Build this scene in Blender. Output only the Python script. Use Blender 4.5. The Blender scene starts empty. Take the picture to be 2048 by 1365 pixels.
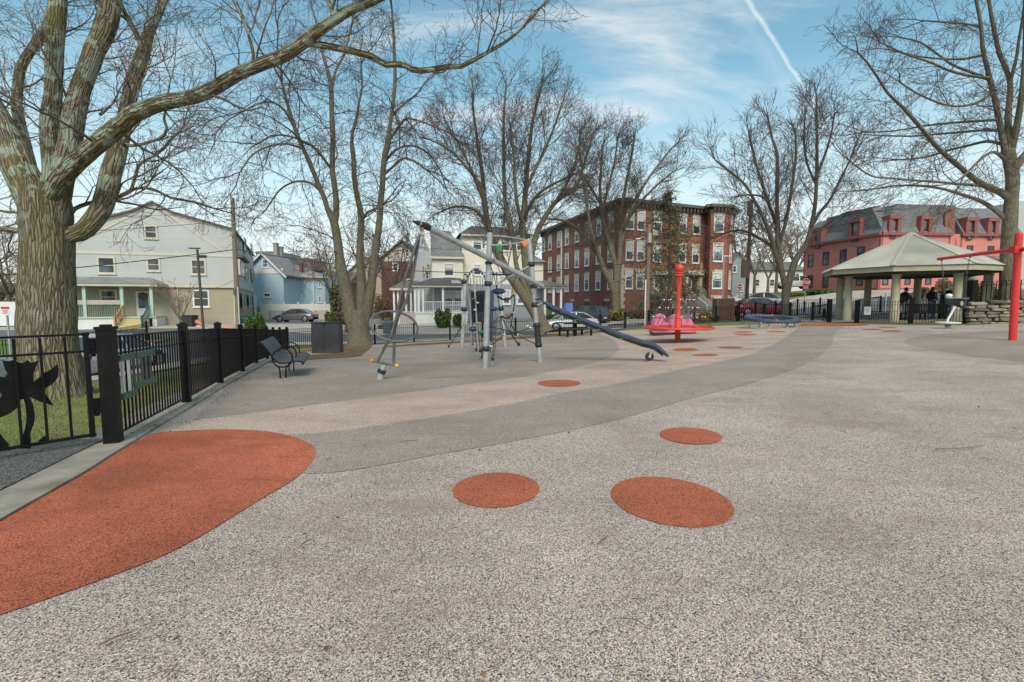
import bpy, bmesh, math, random
import numpy as np
from mathutils import Vector, Matrix
R = math.radians
random.seed(7)
rs = np.random.RandomState(11)
C = bpy.context.scene.collection
SC = bpy.context.scene

# ------------------------------------------------------------------ camera
CAM = Vector((0.0, 0.0, 1.5))
FPX = 950.0                      # focal length in pixels of the 2048 wide photograph
PITCH = math.atan((682.5 - 605.0) / FPX)
cd = bpy.data.cameras.new('camera')
cam = bpy.data.objects.new('camera', cd); C.objects.link(cam)
cd.sensor_width = 36.0; cd.lens = 36.0 * FPX / 2048.0
cd.clip_start = 0.05; cd.clip_end = 5000.0
cam.location = CAM; cam.rotation_euler = (R(90) - PITCH, 0, 0)
SC.camera = cam

# ------------------------------------------------------------------ world and sun
SUN_EL, SUN_AZ = R(42), R(178)   # azimuth measured from +Y clockwise: behind the camera, to the right
w = bpy.data.worlds.new('World'); SC.world = w; w.use_nodes = True
nt = w.node_tree; N = nt.nodes; L = nt.links
for n in list(N): N.remove(n)
def nd(t, **kw):
    n = N.new(t)
    for k, v in kw.items(): setattr(n, k, v)
    return n
def mth(op, a, b=None, c=None, clamp=False):
    n = N.new('ShaderNodeMath'); n.operation = op; n.use_clamp = clamp
    for i, v in enumerate((a, b, c)):
        if v is None: continue
        if isinstance(v, (int, float)): n.inputs[i].default_value = v
        else: L.new(v, n.inputs[i])
    return n.outputs[0]
def build_world():
    sky = nd('ShaderNodeTexSky', sky_type='NISHITA', sun_disc=False)
    sky.sun_elevation = SUN_EL; sky.sun_rotation = SUN_AZ
    sky.air_density = 1.0; sky.dust_density = 0.6; sky.ozone_density = 2.5
    geo = nd('ShaderNodeTexCoord'); sep = nd('ShaderNodeSeparateXYZ'); L.new(geo.outputs['Generated'], sep.inputs[0])
    z = mth('MAXIMUM', sep.outputs[2], 0.02)
    zz = mth('ADD', z, 0.12)
    px = mth('DIVIDE', sep.outputs[0], zz); py = mth('DIVIDE', sep.outputs[1], zz)
    cmb = nd('ShaderNodeCombineXYZ'); L.new(px, cmb.inputs[0]); L.new(py, cmb.inputs[1])
    mp = nd('ShaderNodeMapping'); L.new(cmb.outputs[0], mp.inputs[0]); mp.inputs['Rotation'].default_value = (0, 0, R(-24)); mp.inputs['Scale'].default_value = (0.5, 1.9, 1); mp.inputs['Location'].default_value = (0.3, 1.7, 0)
    n1 = nd('ShaderNodeTexNoise'); n1.inputs['Scale'].default_value = 0.95; n1.inputs['Detail'].default_value = 9; n1.inputs['Roughness'].default_value = 0.60; n1.inputs['Distortion'].default_value = 0.9
    L.new(mp.outputs[0], n1.inputs['Vector'])
    mr = nd('ShaderNodeMapRange'); mr.interpolation_type = 'SMOOTHSTEP'; L.new(n1.outputs[0], mr.inputs[0])
    mr.inputs[1].default_value = 0.45; mr.inputs[2].default_value = 0.70; mr.inputs[3].default_value = 0.04; mr.inputs[4].default_value = 0.72
    # more cloud towards the horizon
    hz = nd('ShaderNodeMapRange'); hz.interpolation_type = 'SMOOTHSTEP'; L.new(sep.outputs[2], hz.inputs[0])
    hz.inputs[1].default_value = 0.46; hz.inputs[2].default_value = 0.03; hz.inputs[3].default_value = 0.0; hz.inputs[4].default_value = 1.02
    cl = mth('MAXIMUM', mr.outputs[0], hz.outputs[0])
    cl = mth('ADD', mth('MULTIPLY', mr.outputs[0], 0.30), mth('MULTIPLY', cl, 0.84), clamp=True)
    # contrail: a thin wavering line across the cloud plane, fraying to one side
    def dirpt(x, y):
        u, v = (x - 1024) / FPX, (682.5 - y) / FPX
        d = Vector((u, math.cos(PITCH) + v * math.sin(PITCH), -math.sin(PITCH) + v * math.cos(PITCH))).normalized()
        zq = d.z + 0.12
        return d.x / zq, d.y / zq
    a = dirpt(1490, -20); b = dirpt(1625, 215)
    dx, dy = b[0] - a[0], b[1] - a[1]; ln = math.hypot(dx, dy); dx /= ln; dy /= ln
    t = mth('ADD', mth('MULTIPLY', mth('SUBTRACT', px, a[0]), dx), mth('MULTIPLY', mth('SUBTRACT', py, a[1]), dy))
    s = mth('ADD', mth('MULTIPLY', mth('SUBTRACT', px, a[0]), -dy), mth('MULTIPLY', mth('SUBTRACT', py, a[1]), dx))
    n2 = nd('ShaderNodeTexNoise'); n2.inputs['Scale'].default_value = 7; n2.inputs['Detail'].default_value = 6; L.new(cmb.outputs[0], n2.inputs['Vector'])
    n3 = nd('ShaderNodeTexNoise'); n3.inputs['Scale'].default_value = 1.3; n3.inputs['Detail'].default_value = 2; L.new(cmb.outputs[0], n3.inputs['Vector'])
    s2 = mth('ADD', s, mth('MULTIPLY', mth('SUBTRACT', n2.outputs[0], 0.5), 0.022))
    s2 = mth('ADD', s2, mth('MULTIPLY', mth('SUBTRACT', n3.outputs[0], 0.5), 0.07))
    core = mth('SUBTRACT', 1.0, mth('DIVIDE', mth('ABSOLUTE', s2), 0.010), clamp=True)
    fr = mth('SUBTRACT', 1.0, mth('DIVIDE', mth('ABSOLUTE', mth('SUBTRACT', s2, 0.035)), 0.05), clamp=True)
    fray = mth('MULTIPLY', fr, mth('MULTIPLY', n2.outputs[0], 0.55))
    con = mth('MAXIMUM', mth('MULTIPLY', core, 1.0), mth('MULTIPLY', fray, 0.9))
    ends = mth('MULTIPLY', mth('GREATER_THAN', t, -0.4), mth('SUBTRACT', 1.0, mth('DIVIDE', mth('SUBTRACT', t, ln * 1.15), 0.8), clamp=True))
    con = mth('MULTIPLY', mth('MULTIPLY', con, ends), 0.45)
    mix = nd('ShaderNodeMix', data_type='RGBA'); L.new(cl, mix.inputs['Factor'])
    ssc = nd('ShaderNodeMix', data_type='RGBA', blend_type='MULTIPLY'); ssc.inputs['Factor'].default_value = 1.0
    L.new(sky.outputs[0], ssc.inputs['A']); ssc.inputs['B'].default_value = SKY_TINT
    L.new(ssc.outputs['Result'], mix.inputs['A']); mix.inputs['B'].default_value = CLOUD_COL
    mc = nd('ShaderNodeMix', data_type='RGBA'); L.new(con, mc.inputs['Factor']); L.new(mix.outputs['Result'], mc.inputs['A']); mc.inputs['B'].default_value = (6.6, 6.9, 6.8, 1)
    bg = nd('ShaderNodeBackground'); L.new(mc.outputs['Result'], bg.inputs[0]); bg.inputs[1].default_value = SKY_STR
    out = nd('ShaderNodeOutputWorld'); L.new(bg.outputs[0], out.inputs[0])
SKY_STR = 0.115
SKY_TINT = (0.95, 1.30, 1.04, 1)
CLOUD_COL = (5.1, 5.3, 5.3, 1)
build_world()
sl = bpy.data.lights.new('sun', 'SUN'); sl.energy = 2.0; sl.angle = R(28); sl.color = (1.0, 0.85, 0.72)
sun = bpy.data.objects.new('sun', sl); C.objects.link(sun)
sd = Vector((math.sin(SUN_AZ) * math.cos(SUN_EL), math.cos(SUN_AZ) * math.cos(SUN_EL), math.sin(SUN_EL)))
sun.rotation_euler = sd.to_track_quat('Z', 'Y').to_euler(); sun.location = (0, -10, 30)
SC.view_settings.view_transform = 'Standard'; SC.view_settings.look = 'None'
SC.view_settings.exposure = 0.60; SC.view_settings.gamma = 1.0; SC.view_settings.use_curve_mapping = False
SC.cycles.max_bounces = 6; SC.cycles.diffuse_bounces = 3; SC.cycles.glossy_bounces = 2; SC.cycles.transparent_max_bounces = 8

# ------------------------------------------------------------------ photo pixel -> world helpers
def ray(px, py):
    u, v = (px - 1024) / FPX, (682.5 - py) / FPX
    return Vector((u, math.cos(PITCH) + v * math.sin(PITCH), -math.sin(PITCH) + v * math.cos(PITCH)))
def W(px, py, Y):
    d = ray(px, py); return CAM + d * (Y / d.y)
def X(px, Y): return (px - 1024) / FPX * Y        # good to a percent or so near the horizon
def Zp(py, Y): return W(1024, py, Y).z

# ------------------------------------------------------------------ terrain: thin-plate spline through surveyed points
CP = [W(*a) for a in [(228,890,4.95),(374,808,7.7),(441,769,10.3),(485,745,13),(513,728,15.8),(535,719,18.3),(575,700,27),
  (553,751,10.3),(650,708,17),(720,690,26.5),(750,689,30.8),(828,684,31.5),(900,680,32),(1031,671,33),(1250,657,36),(1297,652,37.5),
  (1474,643,36.5),(1600,641,33),(1713,646,28),(1820,648,25.5),(1932,647,24.5),(970,740,12),(1083,725,13.2),(760,768,10.2),(924,698,20.6),
  (1010,694,20.7),(1299,725,12.6),(1355,685,20),(2025,680,14),(1118,768,8.2),(110,782,8.5),(1545,655,26)]]
CP += [Vector(a) for a in [(0,0,0),(0,2.2,0),(0,4,0),(3,3,0),(6,4,0.03),(-3,2,0),(-6,0,0),(6,0,0),(0,-6,0),(-6,-6,0),(8,-6,0.1),(12,3,0.18),(-9,2,-0.1),
  (-15,14,-1.1),(-14.5,17,-1.15),(-16,21,-1.2),(-22,14,-1.1),(-12,10,-0.65),(-14,5,-0.9),(-20,2,-1.1),(-14,34,-1.28),(-5,36,-1.2),(3,39,-0.95),
  (-30,39,-0.55),(-23,39,-0.55),(-26,30,-1.0),(-40,30,-0.9),(-45,15,-1.0),(-6,44,-0.75),(2,45,-0.65),(12,54,0.1),(5,70,0.2),(22,57,0.4),(14,42,-0.15),
  (-24,54,-0.75),(-38,62,-0.75),(-34,80,-0.3),(-5,75,-0.2),(32,57,2.6),(45,55,2.9),(30,48,1.35),(24,40,0.62),(22,36,0.4),(40,45,2.2),(36,38,1.3),(35,30,0.7),(25,30,0.42),
  (30,18,0.7),(25,8,0.6),(18,62,0.7),(28,75,2.0),(60,60,3.2),(60,20,1.6),(0,95,0.2),(-60,60,-0.6)]]
def _phi(r2): return np.where(r2 > 1e-9, r2 * np.log(r2 + 1e-12) * 0.5, 0.0)
_P = np.array([[p.x, p.y] for p in CP]); _zv = np.array([p.z for p in CP]); _n = len(CP)
_K = _phi(((_P[:, None] - _P[None]) ** 2).sum(-1)) + np.eye(_n) * 18.0
_A = np.zeros((_n + 3, _n + 3)); _A[:_n, :_n] = _K; _A[:_n, _n] = 1; _A[:_n, _n+1:] = _P; _A[_n, :_n] = 1; _A[_n+1:, :_n] = _P.T
_sol = np.linalg.solve(_A, np.concatenate([_zv, [0, 0, 0]]))
def HN(xy):
    xy = np.asarray(xy, float).reshape(-1, 2)
    c = np.stack([np.clip(xy[:, 0], -70, 75), np.clip(xy[:, 1], -12, 100)], 1)
    r2 = ((c[:, None] - _P[None]) ** 2).sum(-1)
    return _phi(r2) @ _sol[:_n] + _sol[_n] + c @ _sol[_n+1:]
def H(x, y): return float(HN([[x, y]])[0])
def G(px, py):
    """ground point seen at a pixel"""
    d = ray(px, py); t0, t = 0.5, 0.5
    f = lambda s: (CAM.z + d.z * s) - H(d.x * s, d.y * s)
    while f(t) > 0 and t < 90: t0 = t; t *= 1.06
    a, b = t0, t
    for _ in range(26):
        m = (a + b) / 2
        if f(m) > 0: a = m
        else: b = m
    p = CAM + d * a; return Vector((p.x, p.y, H(p.x, p.y)))
def gat(px, Y):
    x = X(px, Y)
    for _ in range(3):                # small correction for the pitch of the view
        z = H(x, Y); q = Vector((x, Y, z)) - CAM
        dep = q.y * math.cos(PITCH) - q.z * math.sin(PITCH)
        x = (px - 1024) / FPX * dep
    return Vector((x, Y, H(x, Y)))

# ------------------------------------------------------------------ materials
MATS = {}
def _nodes(name):
    m = bpy.data.materials.new(name); m.use_nodes = True
    t = m.node_tree; b = t.nodes['Principled BSDF']
    return m, t, b
def mat(name, col, rough=0.7, var=0.15, scale=3.0, bump=0.0, bscale=40.0, metal=0.0, tint=None, tfac=0.35, stretch=None, coat=0.0, spec=None):
    """plain weathered surface: two scales of noise vary colour and roughness, optional second tint in blotches"""
    if name in MATS: return MATS[name]
    m, t, b = _nodes(name); n, l = t.nodes, t.links
    tc = n.new('ShaderNodeTexCoord'); mp = n.new('ShaderNodeMapping'); l.new(tc.outputs['Object'], mp.inputs[0])
    if stretch: mp.inputs['Scale'].default_value = stretch
    n1 = n.new('ShaderNodeTexNoise'); n1.inputs['Scale'].default_value = scale; n1.inputs['Detail'].default_value = 6; n1.inputs['Roughness'].default_value = 0.65
    l.new(mp.outputs[0], n1.inputs['Vector'])
    mr = n.new('ShaderNodeMapRange'); l.new(n1.outputs[0], mr.inputs[0]); mr.inputs[1].default_value = 0.3; mr.inputs[2].default_value = 0.7
    mr.inputs[3].default_value = 1 - var; mr.inputs[4].default_value = 1 + var
    hv = n.new('ShaderNodeHueSaturation'); hv.inputs['Color'].default_value = (*col, 1); l.new(mr.outputs[0], hv.inputs['Value'])
    src = hv.outputs[0]
    if tint:
        n2 = n.new('ShaderNodeTexNoise'); n2.inputs['Scale'].default_value = scale * 0.6; n2.inputs['Detail'].default_value = 8; l.new(mp.outputs[0], n2.inputs['Vector'])
        m2 = n.new('ShaderNodeMapRange'); l.new(n2.outputs[0], m2.inputs[0]); m2.inputs[1].default_value = 0.5; m2.inputs[2].default_value = 0.68; m2.inputs[4].default_value = tfac
        mx = n.new('ShaderNodeMix'); mx.data_type = 'RGBA'; l.new(m2.outputs[0], mx.inputs['Factor']); l.new(src, mx.inputs['A']); mx.inputs['B'].default_value = (*tint, 1); src = mx.outputs['Result']
    l.new(src, b.inputs['Base Color']); b.inputs['Metallic'].default_value = metal
    mr2 = n.new('ShaderNodeMapRange'); l.new(n1.outputs[0], mr2.inputs[0]); mr2.inputs[3].default_value = max(0, rough - 0.12); mr2.inputs[4].default_value = min(1, rough + 0.12)
    l.new(mr2.outputs[0], b.inputs['Roughness'])
    if coat: b.inputs['Coat Weight'].default_value = coat
    if spec is not None: b.inputs['Specular IOR Level'].default_value = spec
    if bump:
        n3 = n.new('ShaderNodeTexNoise'); n3.inputs['Scale'].default_value = bscale; n3.inputs['Detail'].default_value = 4; l.new(mp.outputs[0], n3.inputs['Vector'])
        bp = n.new('ShaderNodeBump'); bp.inputs['Strength'].default_value = bump; bp.inputs['Distance'].default_value = 0.02; l.new(n3.outputs[0], bp.inputs['Height']); l.new(bp.outputs[0], b.inputs['Normal'])
    MATS[name] = m; return m

def ramp(n, stops):
    r = n.new('ShaderNodeValToRGB'); e = r.color_ramp.elements
    while len(e) > 1: e.remove(e[-1])
    e[0].position = stops[0][0]; e[0].color = (*stops[0][1], 1)
    for p, c in stops[1:]:
        q = e.new(p); q.color = (*c, 1)
    return r
def rubber(name, stops, dirt=(0.16, 0.11, 0.06), damt=0.35, gscale=180, wear=0.35):
    """poured rubber granules: every grain its own shade, brown dirt in drifts"""
    m, t, b = _nodes(name); n, l = t.nodes, t.links
    tc = n.new('ShaderNodeTexCoord')
    dn = n.new('ShaderNodeTexNoise'); dn.inputs['Scale'].default_value = 60; dn.inputs['Detail'].default_value = 2; l.new(tc.outputs['Object'], dn.inputs['Vector'])
    ad = n.new('ShaderNodeVectorMath'); ad.operation = 'MULTIPLY_ADD'; l.new(dn.outputs['Color'], ad.inputs[0]); ad.inputs[1].default_value = (0.012, 0.012, 0.0); l.new(tc.outputs['Object'], ad.inputs[2])
    v = n.new('ShaderNodeTexVoronoi'); v.inputs['Scale'].default_value = gscale; v.inputs['Randomness'].default_value = 1; l.new(ad.outputs[0], v.inputs['Vector'])
    sp = n.new('ShaderNodeSeparateXYZ'); l.new(v.outputs['Color'], sp.inputs[0])
    r = ramp(n, stops); r.color_ramp.interpolation = 'CONSTANT'; l.new(sp.outputs[0], r.inputs[0])
    # gaps between the grains are dark
    gap = n.new('ShaderNodeMapRange'); l.new(v.outputs['Distance'], gap.inputs[0]); gap.inputs[1].default_value = 0.45; gap.inputs[2].default_value = 0.95; gap.inputs[3].default_value = 1.0; gap.inputs[4].default_value = 0.40
    big = n.new('ShaderNodeTexNoise'); big.inputs['Scale'].default_value = 0.55; big.inputs['Detail'].default_value = 7; big.inputs['Roughness'].default_value = 0.62; l.new(tc.outputs['Object'], big.inputs['Vector'])
    bm = n.new('ShaderNodeMapRange'); l.new(big.outputs[0], bm.inputs[0]); bm.inputs[1].default_value = 0.3; bm.inputs[2].default_value = 0.7; bm.inputs[3].default_value = 1 - wear * 0.6; bm.inputs[4].default_value = 1 + wear * 0.55
    mu = n.new('ShaderNodeMath'); mu.operation = 'MULTIPLY'; l.new(gap.outputs[0], mu.inputs[0]); l.new(bm.outputs[0], mu.inputs[1])
    hv = n.new('ShaderNodeHueSaturation'); l.new(r.outputs[0], hv.inputs['Color']); l.new(mu.outputs[0], hv.inputs['Value'])
    mp = n.new('ShaderNodeMapping'); mp.inputs['Scale'].default_value = (0.5, 1.3, 1); mp.inputs['Rotation'].default_value = (0, 0, 0.35); l.new(tc.outputs['Object'], mp.inputs[0])
    d2 = n.new('ShaderNodeTexNoise'); d2.inputs['Scale'].default_value = 0.9; d2.inputs['Detail'].default_value = 10; d2.inputs['Roughness'].default_value = 0.74; l.new(mp.outputs[0], d2.inputs['Vector'])
    dm = n.new('ShaderNodeMapRange'); l.new(d2.outputs[0], dm.inputs[0]); dm.inputs[1].default_value = 0.49; dm.inputs[2].default_value = 0.65; dm.inputs[4].default_value = damt
    mx = n.new('ShaderNodeMix'); mx.data_type = 'RGBA'; l.new(dm.outputs[0], mx.inputs['Factor']); l.new(hv.outputs[0], mx.inputs['A']); mx.inputs['B'].default_value = (*dirt, 1)
    l.new(mx.outputs['Result'], b.inputs['Base Color']); b.inputs['Roughness'].default_value = 0.85; b.inputs['Specular IOR Level'].default_value = 0.3
    bp = n.new('ShaderNodeBump'); bp.inputs['Strength'].default_value = 0.6; bp.inputs['Distance'].default_value = 0.004; bp.invert = True
    l.new(v.outputs['Distance'], bp.inputs['Height']); l.new(bp.outputs[0], b.inputs['Normal'])
    MATS[name] = m; return m
def siding(name, col, pitch=0.12, var=0.06, depth=0.6):
    """lapped boards: the shadow under each course is painted in by lip, over bump; courses differ slightly"""
    m, t, b = _nodes(name); n, l = t.nodes, t.links
    tc = n.new('ShaderNodeNewGeometry'); sp = n.new('ShaderNodeSeparateXYZ'); l.new(tc.outputs['Position'], sp.inputs[0])
    dv = n.new('ShaderNodeMath'); dv.operation = 'DIVIDE'; l.new(sp.outputs[2], dv.inputs[0]); dv.inputs[1].default_value = pitch
    fr = n.new('ShaderNodeMath'); fr.operation = 'FRACT'; l.new(dv.outputs[0], fr.inputs[0])
    fl = n.new('ShaderNodeMath'); fl.operation = 'FLOOR'; l.new(dv.outputs[0], fl.inputs[0])
    wn = n.new('ShaderNodeTexWhiteNoise'); wn.noise_dimensions = '1D'; l.new(fl.outputs[0], wn.inputs['W'])
    ns = n.new('ShaderNodeTexNoise'); ns.inputs['Scale'].default_value = 0.5; ns.inputs['Detail'].default_value = 6; l.new(tc.outputs['Position'], ns.inputs['Vector'])
    a = n.new('ShaderNodeMath'); a.operation = 'MULTIPLY_ADD'; l.new(wn.outputs[0], a.inputs[0]); a.inputs[1].default_value = var; a.inputs[2].default_value = 1 - var * 1.4
    a2 = n.new('ShaderNodeMath'); a2.operation = 'MULTIPLY_ADD'; l.new(ns.outputs[0], a2.inputs[0]); a2.inputs[1].default_value = 0.22; l.new(a.outputs[0], a2.inputs[2])
    lip = n.new('ShaderNodeMapRange'); l.new(fr.outputs[0], lip.inputs[0]); lip.inputs[1].default_value = 0.0; lip.inputs[2].default_value = 0.13; lip.inputs[3].default_value = 0.62; lip.inputs[4].default_value = 1.0  # darkens the foot of each course as a painted lap shadow
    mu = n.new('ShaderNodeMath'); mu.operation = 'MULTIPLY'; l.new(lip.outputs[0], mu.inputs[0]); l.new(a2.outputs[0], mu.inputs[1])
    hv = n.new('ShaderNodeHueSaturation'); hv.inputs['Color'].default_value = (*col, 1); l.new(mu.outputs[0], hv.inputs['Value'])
    l.new(hv.outputs[0], b.inputs['Base Color']); b.inputs['Roughness'].default_value = 0.65
    bp = n.new('ShaderNodeBump'); bp.invert = True; bp.inputs['Strength'].default_value = depth; bp.inputs['Distance'].default_value = 0.015; l.new(fr.outputs[0], bp.inputs['Height']); l.new(bp.outputs[0], b.inputs['Normal'])
    MATS[name] = m; return m
def brick(name, col, mortar, rot=0.0):
    m, t, b = _nodes(name); n, l = t.nodes, t.links
    tc = n.new('ShaderNodeNewGeometry'); sp = n.new('ShaderNodeSeparateXYZ'); l.new(tc.outputs['Position'], sp.inputs[0])
    a = n.new('ShaderNodeMath'); a.operation = 'MULTIPLY_ADD'; l.new(sp.outputs[0], a.inputs[0]); a.inputs[1].default_value = 1.0; l.new(sp.outputs[1], a.inputs[2])
    cb = n.new('ShaderNodeCombineXYZ'); l.new(a.outputs[0], cb.inputs[0]); l.new(sp.outputs[2], cb.inputs[1])
    br = n.new('ShaderNodeTexBrick'); l.new(cb.outputs[0], br.inputs['Vector']); br.inputs['Scale'].default_value = 1.0
    br.inputs['Brick Width'].default_value = 0.23; br.inputs['Row Height'].default_value = 0.08; br.inputs['Mortar Size'].default_value = 0.008
    br.inputs['Color1'].default_value = (*col, 1); br.inputs['Color2'].default_value = (col[0]*0.62, col[1]*0.7, col[2]*0.75, 1); br.inputs['Mortar'].default_value = (*mortar, 1)
    ns = n.new('ShaderNodeTexNoise'); ns.inputs['Scale'].default_value = 0.35; ns.inputs['Detail'].default_value = 8; ns.inputs['Roughness'].default_value = 0.7; l.new(tc.outputs['Position'], ns.inputs['Vector'])
    mr = n.new('ShaderNodeMapRange'); l.new(ns.outputs[0], mr.inputs[0]); mr.inputs[1].default_value = 0.3; mr.inputs[2].default_value = 0.7; mr.inputs[3].default_value = 0.68; mr.inputs[4].default_value = 1.2
    hv = n.new('ShaderNodeHueSaturation'); l.new(br.outputs[0], hv.inputs['Color']); l.new(mr.outputs[0], hv.inputs['Value'])
    l.new(hv.outputs[0], b.inputs['Base Color']); b.inputs['Roughness'].default_value = 0.88
    MATS[name] = m; return m
def glass(name, col=(0.03, 0.035, 0.04), rough=0.08):
    m, t, b = _nodes(name); n, l = t.nodes, t.links
    g = n.new('ShaderNodeNewGeometry'); ns = n.new('ShaderNodeTexNoise'); ns.inputs['Scale'].default_value = 0.8; ns.inputs['Detail'].default_value = 2; l.new(g.outputs['Position'], ns.inputs['Vector'])
    r = ramp(n, [(0.35, col), (0.65, tuple(min(1, c * 2.6 + 0.03) for c in col))]); l.new(ns.outputs[0], r.inputs[0]); l.new(r.outputs[0], b.inputs['Base Color'])
    b.inputs['Roughness'].default_value = rough; b.inputs['Specular IOR Level'].default_value = 0.4
    bp = n.new('ShaderNodeBump'); bp.inputs['Strength'].default_value = 0.08; bp.inputs['Distance'].default_value = 0.05; l.new(ns.outputs[0], bp.inputs['Height']); l.new(bp.outputs[0], b.inputs['Normal'])
    MATS[name] = m; return m
def shingle(name, col, row=0.16):
    m, t, b = _nodes(name); n, l = t.nodes, t.links
    g = n.new('ShaderNodeNewGeometry'); sp = n.new('ShaderNodeSeparateXYZ'); l.new(g.outputs['Position'], sp.inputs[0])
    a = n.new('ShaderNodeMath'); a.operation = 'ADD'; l.new(sp.outputs[0], a.inputs[0]); l.new(sp.outputs[1], a.inputs[1])
    cb = n.new('ShaderNodeCombineXYZ'); l.new(a.outputs[0], cb.inputs[0]); l.new(sp.outputs[2], cb.inputs[1])
    br = n.new('ShaderNodeTexBrick'); l.new(cb.outputs[0], br.inputs['Vector']); br.inputs['Scale'].default_value = 1; br.inputs['Brick Width'].default_value = 0.35; br.inputs['Row Height'].default_value = row; br.inputs['Mortar Size'].default_value = 0.012
    br.inputs['Color1'].default_value = (*[c*1.15 for c in col], 1); br.inputs['Color2'].default_value = (*[c*0.85 for c in col], 1); br.inputs['Mortar'].default_value = (*[c*0.6 for c in col], 1)
    ns = n.new('ShaderNodeTexNoise'); ns.inputs['Scale'].default_value = 1.2; ns.inputs['Detail'].default_value = 8; l.new(g.outputs['Position'], ns.inputs['Vector'])
    mr = n.new('ShaderNodeMapRange'); l.new(ns.outputs[0], mr.inputs[0]); mr.inputs[3].default_value = 0.7; mr.inputs[4].default_value = 1.3
    hv = n.new('ShaderNodeHueSaturation'); l.new(br.outputs[0], hv.inputs['Color']); l.new(mr.outputs[0], hv.inputs['Value']); l.new(hv.outputs[0], b.inputs['Base Color']); b.inputs['Roughness'].default_value = 0.9
    MATS[name] = m; return m
def barkmat(name, ridge=(0.30, 0.265, 0.205), groove=(0.07, 0.058, 0.045), moss=(0.13, 0.14, 0.035), mossamt=0.5, lichen=(0.33, 0.38, 0.29), lamt=0.0, sc=1.0, bump=1.0):
    """furrowed bark: stretched noise ridges, moss drifts, pale lichen plates"""
    m, t, b = _nodes(name); n, l = t.nodes, t.links
    tc = n.new('ShaderNodeTexCoord')
    at = n.new('ShaderNodeAttribute'); at.attribute_name = 'barkuv'
    wv = n.new('ShaderNodeTexNoise'); wv.inputs['Scale'].default_value = 9 * sc; wv.inputs['Detail'].default_value = 3; l.new(tc.outputs['Object'], wv.inputs['Vector'])
    ma = n.new('ShaderNodeVectorMath'); ma.operation = 'MULTIPLY_ADD'; l.new(wv.outputs['Color'], ma.inputs[0]); ma.inputs[1].default_value = (0.045, 0.06, 0.0); l.new(at.outputs['Vector'], ma.inputs[2])
    mp = n.new('ShaderNodeMapping'); mp.inputs['Scale'].default_value = (17 * sc, 2.7 * sc, 1); l.new(ma.outputs[0], mp.inputs[0])
    v = n.new('ShaderNodeTexVoronoi'); v.feature = 'DISTANCE_TO_EDGE'; v.inputs['Scale'].default_value = 1.0; l.new(mp.outputs[0], v.inputs['Vector'])
    ns = n.new('ShaderNodeTexNoise'); ns.inputs['Scale'].default_value = 2.2; ns.inputs['Detail'].default_value = 8; ns.inputs['Roughness'].default_value = 0.7; l.new(mp.outputs[0], ns.inputs['Vector'])
    hh = n.new('ShaderNodeMapRange'); l.new(v.outputs['Distance'], hh.inputs[0]); hh.inputs[1].default_value = 0.0; hh.inputs[2].default_value = 0.26; 
    ad = n.new('ShaderNodeMath'); ad.operation = 'MULTIPLY_ADD'; l.new(ns.outputs[0], ad.inputs[0]); ad.inputs[1].default_value = 0.95; l.new(hh.outputs[0], ad.inputs[2])
    r = ramp(n, [(0.40, groove), (0.80, tuple((a + c) / 2 for a, c in zip(ridge, groove))), (1.0, ridge)]); r.color_ramp.elements[2].position = 1.0; l.new(ad.outputs[0], r.inputs[0])
    src = r.outputs[0]
    def blotch(src, col, sc_, lo, hi, amt, rough=0.7):
        q = n.new('ShaderNodeTexNoise'); q.inputs['Scale'].default_value = sc_; q.inputs['Detail'].default_value = 9; q.inputs['Roughness'].default_value = rough; l.new(tc.outputs['Object'], q.inputs['Vector'])
        mr = n.new('ShaderNodeMapRange'); l.new(q.outputs[0], mr.inputs[0]); mr.inputs[1].default_value = lo; mr.inputs[2].default_value = hi; mr.inputs[4].default_value = amt
        mx = n.new('ShaderNodeMix'); mx.data_type = 'RGBA'; l.new(mr.outputs[0], mx.inputs['Factor']); l.new(src, mx.inputs['A']); mx.inputs['B'].default_value = (*col, 1); return mx.outputs['Result']
    if mossamt: src = blotch(src, moss, 0.9, 0.45, 0.66, mossamt)
    if lamt:
        s0 = src; src = blotch(src, lichen, 4.5, 0.51, 0.54, lamt, 0.6)
        sx = n.new('ShaderNodeSeparateXYZ'); l.new(tc.outputs['Object'], sx.inputs[0]); zr = n.new('ShaderNodeMapRange'); l.new(sx.outputs[2], zr.inputs[0]); zr.inputs[1].default_value = 2.6; zr.inputs[2].default_value = 3.6; zr.inputs[3].default_value = 0.12
        mz = n.new('ShaderNodeMix'); mz.data_type = 'RGBA'; l.new(zr.outputs[0], mz.inputs['Factor']); l.new(s0, mz.inputs['A']); l.new(src, mz.inputs['B']); src = mz.outputs['Result']
    l.new(src, b.inputs['Base Color']); b.inputs['Roughness'].default_value = 0.9; b.inputs['Specular IOR Level'].default_value = 0.25
    bp = n.new('ShaderNodeBump'); bp.inputs['Strength'].default_value = bump; bp.inputs['Distance'].default_value = 0.03; l.new(ad.outputs[0], bp.inputs['Height']); l.new(bp.outputs[0], b.inputs['Normal'])
    MATS[name] = m; return m

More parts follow.
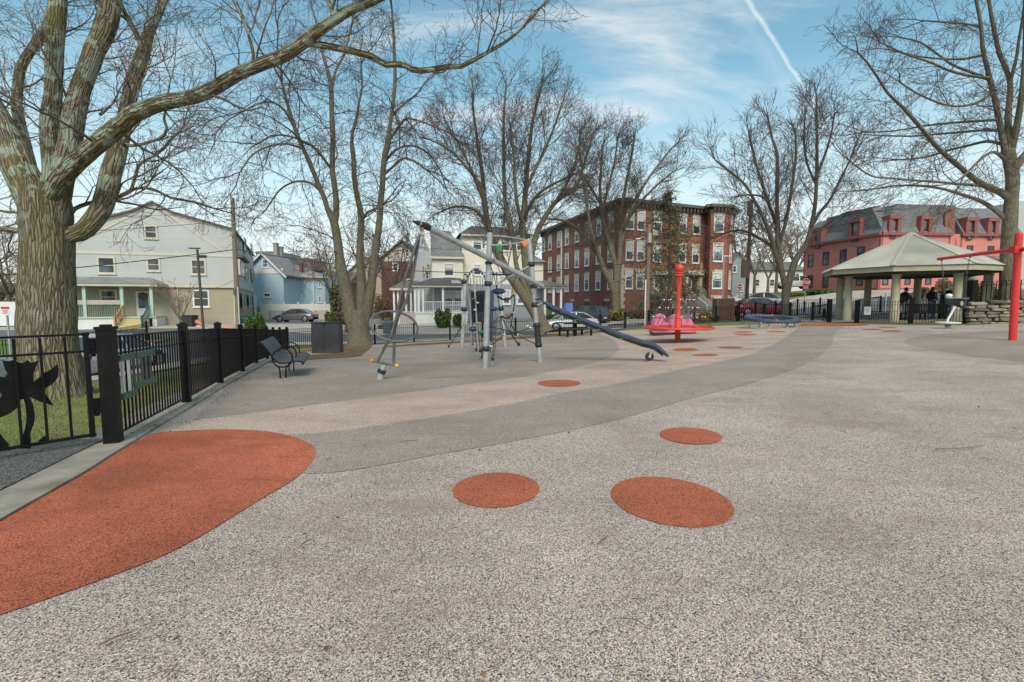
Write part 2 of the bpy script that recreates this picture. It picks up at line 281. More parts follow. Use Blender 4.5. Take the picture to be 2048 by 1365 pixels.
# ------------------------------------------------------------------ mesh builder
ORG = {}
class MB:
    def __init__(s): s.v = []; s.f = []; s.m = []; s.mi = 0
    def face(s, idx): s.f.append(idx); s.m.append(s.mi)
    def add(s, verts, faces):
        o = len(s.v); s.v.extend([tuple(q) for q in verts])
        for q in faces: s.face(tuple(i + o for i in q))
        return s
    def box(s, c, d, rz=0.0, ax=None):
        cx, cy, cz = c; hx, hy, hz = d[0]/2, d[1]/2, d[2]/2; co, si = math.cos(rz), math.sin(rz); vs = []
        for z in (-hz, hz):
            for x, y in ((-hx,-hy),(hx,-hy),(hx,hy),(-hx,hy)):
                if ax: p = Vector(c) + ax[0]*x + ax[1]*y + ax[2]*z; vs.append(tuple(p))
                else: vs.append((cx + x*co - y*si, cy + x*si + y*co, cz + z))
        return s.add(vs, [(3,2,1,0),(4,5,6,7),(0,1,5,4),(1,2,6,5),(2,3,7,6),(3,0,4,7)])
    def bar(s, p, q, w, t, up=Vector((0,0,1))):
        """rectangular bar from p to q: w across, t along up"""
        p, q = Vector(p), Vector(q); d = (q-p); ln = d.length; d.normalize(); sx = d.cross(up)
        if sx.length < 1e-4: sx = d.cross(Vector((1,0,0)))
        sx.normalize(); u = sx.cross(d).normalized()
        return s.box((p+q)/2, (w, ln, t), ax=(sx, d, u))
    def tube(s, pts, rad, n=8, caps=True, closed=False):
        pts = [Vector(p) for p in pts]; k = len(pts)
        if not hasattr(rad, '__len__'): rad = [rad]*k
        o = len(s.v); ref = None
        for i, p in enumerate(pts):
            if closed: t = pts[(i+1) % k] - pts[i-1]
            else: t = pts[min(i+1, k-1)] - pts[max(i-1, 0)]
            if t.length < 1e-9: t = Vector((0,0,1))
            t.normalize()
            if ref is None:
                ref = t.cross(Vector((0,0,1))) if abs(t.z) < 0.9 else t.cross(Vector((1,0,0)))
            ref = (ref - t*ref.dot(t)).normalized(); b = t.cross(ref)
            for j in range(n):
                a = 2*math.pi*j/n; s.v.append(tuple(p + (ref*math.cos(a) + b*math.sin(a))*rad[i]))
        for i in range(k if closed else k-1):
            i2 = (i+1) % k
            for j in range(n):
                j2 = (j+1) % n; s.face((o+i*n+j, o+i*n+j2, o+i2*n+j2, o+i2*n+j))
        if caps and not closed:
            s.face(tuple(o+j for j in reversed(range(n)))); s.face(tuple(o+(k-1)*n+j for j in range(n)))
        return s
    def cyl(s, p, r, h, n=16, r2=None): return s.tube([p, Vector(p)+Vector((0,0,h))], [r, r if r2 is None else r2], n)
    def ball(s, c, r, n=12, m=8, sc=(1,1,1)):
        o = len(s.v); c = Vector(c)
        s.v.append((c.x, c.y, c.z - r*sc[2]))
        for i in range(1, m):
            th = -math.pi/2 + math.pi*i/m
            for j in range(n):
                a = 2*math.pi*j/n; s.v.append((c.x + r*sc[0]*math.cos(th)*math.cos(a), c.y + r*sc[1]*math.cos(th)*math.sin(a), c.z + r*sc[2]*math.sin(th)))
        s.v.append((c.x, c.y, c.z + r*sc[2])); top = len(s.v)-1
        for j in range(n):
            j2 = (j+1) % n; s.face((o, o+1+j2, o+1+j)); s.face((top, o+1+(m-2)*n+j, o+1+(m-2)*n+j2))
            for i in range(m-2): s.face((o+1+i*n+j, o+1+i*n+j2, o+1+(i+1)*n+j2, o+1+(i+1)*n+j))
        return s
    def lathe(s, prof, c=(0,0,0), n=24):
        o = len(s.v)
        for r, z in prof:
            for j in range(n):
                a = 2*math.pi*j/n; s.v.append((c[0]+r*math.cos(a), c[1]+r*math.sin(a), c[2]+z))
        for i in range(len(prof)-1):
            for j in range(n): j2 = (j+1) % n; s.face((o+i*n+j, o+i*n+j2, o+(i+1)*n+j2, o+(i+1)*n+j))
        s.face(tuple(o+j for j in reversed(range(n)))); s.face(tuple(o+(len(prof)-1)*n+j for j in range(n)))
        return s
    def prism(s, poly, ext):
        """closed polygon of 3D points extruded by the vector ext"""
        o = len(s.v); k = len(poly); e = Vector(ext)
        s.v.extend([tuple(p) for p in poly]); s.v.extend([tuple(Vector(p)+e) for p in poly])
        s.face(tuple(o+i for i in range(k))); s.face(tuple(o+k+i for i in reversed(range(k))))
        for i in range(k): j = (i+1) % k; s.face((o+j, o+i, o+k+i, o+k+j))
        return s
    def torus(s, c, Rr, r, n=32, m=8, ax=None, sc=(1,1)):
        c = Vector(c); a = ax or (Vector((1,0,0)), Vector((0,1,0)))
        return s.tube([c + a[0]*Rr*sc[0]*math.cos(2*math.pi*i/n) + a[1]*Rr*sc[1]*math.sin(2*math.pi*i/n) for i in range(n)], r, m, closed=True)
    def build(s, name, mats, parent=None, smooth=False, local=False, bevel=0.0, kind=None, fix=True):
        me = bpy.data.meshes.new(name)
        o3 = Vector((0,0,0)) if (local or parent is None) else ORG.get(parent.name, Vector((0,0,0)))
        vs = np.array(s.v, dtype=float) - np.array(o3)
        me.from_pydata(vs.tolist(), [], s.f)
        if not isinstance(mats, (list, tuple)): mats = [mats]
        for q in mats: me.materials.append(q)
        if len(mats) > 1: me.polygons.foreach_set('material_index', s.m)
        if fix:
            bm = bmesh.new(); bm.from_mesh(me); bmesh.ops.recalc_face_normals(bm, faces=bm.faces)
            if bevel:
                bmesh.ops.bevel(bm, geom=[e for e in bm.edges if e.is_manifold and e.calc_face_angle(0) > 0.5], offset=bevel, segments=2, affect='EDGES', profile=0.6, clamp_overlap=True)
            bm.to_mesh(me); bm.free()
        if smooth:
            me.polygons.foreach_set('use_smooth', [True]*len(me.polygons)); me.set_sharp_from_angle(angle=R(50))
        ob = bpy.data.objects.new(name, me); C.objects.link(ob)
        if parent is not None: ob.parent = parent; ORG[ob.name] = Vector((0,0,0)) if local else o3
        if kind: ob['kind'] = kind
        return ob
def thing(name, label, cat, loc=(0,0,0), group=None, rz=0.0):
    o = bpy.data.objects.new(name, None); C.objects.link(o); o.location = loc; o.rotation_euler = (0,0,rz)
    o.empty_display_size = 0.3; o['label'] = label; o['category'] = cat
    if group: o['group'] = group
    ORG[o.name] = Vector(loc); return o
def tag(o, label, cat, group=None, kind=None):
    o['label'] = label; o['category'] = cat
    if group: o['group'] = group
    if kind: o['kind'] = kind
    return o
def copytree(o, loc=None, rz=None, label=None, parent=None):
    c = o.copy(); C.objects.link(c); c.parent = parent
    if loc is not None: c.location = loc
    if rz is not None: c.rotation_euler = (0,0,rz)
    if label: c['label'] = label
    for ch in list(o.children): copytree(ch, parent=c)
    return c

class Fac:
    """a vertical facade plane through two ground points; a runs along it, z is up, d is outwards"""
    def __init__(s, p0, p1, flip=False):
        s.o = Vector((p0[0], p0[1], 0)); e = Vector((p1[0], p1[1], 0)); s.len = (e - s.o).length; s.u = (e - s.o).normalized()
        s.n = Vector((s.u.y, -s.u.x, 0))
        if flip: s.n = -s.n
    def p(s, a, z, d=0.0): q = s.o + s.u*a + s.n*d; return Vector((q.x, q.y, z))
    def px(s, px, py, d=0.0):
        r = ray(px, py); o = s.o + s.n*d
        t = (o - CAM).dot(s.n) / r.dot(s.n); q = CAM + r*t; return (Vector((q.x, q.y, 0)) - s.o).dot(s.u), q.z
    def box(s, mb, a0, a1, z0, z1, d0, d1):
        mb.box(s.p((a0+a1)/2, (z0+z1)/2, (d0+d1)/2), (abs(a1-a0), abs(d1-d0), abs(z1-z0)), ax=(s.u, s.n, Vector((0,0,1))))
# ================================================================== ground and surfaces
def axis(lo, hi, fine_lo, fine_hi, step, grow=1.35):
    a = list(np.arange(fine_lo, fine_hi + 1e-6, step)); s = step; q = fine_hi
    while q < hi: s *= grow; q += s; a.append(min(q, hi))
    s = step; q = fine_lo; pre = []
    while q > lo: s *= grow; q -= s; pre.append(max(q, lo))
    return np.array(pre[::-1] + a)
def build_ground():
    xs = axis(-1500, 1500, -48, 60, 1.0); ys = axis(-300, 2500, -8, 84, 1.0)
    X_, Y_ = np.meshgrid(xs, ys); z = HN(np.stack([X_.ravel(), Y_.ravel()], 1)) - 0.012
    r = np.hypot(X_.ravel(), Y_.ravel() - 20); k = np.clip((r - 90) / 160, 0, 1); z = z * (1 - k) + k * 1.2
    nx, ny = len(xs), len(ys); mb = MB(); mb.v = list(map(tuple, np.stack([X_.ravel(), Y_.ravel(), z], 1)))
    for j in range(ny - 1):
        for i in range(nx - 1): mb.face((j*nx+i, j*nx+i+1, (j+1)*nx+i+1, (j+1)*nx+i))
    return mb.build('ground', M_GROUND, kind='structure', smooth=False, fix=False)
def drape(name, poly, m, off, cell=1.0, skirt=0.0, kind='structure', parent=None):
    """flat polygon cut along the terrain grid and laid on the terrain"""
    bm = bmesh.new(); vs = [bm.verts.new((p[0], p[1], 0)) for p in poly]
    f = bm.faces.new(vs); bmesh.ops.triangulate(bm, faces=[f], ngon_method='EAR_CLIP')
    xs = [p[0] for p in poly]; ys = [p[1] for p in poly]
    for ax, lo, hi in ((0, min(xs), max(xs)), (1, min(ys), max(ys))):
        q = math.ceil(lo / cell) * cell
        while q < hi:
            co = [0, 0, 0]; no = [0, 0, 0]; co[ax] = q; no[ax] = 1
            bmesh.ops.bisect_plane(bm, geom=bm.verts[:] + bm.edges[:] + bm.faces[:], plane_co=co, plane_no=no, dist=1e-5); q += cell
    bmesh.ops.remove_doubles(bm, verts=bm.verts, dist=1e-4)
    zz = HN([[v.co.x, v.co.y] for v in bm.verts])
    for v, z in zip(bm.verts, zz): v.co.z = z + off
    bmesh.ops.recalc_face_normals(bm, faces=bm.faces)
    if sum(f.normal.z * f.calc_area() for f in bm.faces) < 0: bmesh.ops.reverse_faces(bm, faces=bm.faces)
    if skirt:
        be = [e for e in bm.edges if e.is_boundary]; r = bmesh.ops.extrude_edge_only(bm, edges=be)
        for v in [g for g in r['geom'] if isinstance(g, bmesh.types.BMVert)]: v.co.z -= skirt
    me = bpy.data.meshes.new(name); bm.to_mesh(me); bm.free(); me.materials.append(m)
    o = bpy.data.objects.new(name, me); C.objects.link(o); o['kind'] = kind
    return o
def g2(px, py): p = G(px, py); return (p.x, p.y)
def smooth_poly(pts, it=2, closed=True):
    for _ in range(it):
        q = []; n = len(pts)
        for i in range(n if closed else n-1):
            a, b = pts[i], pts[(i+1) % n]
            q += [tuple(a[k]*.75 + b[k]*.25 for k in range(len(a))), tuple(a[k]*.25 + b[k]*.75 for k in range(len(a)))]
        if not closed: q = [pts[0]] + q + [pts[-1]]
        pts = q
    return pts
def strip(line, w0, w1):
    """polygon between two offsets (left positive) of a 2D polyline"""
    L_, R_ = [], []
    for i, p in enumerate(line):
        a = Vector(line[max(i-1, 0)]); b = Vector(line[min(i+1, len(line)-1)]); t = (b - a).normalized(); nrm = Vector((-t.y, t.x))
        L_.append(tuple(Vector(p) + nrm*w1)); R_.append(tuple(Vector(p) + nrm*w0))
    return R_ + L_[::-1]

def grassmat(name, green, dry, soil, dryamt=0.55):
    m, t, b = _nodes(name); n, l = t.nodes, t.links
    tc = n.new('ShaderNodeTexCoord')
    a = n.new('ShaderNodeTexNoise'); a.inputs['Scale'].default_value = 38; a.inputs['Detail'].default_value = 5; a.inputs['Roughness'].default_value = 0.8; l.new(tc.outputs['Object'], a.inputs['Vector'])
    r = ramp(n, [(0.32, tuple(c*0.45 for c in green)), (0.5, green), (0.68, tuple(min(1, c*1.7) for c in green))]); l.new(a.outputs[0], r.inputs[0])
    p = n.new('ShaderNodeTexNoise'); p.inputs['Scale'].default_value = 1.1; p.inputs['Detail'].default_value = 9; p.inputs['Roughness'].default_value = 0.72; l.new(tc.outputs['Object'], p.inputs['Vector'])
    d1 = n.new('ShaderNodeMapRange'); l.new(p.outputs[0], d1.inputs[0]); d1.inputs[1].default_value = 0.42; d1.inputs[2].default_value = 0.6; d1.inputs[4].default_value = dryamt
    mx = n.new('ShaderNodeMix'); mx.data_type = 'RGBA'; l.new(d1.outputs[0], mx.inputs['Factor']); l.new(r.outputs[0], mx.inputs['A']); mx.inputs['B'].default_value = (*dry, 1)
    q = n.new('ShaderNodeTexNoise'); q.inputs['Scale'].default_value = 2.6; q.inputs['Detail'].default_value = 9; q.inputs['Roughness'].default_value = 0.75; l.new(tc.outputs['Object'], q.inputs['Vector'])
    d2 = n.new('ShaderNodeMapRange'); l.new(q.outputs[0], d2.inputs[0]); d2.inputs[1].default_value = 0.54; d2.inputs[2].default_value = 0.66; d2.inputs[4].default_value = 0.8
    m2 = n.new('ShaderNodeMix'); m2.data_type = 'RGBA'; l.new(d2.outputs[0], m2.inputs['Factor']); l.new(mx.outputs['Result'], m2.inputs['A']); m2.inputs['B'].default_value = (*soil, 1)
    l.new(m2.outputs['Result'], b.inputs['Base Color']); b.inputs['Roughness'].default_value = 0.95; b.inputs['Specular IOR Level'].default_value = 0.15
    bp = n.new('ShaderNodeBump'); bp.inputs['Strength'].default_value = 0.7; bp.inputs['Distance'].default_value = 0.03; l.new(a.outputs[0], bp.inputs['Height']); l.new(bp.outputs[0], b.inputs['Normal'])
    MATS[name] = m; return m
M_GROUND = grassmat('ground_cover', (0.11, 0.14, 0.035), (0.20, 0.16, 0.085), (0.09, 0.06, 0.038), 0.6)
M_LAWN = grassmat('lawn_grass', (0.15, 0.19, 0.05), (0.30, 0.25, 0.12), (0.14, 0.10, 0.065), 0.72)
M_LAWN2 = grassmat('fresh_grass', (0.12, 0.20, 0.045), (0.17, 0.19, 0.07), (0.10, 0.08, 0.05), 0.4)
M_SOIL = grassmat('leaf_litter', (0.16, 0.10, 0.055), (0.24, 0.15, 0.085), (0.10, 0.055, 0.03), 0.6)
GREY = [(0, (0.722, 0.583, 0.495)), (0.22, (0.458, 0.375, 0.309)), (0.42, (0.218, 0.180, 0.157)), (0.58, (0.869, 0.709, 0.596)), (0.7, (0.063, 0.055, 0.056)), (0.8, (0.549, 0.417, 0.293)), (0.9, (0.286, 0.270, 0.278))]
TAN = [(0, (0.651, 0.509, 0.407)), (0.25, (0.493, 0.372, 0.282)), (0.45, (0.335, 0.258, 0.213)), (0.6, (0.710, 0.561, 0.453)), (0.78, (0.217, 0.168, 0.142)), (0.86, (0.543, 0.423, 0.333))]
DARK = [(0, (0.479, 0.398, 0.337)), (0.25, (0.355, 0.294, 0.251)), (0.45, (0.216, 0.185, 0.170)), (0.6, (0.572, 0.465, 0.385)), (0.75, (0.127, 0.113, 0.114)), (0.88, (0.413, 0.320, 0.243))]
ORAN = [(0, (0.593, 0.157, 0.074)), (0.3, (0.479, 0.112, 0.053)), (0.5, (0.274, 0.073, 0.042)), (0.65, (0.661, 0.202, 0.100)), (0.82, (0.114, 0.045, 0.034)), (0.92, (0.524, 0.190, 0.105))]
M_GREY = rubber('rubber_light_grey', GREY, dirt=(0.26, 0.19, 0.125), damt=0.5)
M_TAN = rubber('rubber_sand', TAN, dirt=(0.25, 0.18, 0.105), damt=0.4)
M_DARK = rubber('rubber_dark_grey', DARK, dirt=(0.26, 0.20, 0.115), damt=0.5)
M_ORAN = rubber('rubber_orange', ORAN, dirt=(0.20, 0.06, 0.035), damt=0.3, wear=0.45)
M_ORAN2 = rubber('rubber_orange_worn', ORAN, dirt=(0.20, 0.055, 0.032), damt=0.65, wear=0.7)
M_ASPH = mat('asphalt', (0.12, 0.122, 0.128), 0.6, 0.25, 1.2, 0.4, 90, tint=(0.17, 0.165, 0.16), tfac=0.6)
M_ASPHW = mat('wet_asphalt', (0.19, 0.195, 0.21), 0.32, 0.22, 0.8, 0.15, 60, tint=(0.09, 0.09, 0.1), tfac=0.7)
M_CONC = mat('concrete', (0.30, 0.27, 0.22), 0.85, 0.28, 3.0, 0.35, 70, tint=(0.15, 0.125, 0.06), tfac=0.75)
M_APRON = rubber('gravelly_asphalt', [(0, (0.17,0.16,0.155)), (0.3, (0.10,0.098,0.1)), (0.6, (0.24,0.225,0.21)), (0.75, (0.045,0.045,0.047))], dirt=(0.10,0.07,0.045), damt=0.7, gscale=95)
M_WALK = mat('sidewalk_concrete', (0.44, 0.40, 0.34), 0.85, 0.14, 1.2, 0.2, 60, tint=(0.28, 0.24, 0.19), tfac=0.5)
M_BRKWALK = mat('brick_paving', (0.30, 0.17, 0.13), 0.85, 0.25, 5, 0.3, 60, tint=(0.36, 0.31, 0.27), tfac=0.6)
build_ground()

# playground outline: curb of the left fence, far fence, right side
fence_left = [G(*p) for p in [(228,890),(374,808),(441,769),(485,745),(513,728),(535,719),(548,711),(561,705),(575,700)]]
fl2 = [(p.x, p.y) for p in fence_left]
curb_in = [g2(-420,1290), g2(0,1045), g2(165,952), g2(290,872), g2(400,806), g2(470,762), g2(513,735), (fl2[5][0]+.35, fl2[5][1]), (fl2[8][0]+.4, fl2[8][1]-.5)]
far_line = [(fl2[8][0]+.4, fl2[8][1]-.5)] + [g2(*p) for p in [(640,712),(720,706),(770,694),(830,689),(900,685),(1031,676),(1130,668),(1250,660),(1297,657),(1400,650),(1474,647),(1545,645),(1600,645),(1660,646)]]
play = curb_in + far_line[1:] + [g2(1713,648), g2(1820,651), g2(1932,651), (24.0, 23.2), (30, 21.5), (34, 10), (20, -5), (-4, -5), (-7.5, -2)]
drape('playground_surface', play, M_GREY, 0.004, .5)
# sand coloured sweep between the grey areas
band_up = [(590,873),(750,855),(1024,810),(1127,786),(1231,771),(1334,745),(1411,730),(1489,714),(1540,694),(1571,675),(1592,660),(1606,650)]
band_lo = [(1700,649),(1677,660),(1665,673),(1667,688),(1633,719),(1566,748),(1489,771),(1386,797),(1282,828),(1179,854),(1024,885),(850,915),(750,935),(612,955),(560,930),(560,890)]
bu = [g2(*p) for p in band_up]; bl = [g2(*p) for p in band_lo]
zone_lo = [(385,842),(430,825),(600,807),(750,792),(1024,758),(1101,745),(1179,730),(1225,714),(1241,699),(1231,681),(1200,668),(1165,664)]
zl = [g2(*p) for p in zone_lo]
cl_ = Vector(g2(385, 842))
drape('playground_sand_surface', smooth_poly([g2(300,864), g2(392,846)] + [(x+0.0, y-0.0) for x, y in zl[1:]] + far_line[8:14] + [g2(1606,650)] + bu[::-1] + [g2(450,868)], 1), M_TAN, 0.0065, .5)
drape('playground_dark_surface', smooth_poly(zl, 2, False) + far_line[1:8][::-1] + curb_in[5:][::-1], M_DARK, 0.009, .5)
drape('playground_path_band', smooth_poly(bu, 2, False) + smooth_poly(bl, 2, False), M_DARK, 0.009, .5)
right_oval = [(1806,686),(1815,680),(1830,675),(1902,666),(2048,660),(2300,662),(2500,700),(2400,770),(2200,755),(2048,725),(1928,712),(1850,697),(1815,691)]
drape('playground_dark_oval', smooth_poly([g2(*p) for p in right_oval], 2), M_DARK, 0.0065, .5)
big = [(310,867),(375,863),(450,860),(525,863),(575,872),(615,885),(634,902),(630,920),(600,955),(540,990),(475,1030),(400,1077),(325,1117),(225,1155),(100,1200),(0,1235),(-160,1275),(-430,1300),(-300,1215),(0,1048),(80,998),(165,955),(240,904),(290,876)]
drape('orange_surface_patch', smooth_poly([g2(*p) for p in big], 2), M_ORAN2, 0.0115, 0.5)
def disc(cx, cy, wpx, hpx=None, rot=0):
    p = G(cx, cy); r = abs((G(cx + wpx/2, cy) - G(cx - wpx/2, cy)).length) / 2
    if hpx: r2 = abs((G(cx, cy + hpx/2) - G(cx, cy - hpx/2)).length) / 2
    else: r2 = r
    return [(p.x + r*math.cos(a)*math.cos(rot) - r2*math.sin(a)*math.sin(rot), p.y + r*math.cos(a)*math.sin(rot) + r2*math.sin(a)*math.cos(rot)) for a in [2*math.pi*i/40 for i in range(40)]]
def outl(pts): return smooth_poly([g2(*p) for p in pts], 2)
def ell(cx, cy, a, b, rot):   # pixel ellipse taken to the ground
    return [g2(cx + a*math.cos(t)*math.cos(rot) - b*math.sin(t)*math.sin(rot), cy + a*math.cos(t)*math.sin(rot) + b*math.sin(t)*math.cos(rot)) for t in [2*math.pi*i/36 for i in range(36)]]
for e in [(992,983,87,35,-0.04),(1345,1007,125,47,0.17),(1382,874,63,16.5,0.07),(1118,768,43,7,0.0),(1370,700,25,3.0,0),(1461,696,24,2.4,0),(1411,711,26,2.6,0),(1486,665,20,1.5,0),(1491,670,22,1.5,0),(1552,664,20,1.4,0),(1743,659.5,20,1.3,0),(1783,663,21,1.5,0),(1775,655.5,18,1.2,0)]:
    drape('orange_surface_dot', ell(*e), M_ORAN, 0.0115, 0.5)
drape('orange_gate_patch', [g2(*p) for p in [(1592,651),(1606,647.8),(1660,647),(1722,648),(1740,650),(1700,653),(1640,653)]], M_ORAN, 0.020)

# concrete curb strip along the left fence, asphalt apron under the gate
cur_out = [g2(-420,1180), g2(0,990), g2(130,917), g2(190,893), (fl2[0][0]-.15, fl2[0][1]+.1)] + [(p[0]-.12, p[1]) for p in fl2[1:]]
drape('curb', curb_in + cur_out[::-1], M_CONC, 0.03, 0.5, 0.05)
drape('asphalt_apron', [g2(-420,1180), g2(0,990), g2(130,917), g2(190,893), g2(212,884), g2(150,886), g2(0,908), g2(-300,960)], M_APRON, 0.040, 0.5)
# litter bed and pad by the cabinet
drape('leaf_litter_bed', [g2(*p) for p in [(500,731),(560,722),(600,721),(700,716),(722,713),(712,697),(745,694),(730,690),(575,704),(530,716)]], M_SOIL, 0.022)
drape('litter_strip', [(p[0], p[1]-.9) for p in far_line[3:9]] + [(p[0], p[1]+.5) for p in far_line[3:9]][::-1], M_SOIL, 0.026)
drape('grass_strip', [(p[0]+.0, p[1]-.8) for p in far_line[8:14]] + [(p[0], p[1]+.9) for p in far_line[8:14]][::-1], M_LAWN, 0.026)
# lawn left of the fence
drape('lawn', [(fl2[0][0]-.15, fl2[0][1]+.1)] + [(p[0]-.12, p[1]) for p in fl2[1:]] + [(-14.3, 28), (-13.3, 20), (-12.7, 12), (-11.8, 5), (-11.5, 1), g2(-300,960), g2(0,908), g2(150,886), g2(200,882)], M_LAWN, 0.006)
# streets
st1 = [(-17.5, -10), (-16.8, 4), (-16.4, 14), (-17.4, 22), (-18.5, 30), (-19, 38)]
drape('side_street', strip(st1, -3.6, 3.6), M_ASPH, 0.012)
st2 = [(-60, 34.5), (-30, 34.6), (-14, 34.8), (-4, 35.6), (4, 36.9), (12, 39.6), (22, 43.5), (36, 47.5), (70, 50)]
drape('street', strip(st2, -2.6, 3.0), M_ASPH, 0.018)
drape('far_sidewalk', strip(st2, 3.2, 4.9), M_WALK, 0.11, 1.0, 0.12)
drape('near_sidewalk', strip([(-15, 31.6), (-8.9, 31.8), (0.2, 33.9), (8.5, 36.6)], -.3, .6), M_WALK, 0.05, 1.0, 0.12)
drape('left_sidewalk', strip([(-21.8, -5), (-21.3, 14), (-22, 22), (-23.5, 31)], -.9, .9), M_BRKWALK, 0.10, 1.0, 0.14)
drape('inner_sidewalk', strip([(-12.6, -5), (-12.3, 6), (-12.0, 13), (-13.0, 20), (-14.2, 30)], -.6, .55), M_WALK, 0.10, 1.0, 0.14)
drape('driveway', [(-21.5, 38.5), (-10.5, 39.5), (-14.5, 60), (-33, 60), (-30, 50)], M_ASPHW, 0.03)
drape('house_driveway', [(-7.2, 39.9), (-2.6, 40.3), (-6.5, 47), (-14, 60), (-15.5, 60)], M_ASPHW, 0.036)
drape('front_lawn', [(-48, 37.9), (-23, 38.1), (-22.4, 40.5), (-48, 40.5)], M_LAWN2, 0.04)
drape('left_verge', strip([(-27, -5), (-26.6, 14), (-27.4, 22), (-29, 31)], -3.6, 4.0), M_LAWN2, 0.02)
drape('right_street', [(24, 37.2), (40, 36.5), (70, 38), (70, 47), (40, 46.5), (30, 44.6), (22, 41.2)], M_ASPH, 0.024)
drape('right_sidewalk', [(20.5, 34.8), (30, 36.0), (46, 34.5), (46, 36.2), (30, 37.6), (20.5, 36.6)], M_BRKWALK, 0.07, 1.0, 0.1)
drape('gazebo_floor', [(25 + 4.4*math.cos(R(-138+45*i)), 30.2 + 4.4*math.sin(R(-138+45*i))) for i in range(8)], M_CONC, 0.05, 1.0, 0.08)
drape('gate_path', [g2(1650,646), g2(1722,646), (22.5, 33), (21.5, 36), (19.0, 35.5), (18.8, 33)], M_CONC, 0.03)
drape('bank_lawn', [(29, 48.8), (70, 50.9), (70, 56), (31, 56.4)], M_LAWN2, 0.03)
# ================================================================== bare trees
class Wood:
    """collects tapering branch polylines and turns them into one mesh with numpy"""
    def __init__(s): s.br = {}
    def add(s, pts, rad, sides): s.br.setdefault(sides, []).append((pts, rad))
    def mesh(s, name, m, origin, rough=0.0):
        V, F, UV = [], [], []; off = 0
        for sides, lst in s.br.items():
            P = np.array([c for p, _ in lst for c in p], float); Rr = np.array([c for _, r in lst for c in r], float)
            ln = np.array([len(p) for p, _ in lst]); st = np.concatenate([[0], np.cumsum(ln)[:-1]])
            nxt = np.minimum(np.arange(len(P)) + 1, np.repeat(st + ln - 1, ln)); prv = np.maximum(np.arange(len(P)) - 1, np.repeat(st, ln))
            T = P[nxt] - P[prv]; T /= np.maximum(np.linalg.norm(T, axis=1, keepdims=True), 1e-9)
            bd = P[st + ln - 1] - P[st]; ref = np.where(np.abs(bd[:, 2:3]) > 0.7 * np.linalg.norm(bd, axis=1, keepdims=True), np.array([[0.93, 0.36, 0.0]]), np.array([[0.1, 0.05, 1.0]]))
            ref = np.repeat(ref, ln, axis=0); A = np.cross(T, ref); A /= np.maximum(np.linalg.norm(A, axis=1, keepdims=True), 1e-9); B = np.cross(T, A)
            ang = 2 * np.pi * np.arange(sides) / sides
            seg = np.linalg.norm(P - P[prv], axis=1); arc = np.cumsum(seg)
            rr = Rr[:, None] * np.ones(sides)[None]
            if rough and sides >= 12:
                rr = rr * (1 + rough * 0.7 * np.sin(ang[None] * 3 + arc[:, None] * 1.3) * 0.6 + rough * np.sin(ang[None] * 5 - arc[:, None] * 2.1 + 1) * 0.5)
            ring = P[:, None] + rr[..., None] * (A[:, None] * np.cos(ang)[None, :, None] + B[:, None] * np.sin(ang)[None, :, None])
            V.append(ring.reshape(-1, 3)); UV.append(np.stack([(ang[None] / (2*np.pi) * 2 * np.pi * np.repeat(np.array([r[0] for _, r in lst]), ln)[:, None]), np.repeat(arc[:, None], sides, 1), np.zeros((len(P), sides))], -1).reshape(-1, 3))
            i = np.nonzero(nxt != np.arange(len(P)))[0]; j = np.arange(sides); j2 = (j + 1) % sides
            q = np.stack([i[:, None]*sides + j, i[:, None]*sides + j2, (i[:, None]+1)*sides + j2, (i[:, None]+1)*sides + j], -1).reshape(-1, 4) + off
            F.append(q); off += len(P) * sides
        V = np.concatenate(V) - np.array(origin); F = np.concatenate(F); UV = np.concatenate(UV)
        me = bpy.data.meshes.new(name); me.vertices.add(len(V)); me.vertices.foreach_set('co', V.ravel())
        me.loops.add(F.size); me.loops.foreach_set('vertex_index', F.ravel().astype(np.int32))
        me.polygons.add(len(F)); me.polygons.foreach_set('loop_start', np.arange(0, F.size, 4, dtype=np.int32))
        me.polygons.foreach_set('use_smooth', np.ones(len(F), dtype=bool))
        at = me.attributes.new('barkuv', 'FLOAT_VECTOR', 'POINT'); at.data.foreach_set('vector', UV.ravel())
        me.materials.append(m); me.update(calc_edges=True); me.validate()
        o = bpy.data.objects.new(name, me); C.objects.link(o); return o

def norm(v):
    l = math.sqrt(v[0]*v[0]+v[1]*v[1]+v[2]*v[2]) or 1.0; return (v[0]/l, v[1]/l, v[2]/l)
def perp_rot(rng, d, ang):
    """a direction at angle ang from d, at a random azimuth"""
    r = norm((rng.gauss(0,1), rng.gauss(0,1), rng.gauss(0,1))); dt = r[0]*d[0]+r[1]*d[1]+r[2]*d[2]
    p = norm((r[0]-d[0]*dt, r[1]-d[1]*dt, r[2]-d[2]*dt)); c, s_ = math.cos(ang), math.sin(ang)
    return (d[0]*c+p[0]*s_, d[1]*c+p[1]*s_, d[2]*c+p[2]*s_)
def grow(wood, rng, p, d, length, rad, lvl, S):
    """S: settings; lvl counts up to S['levels']"""
    n = max(3, int(length / S['step'])); st = length / n; pts = [p]; rads = [rad]; trop = S['trop'][lvl]; jit = S['jit']
    rend = max(S['rmin'], rad * 0.28); x, y, z = p
    for i in range(n):
        k = (i + 1) / n
        d = norm((d[0] + rng.gauss(0, jit), d[1] + rng.gauss(0, jit), d[2] + rng.gauss(0, jit*0.7) + trop * (0.4 + k)))
        x += d[0]*st; y += d[1]*st; z += d[2]*st; pts.append((x, y, z)); rads.append(rad + (rend - rad) * k)
    wood.add(pts, rads, 5 if rad > 0.05 else (4 if rad > 0.02 else 3))
    if lvl + 1 < S['levels']: kids(wood, rng, pts, rads, length, lvl + 1, S, 0.18)
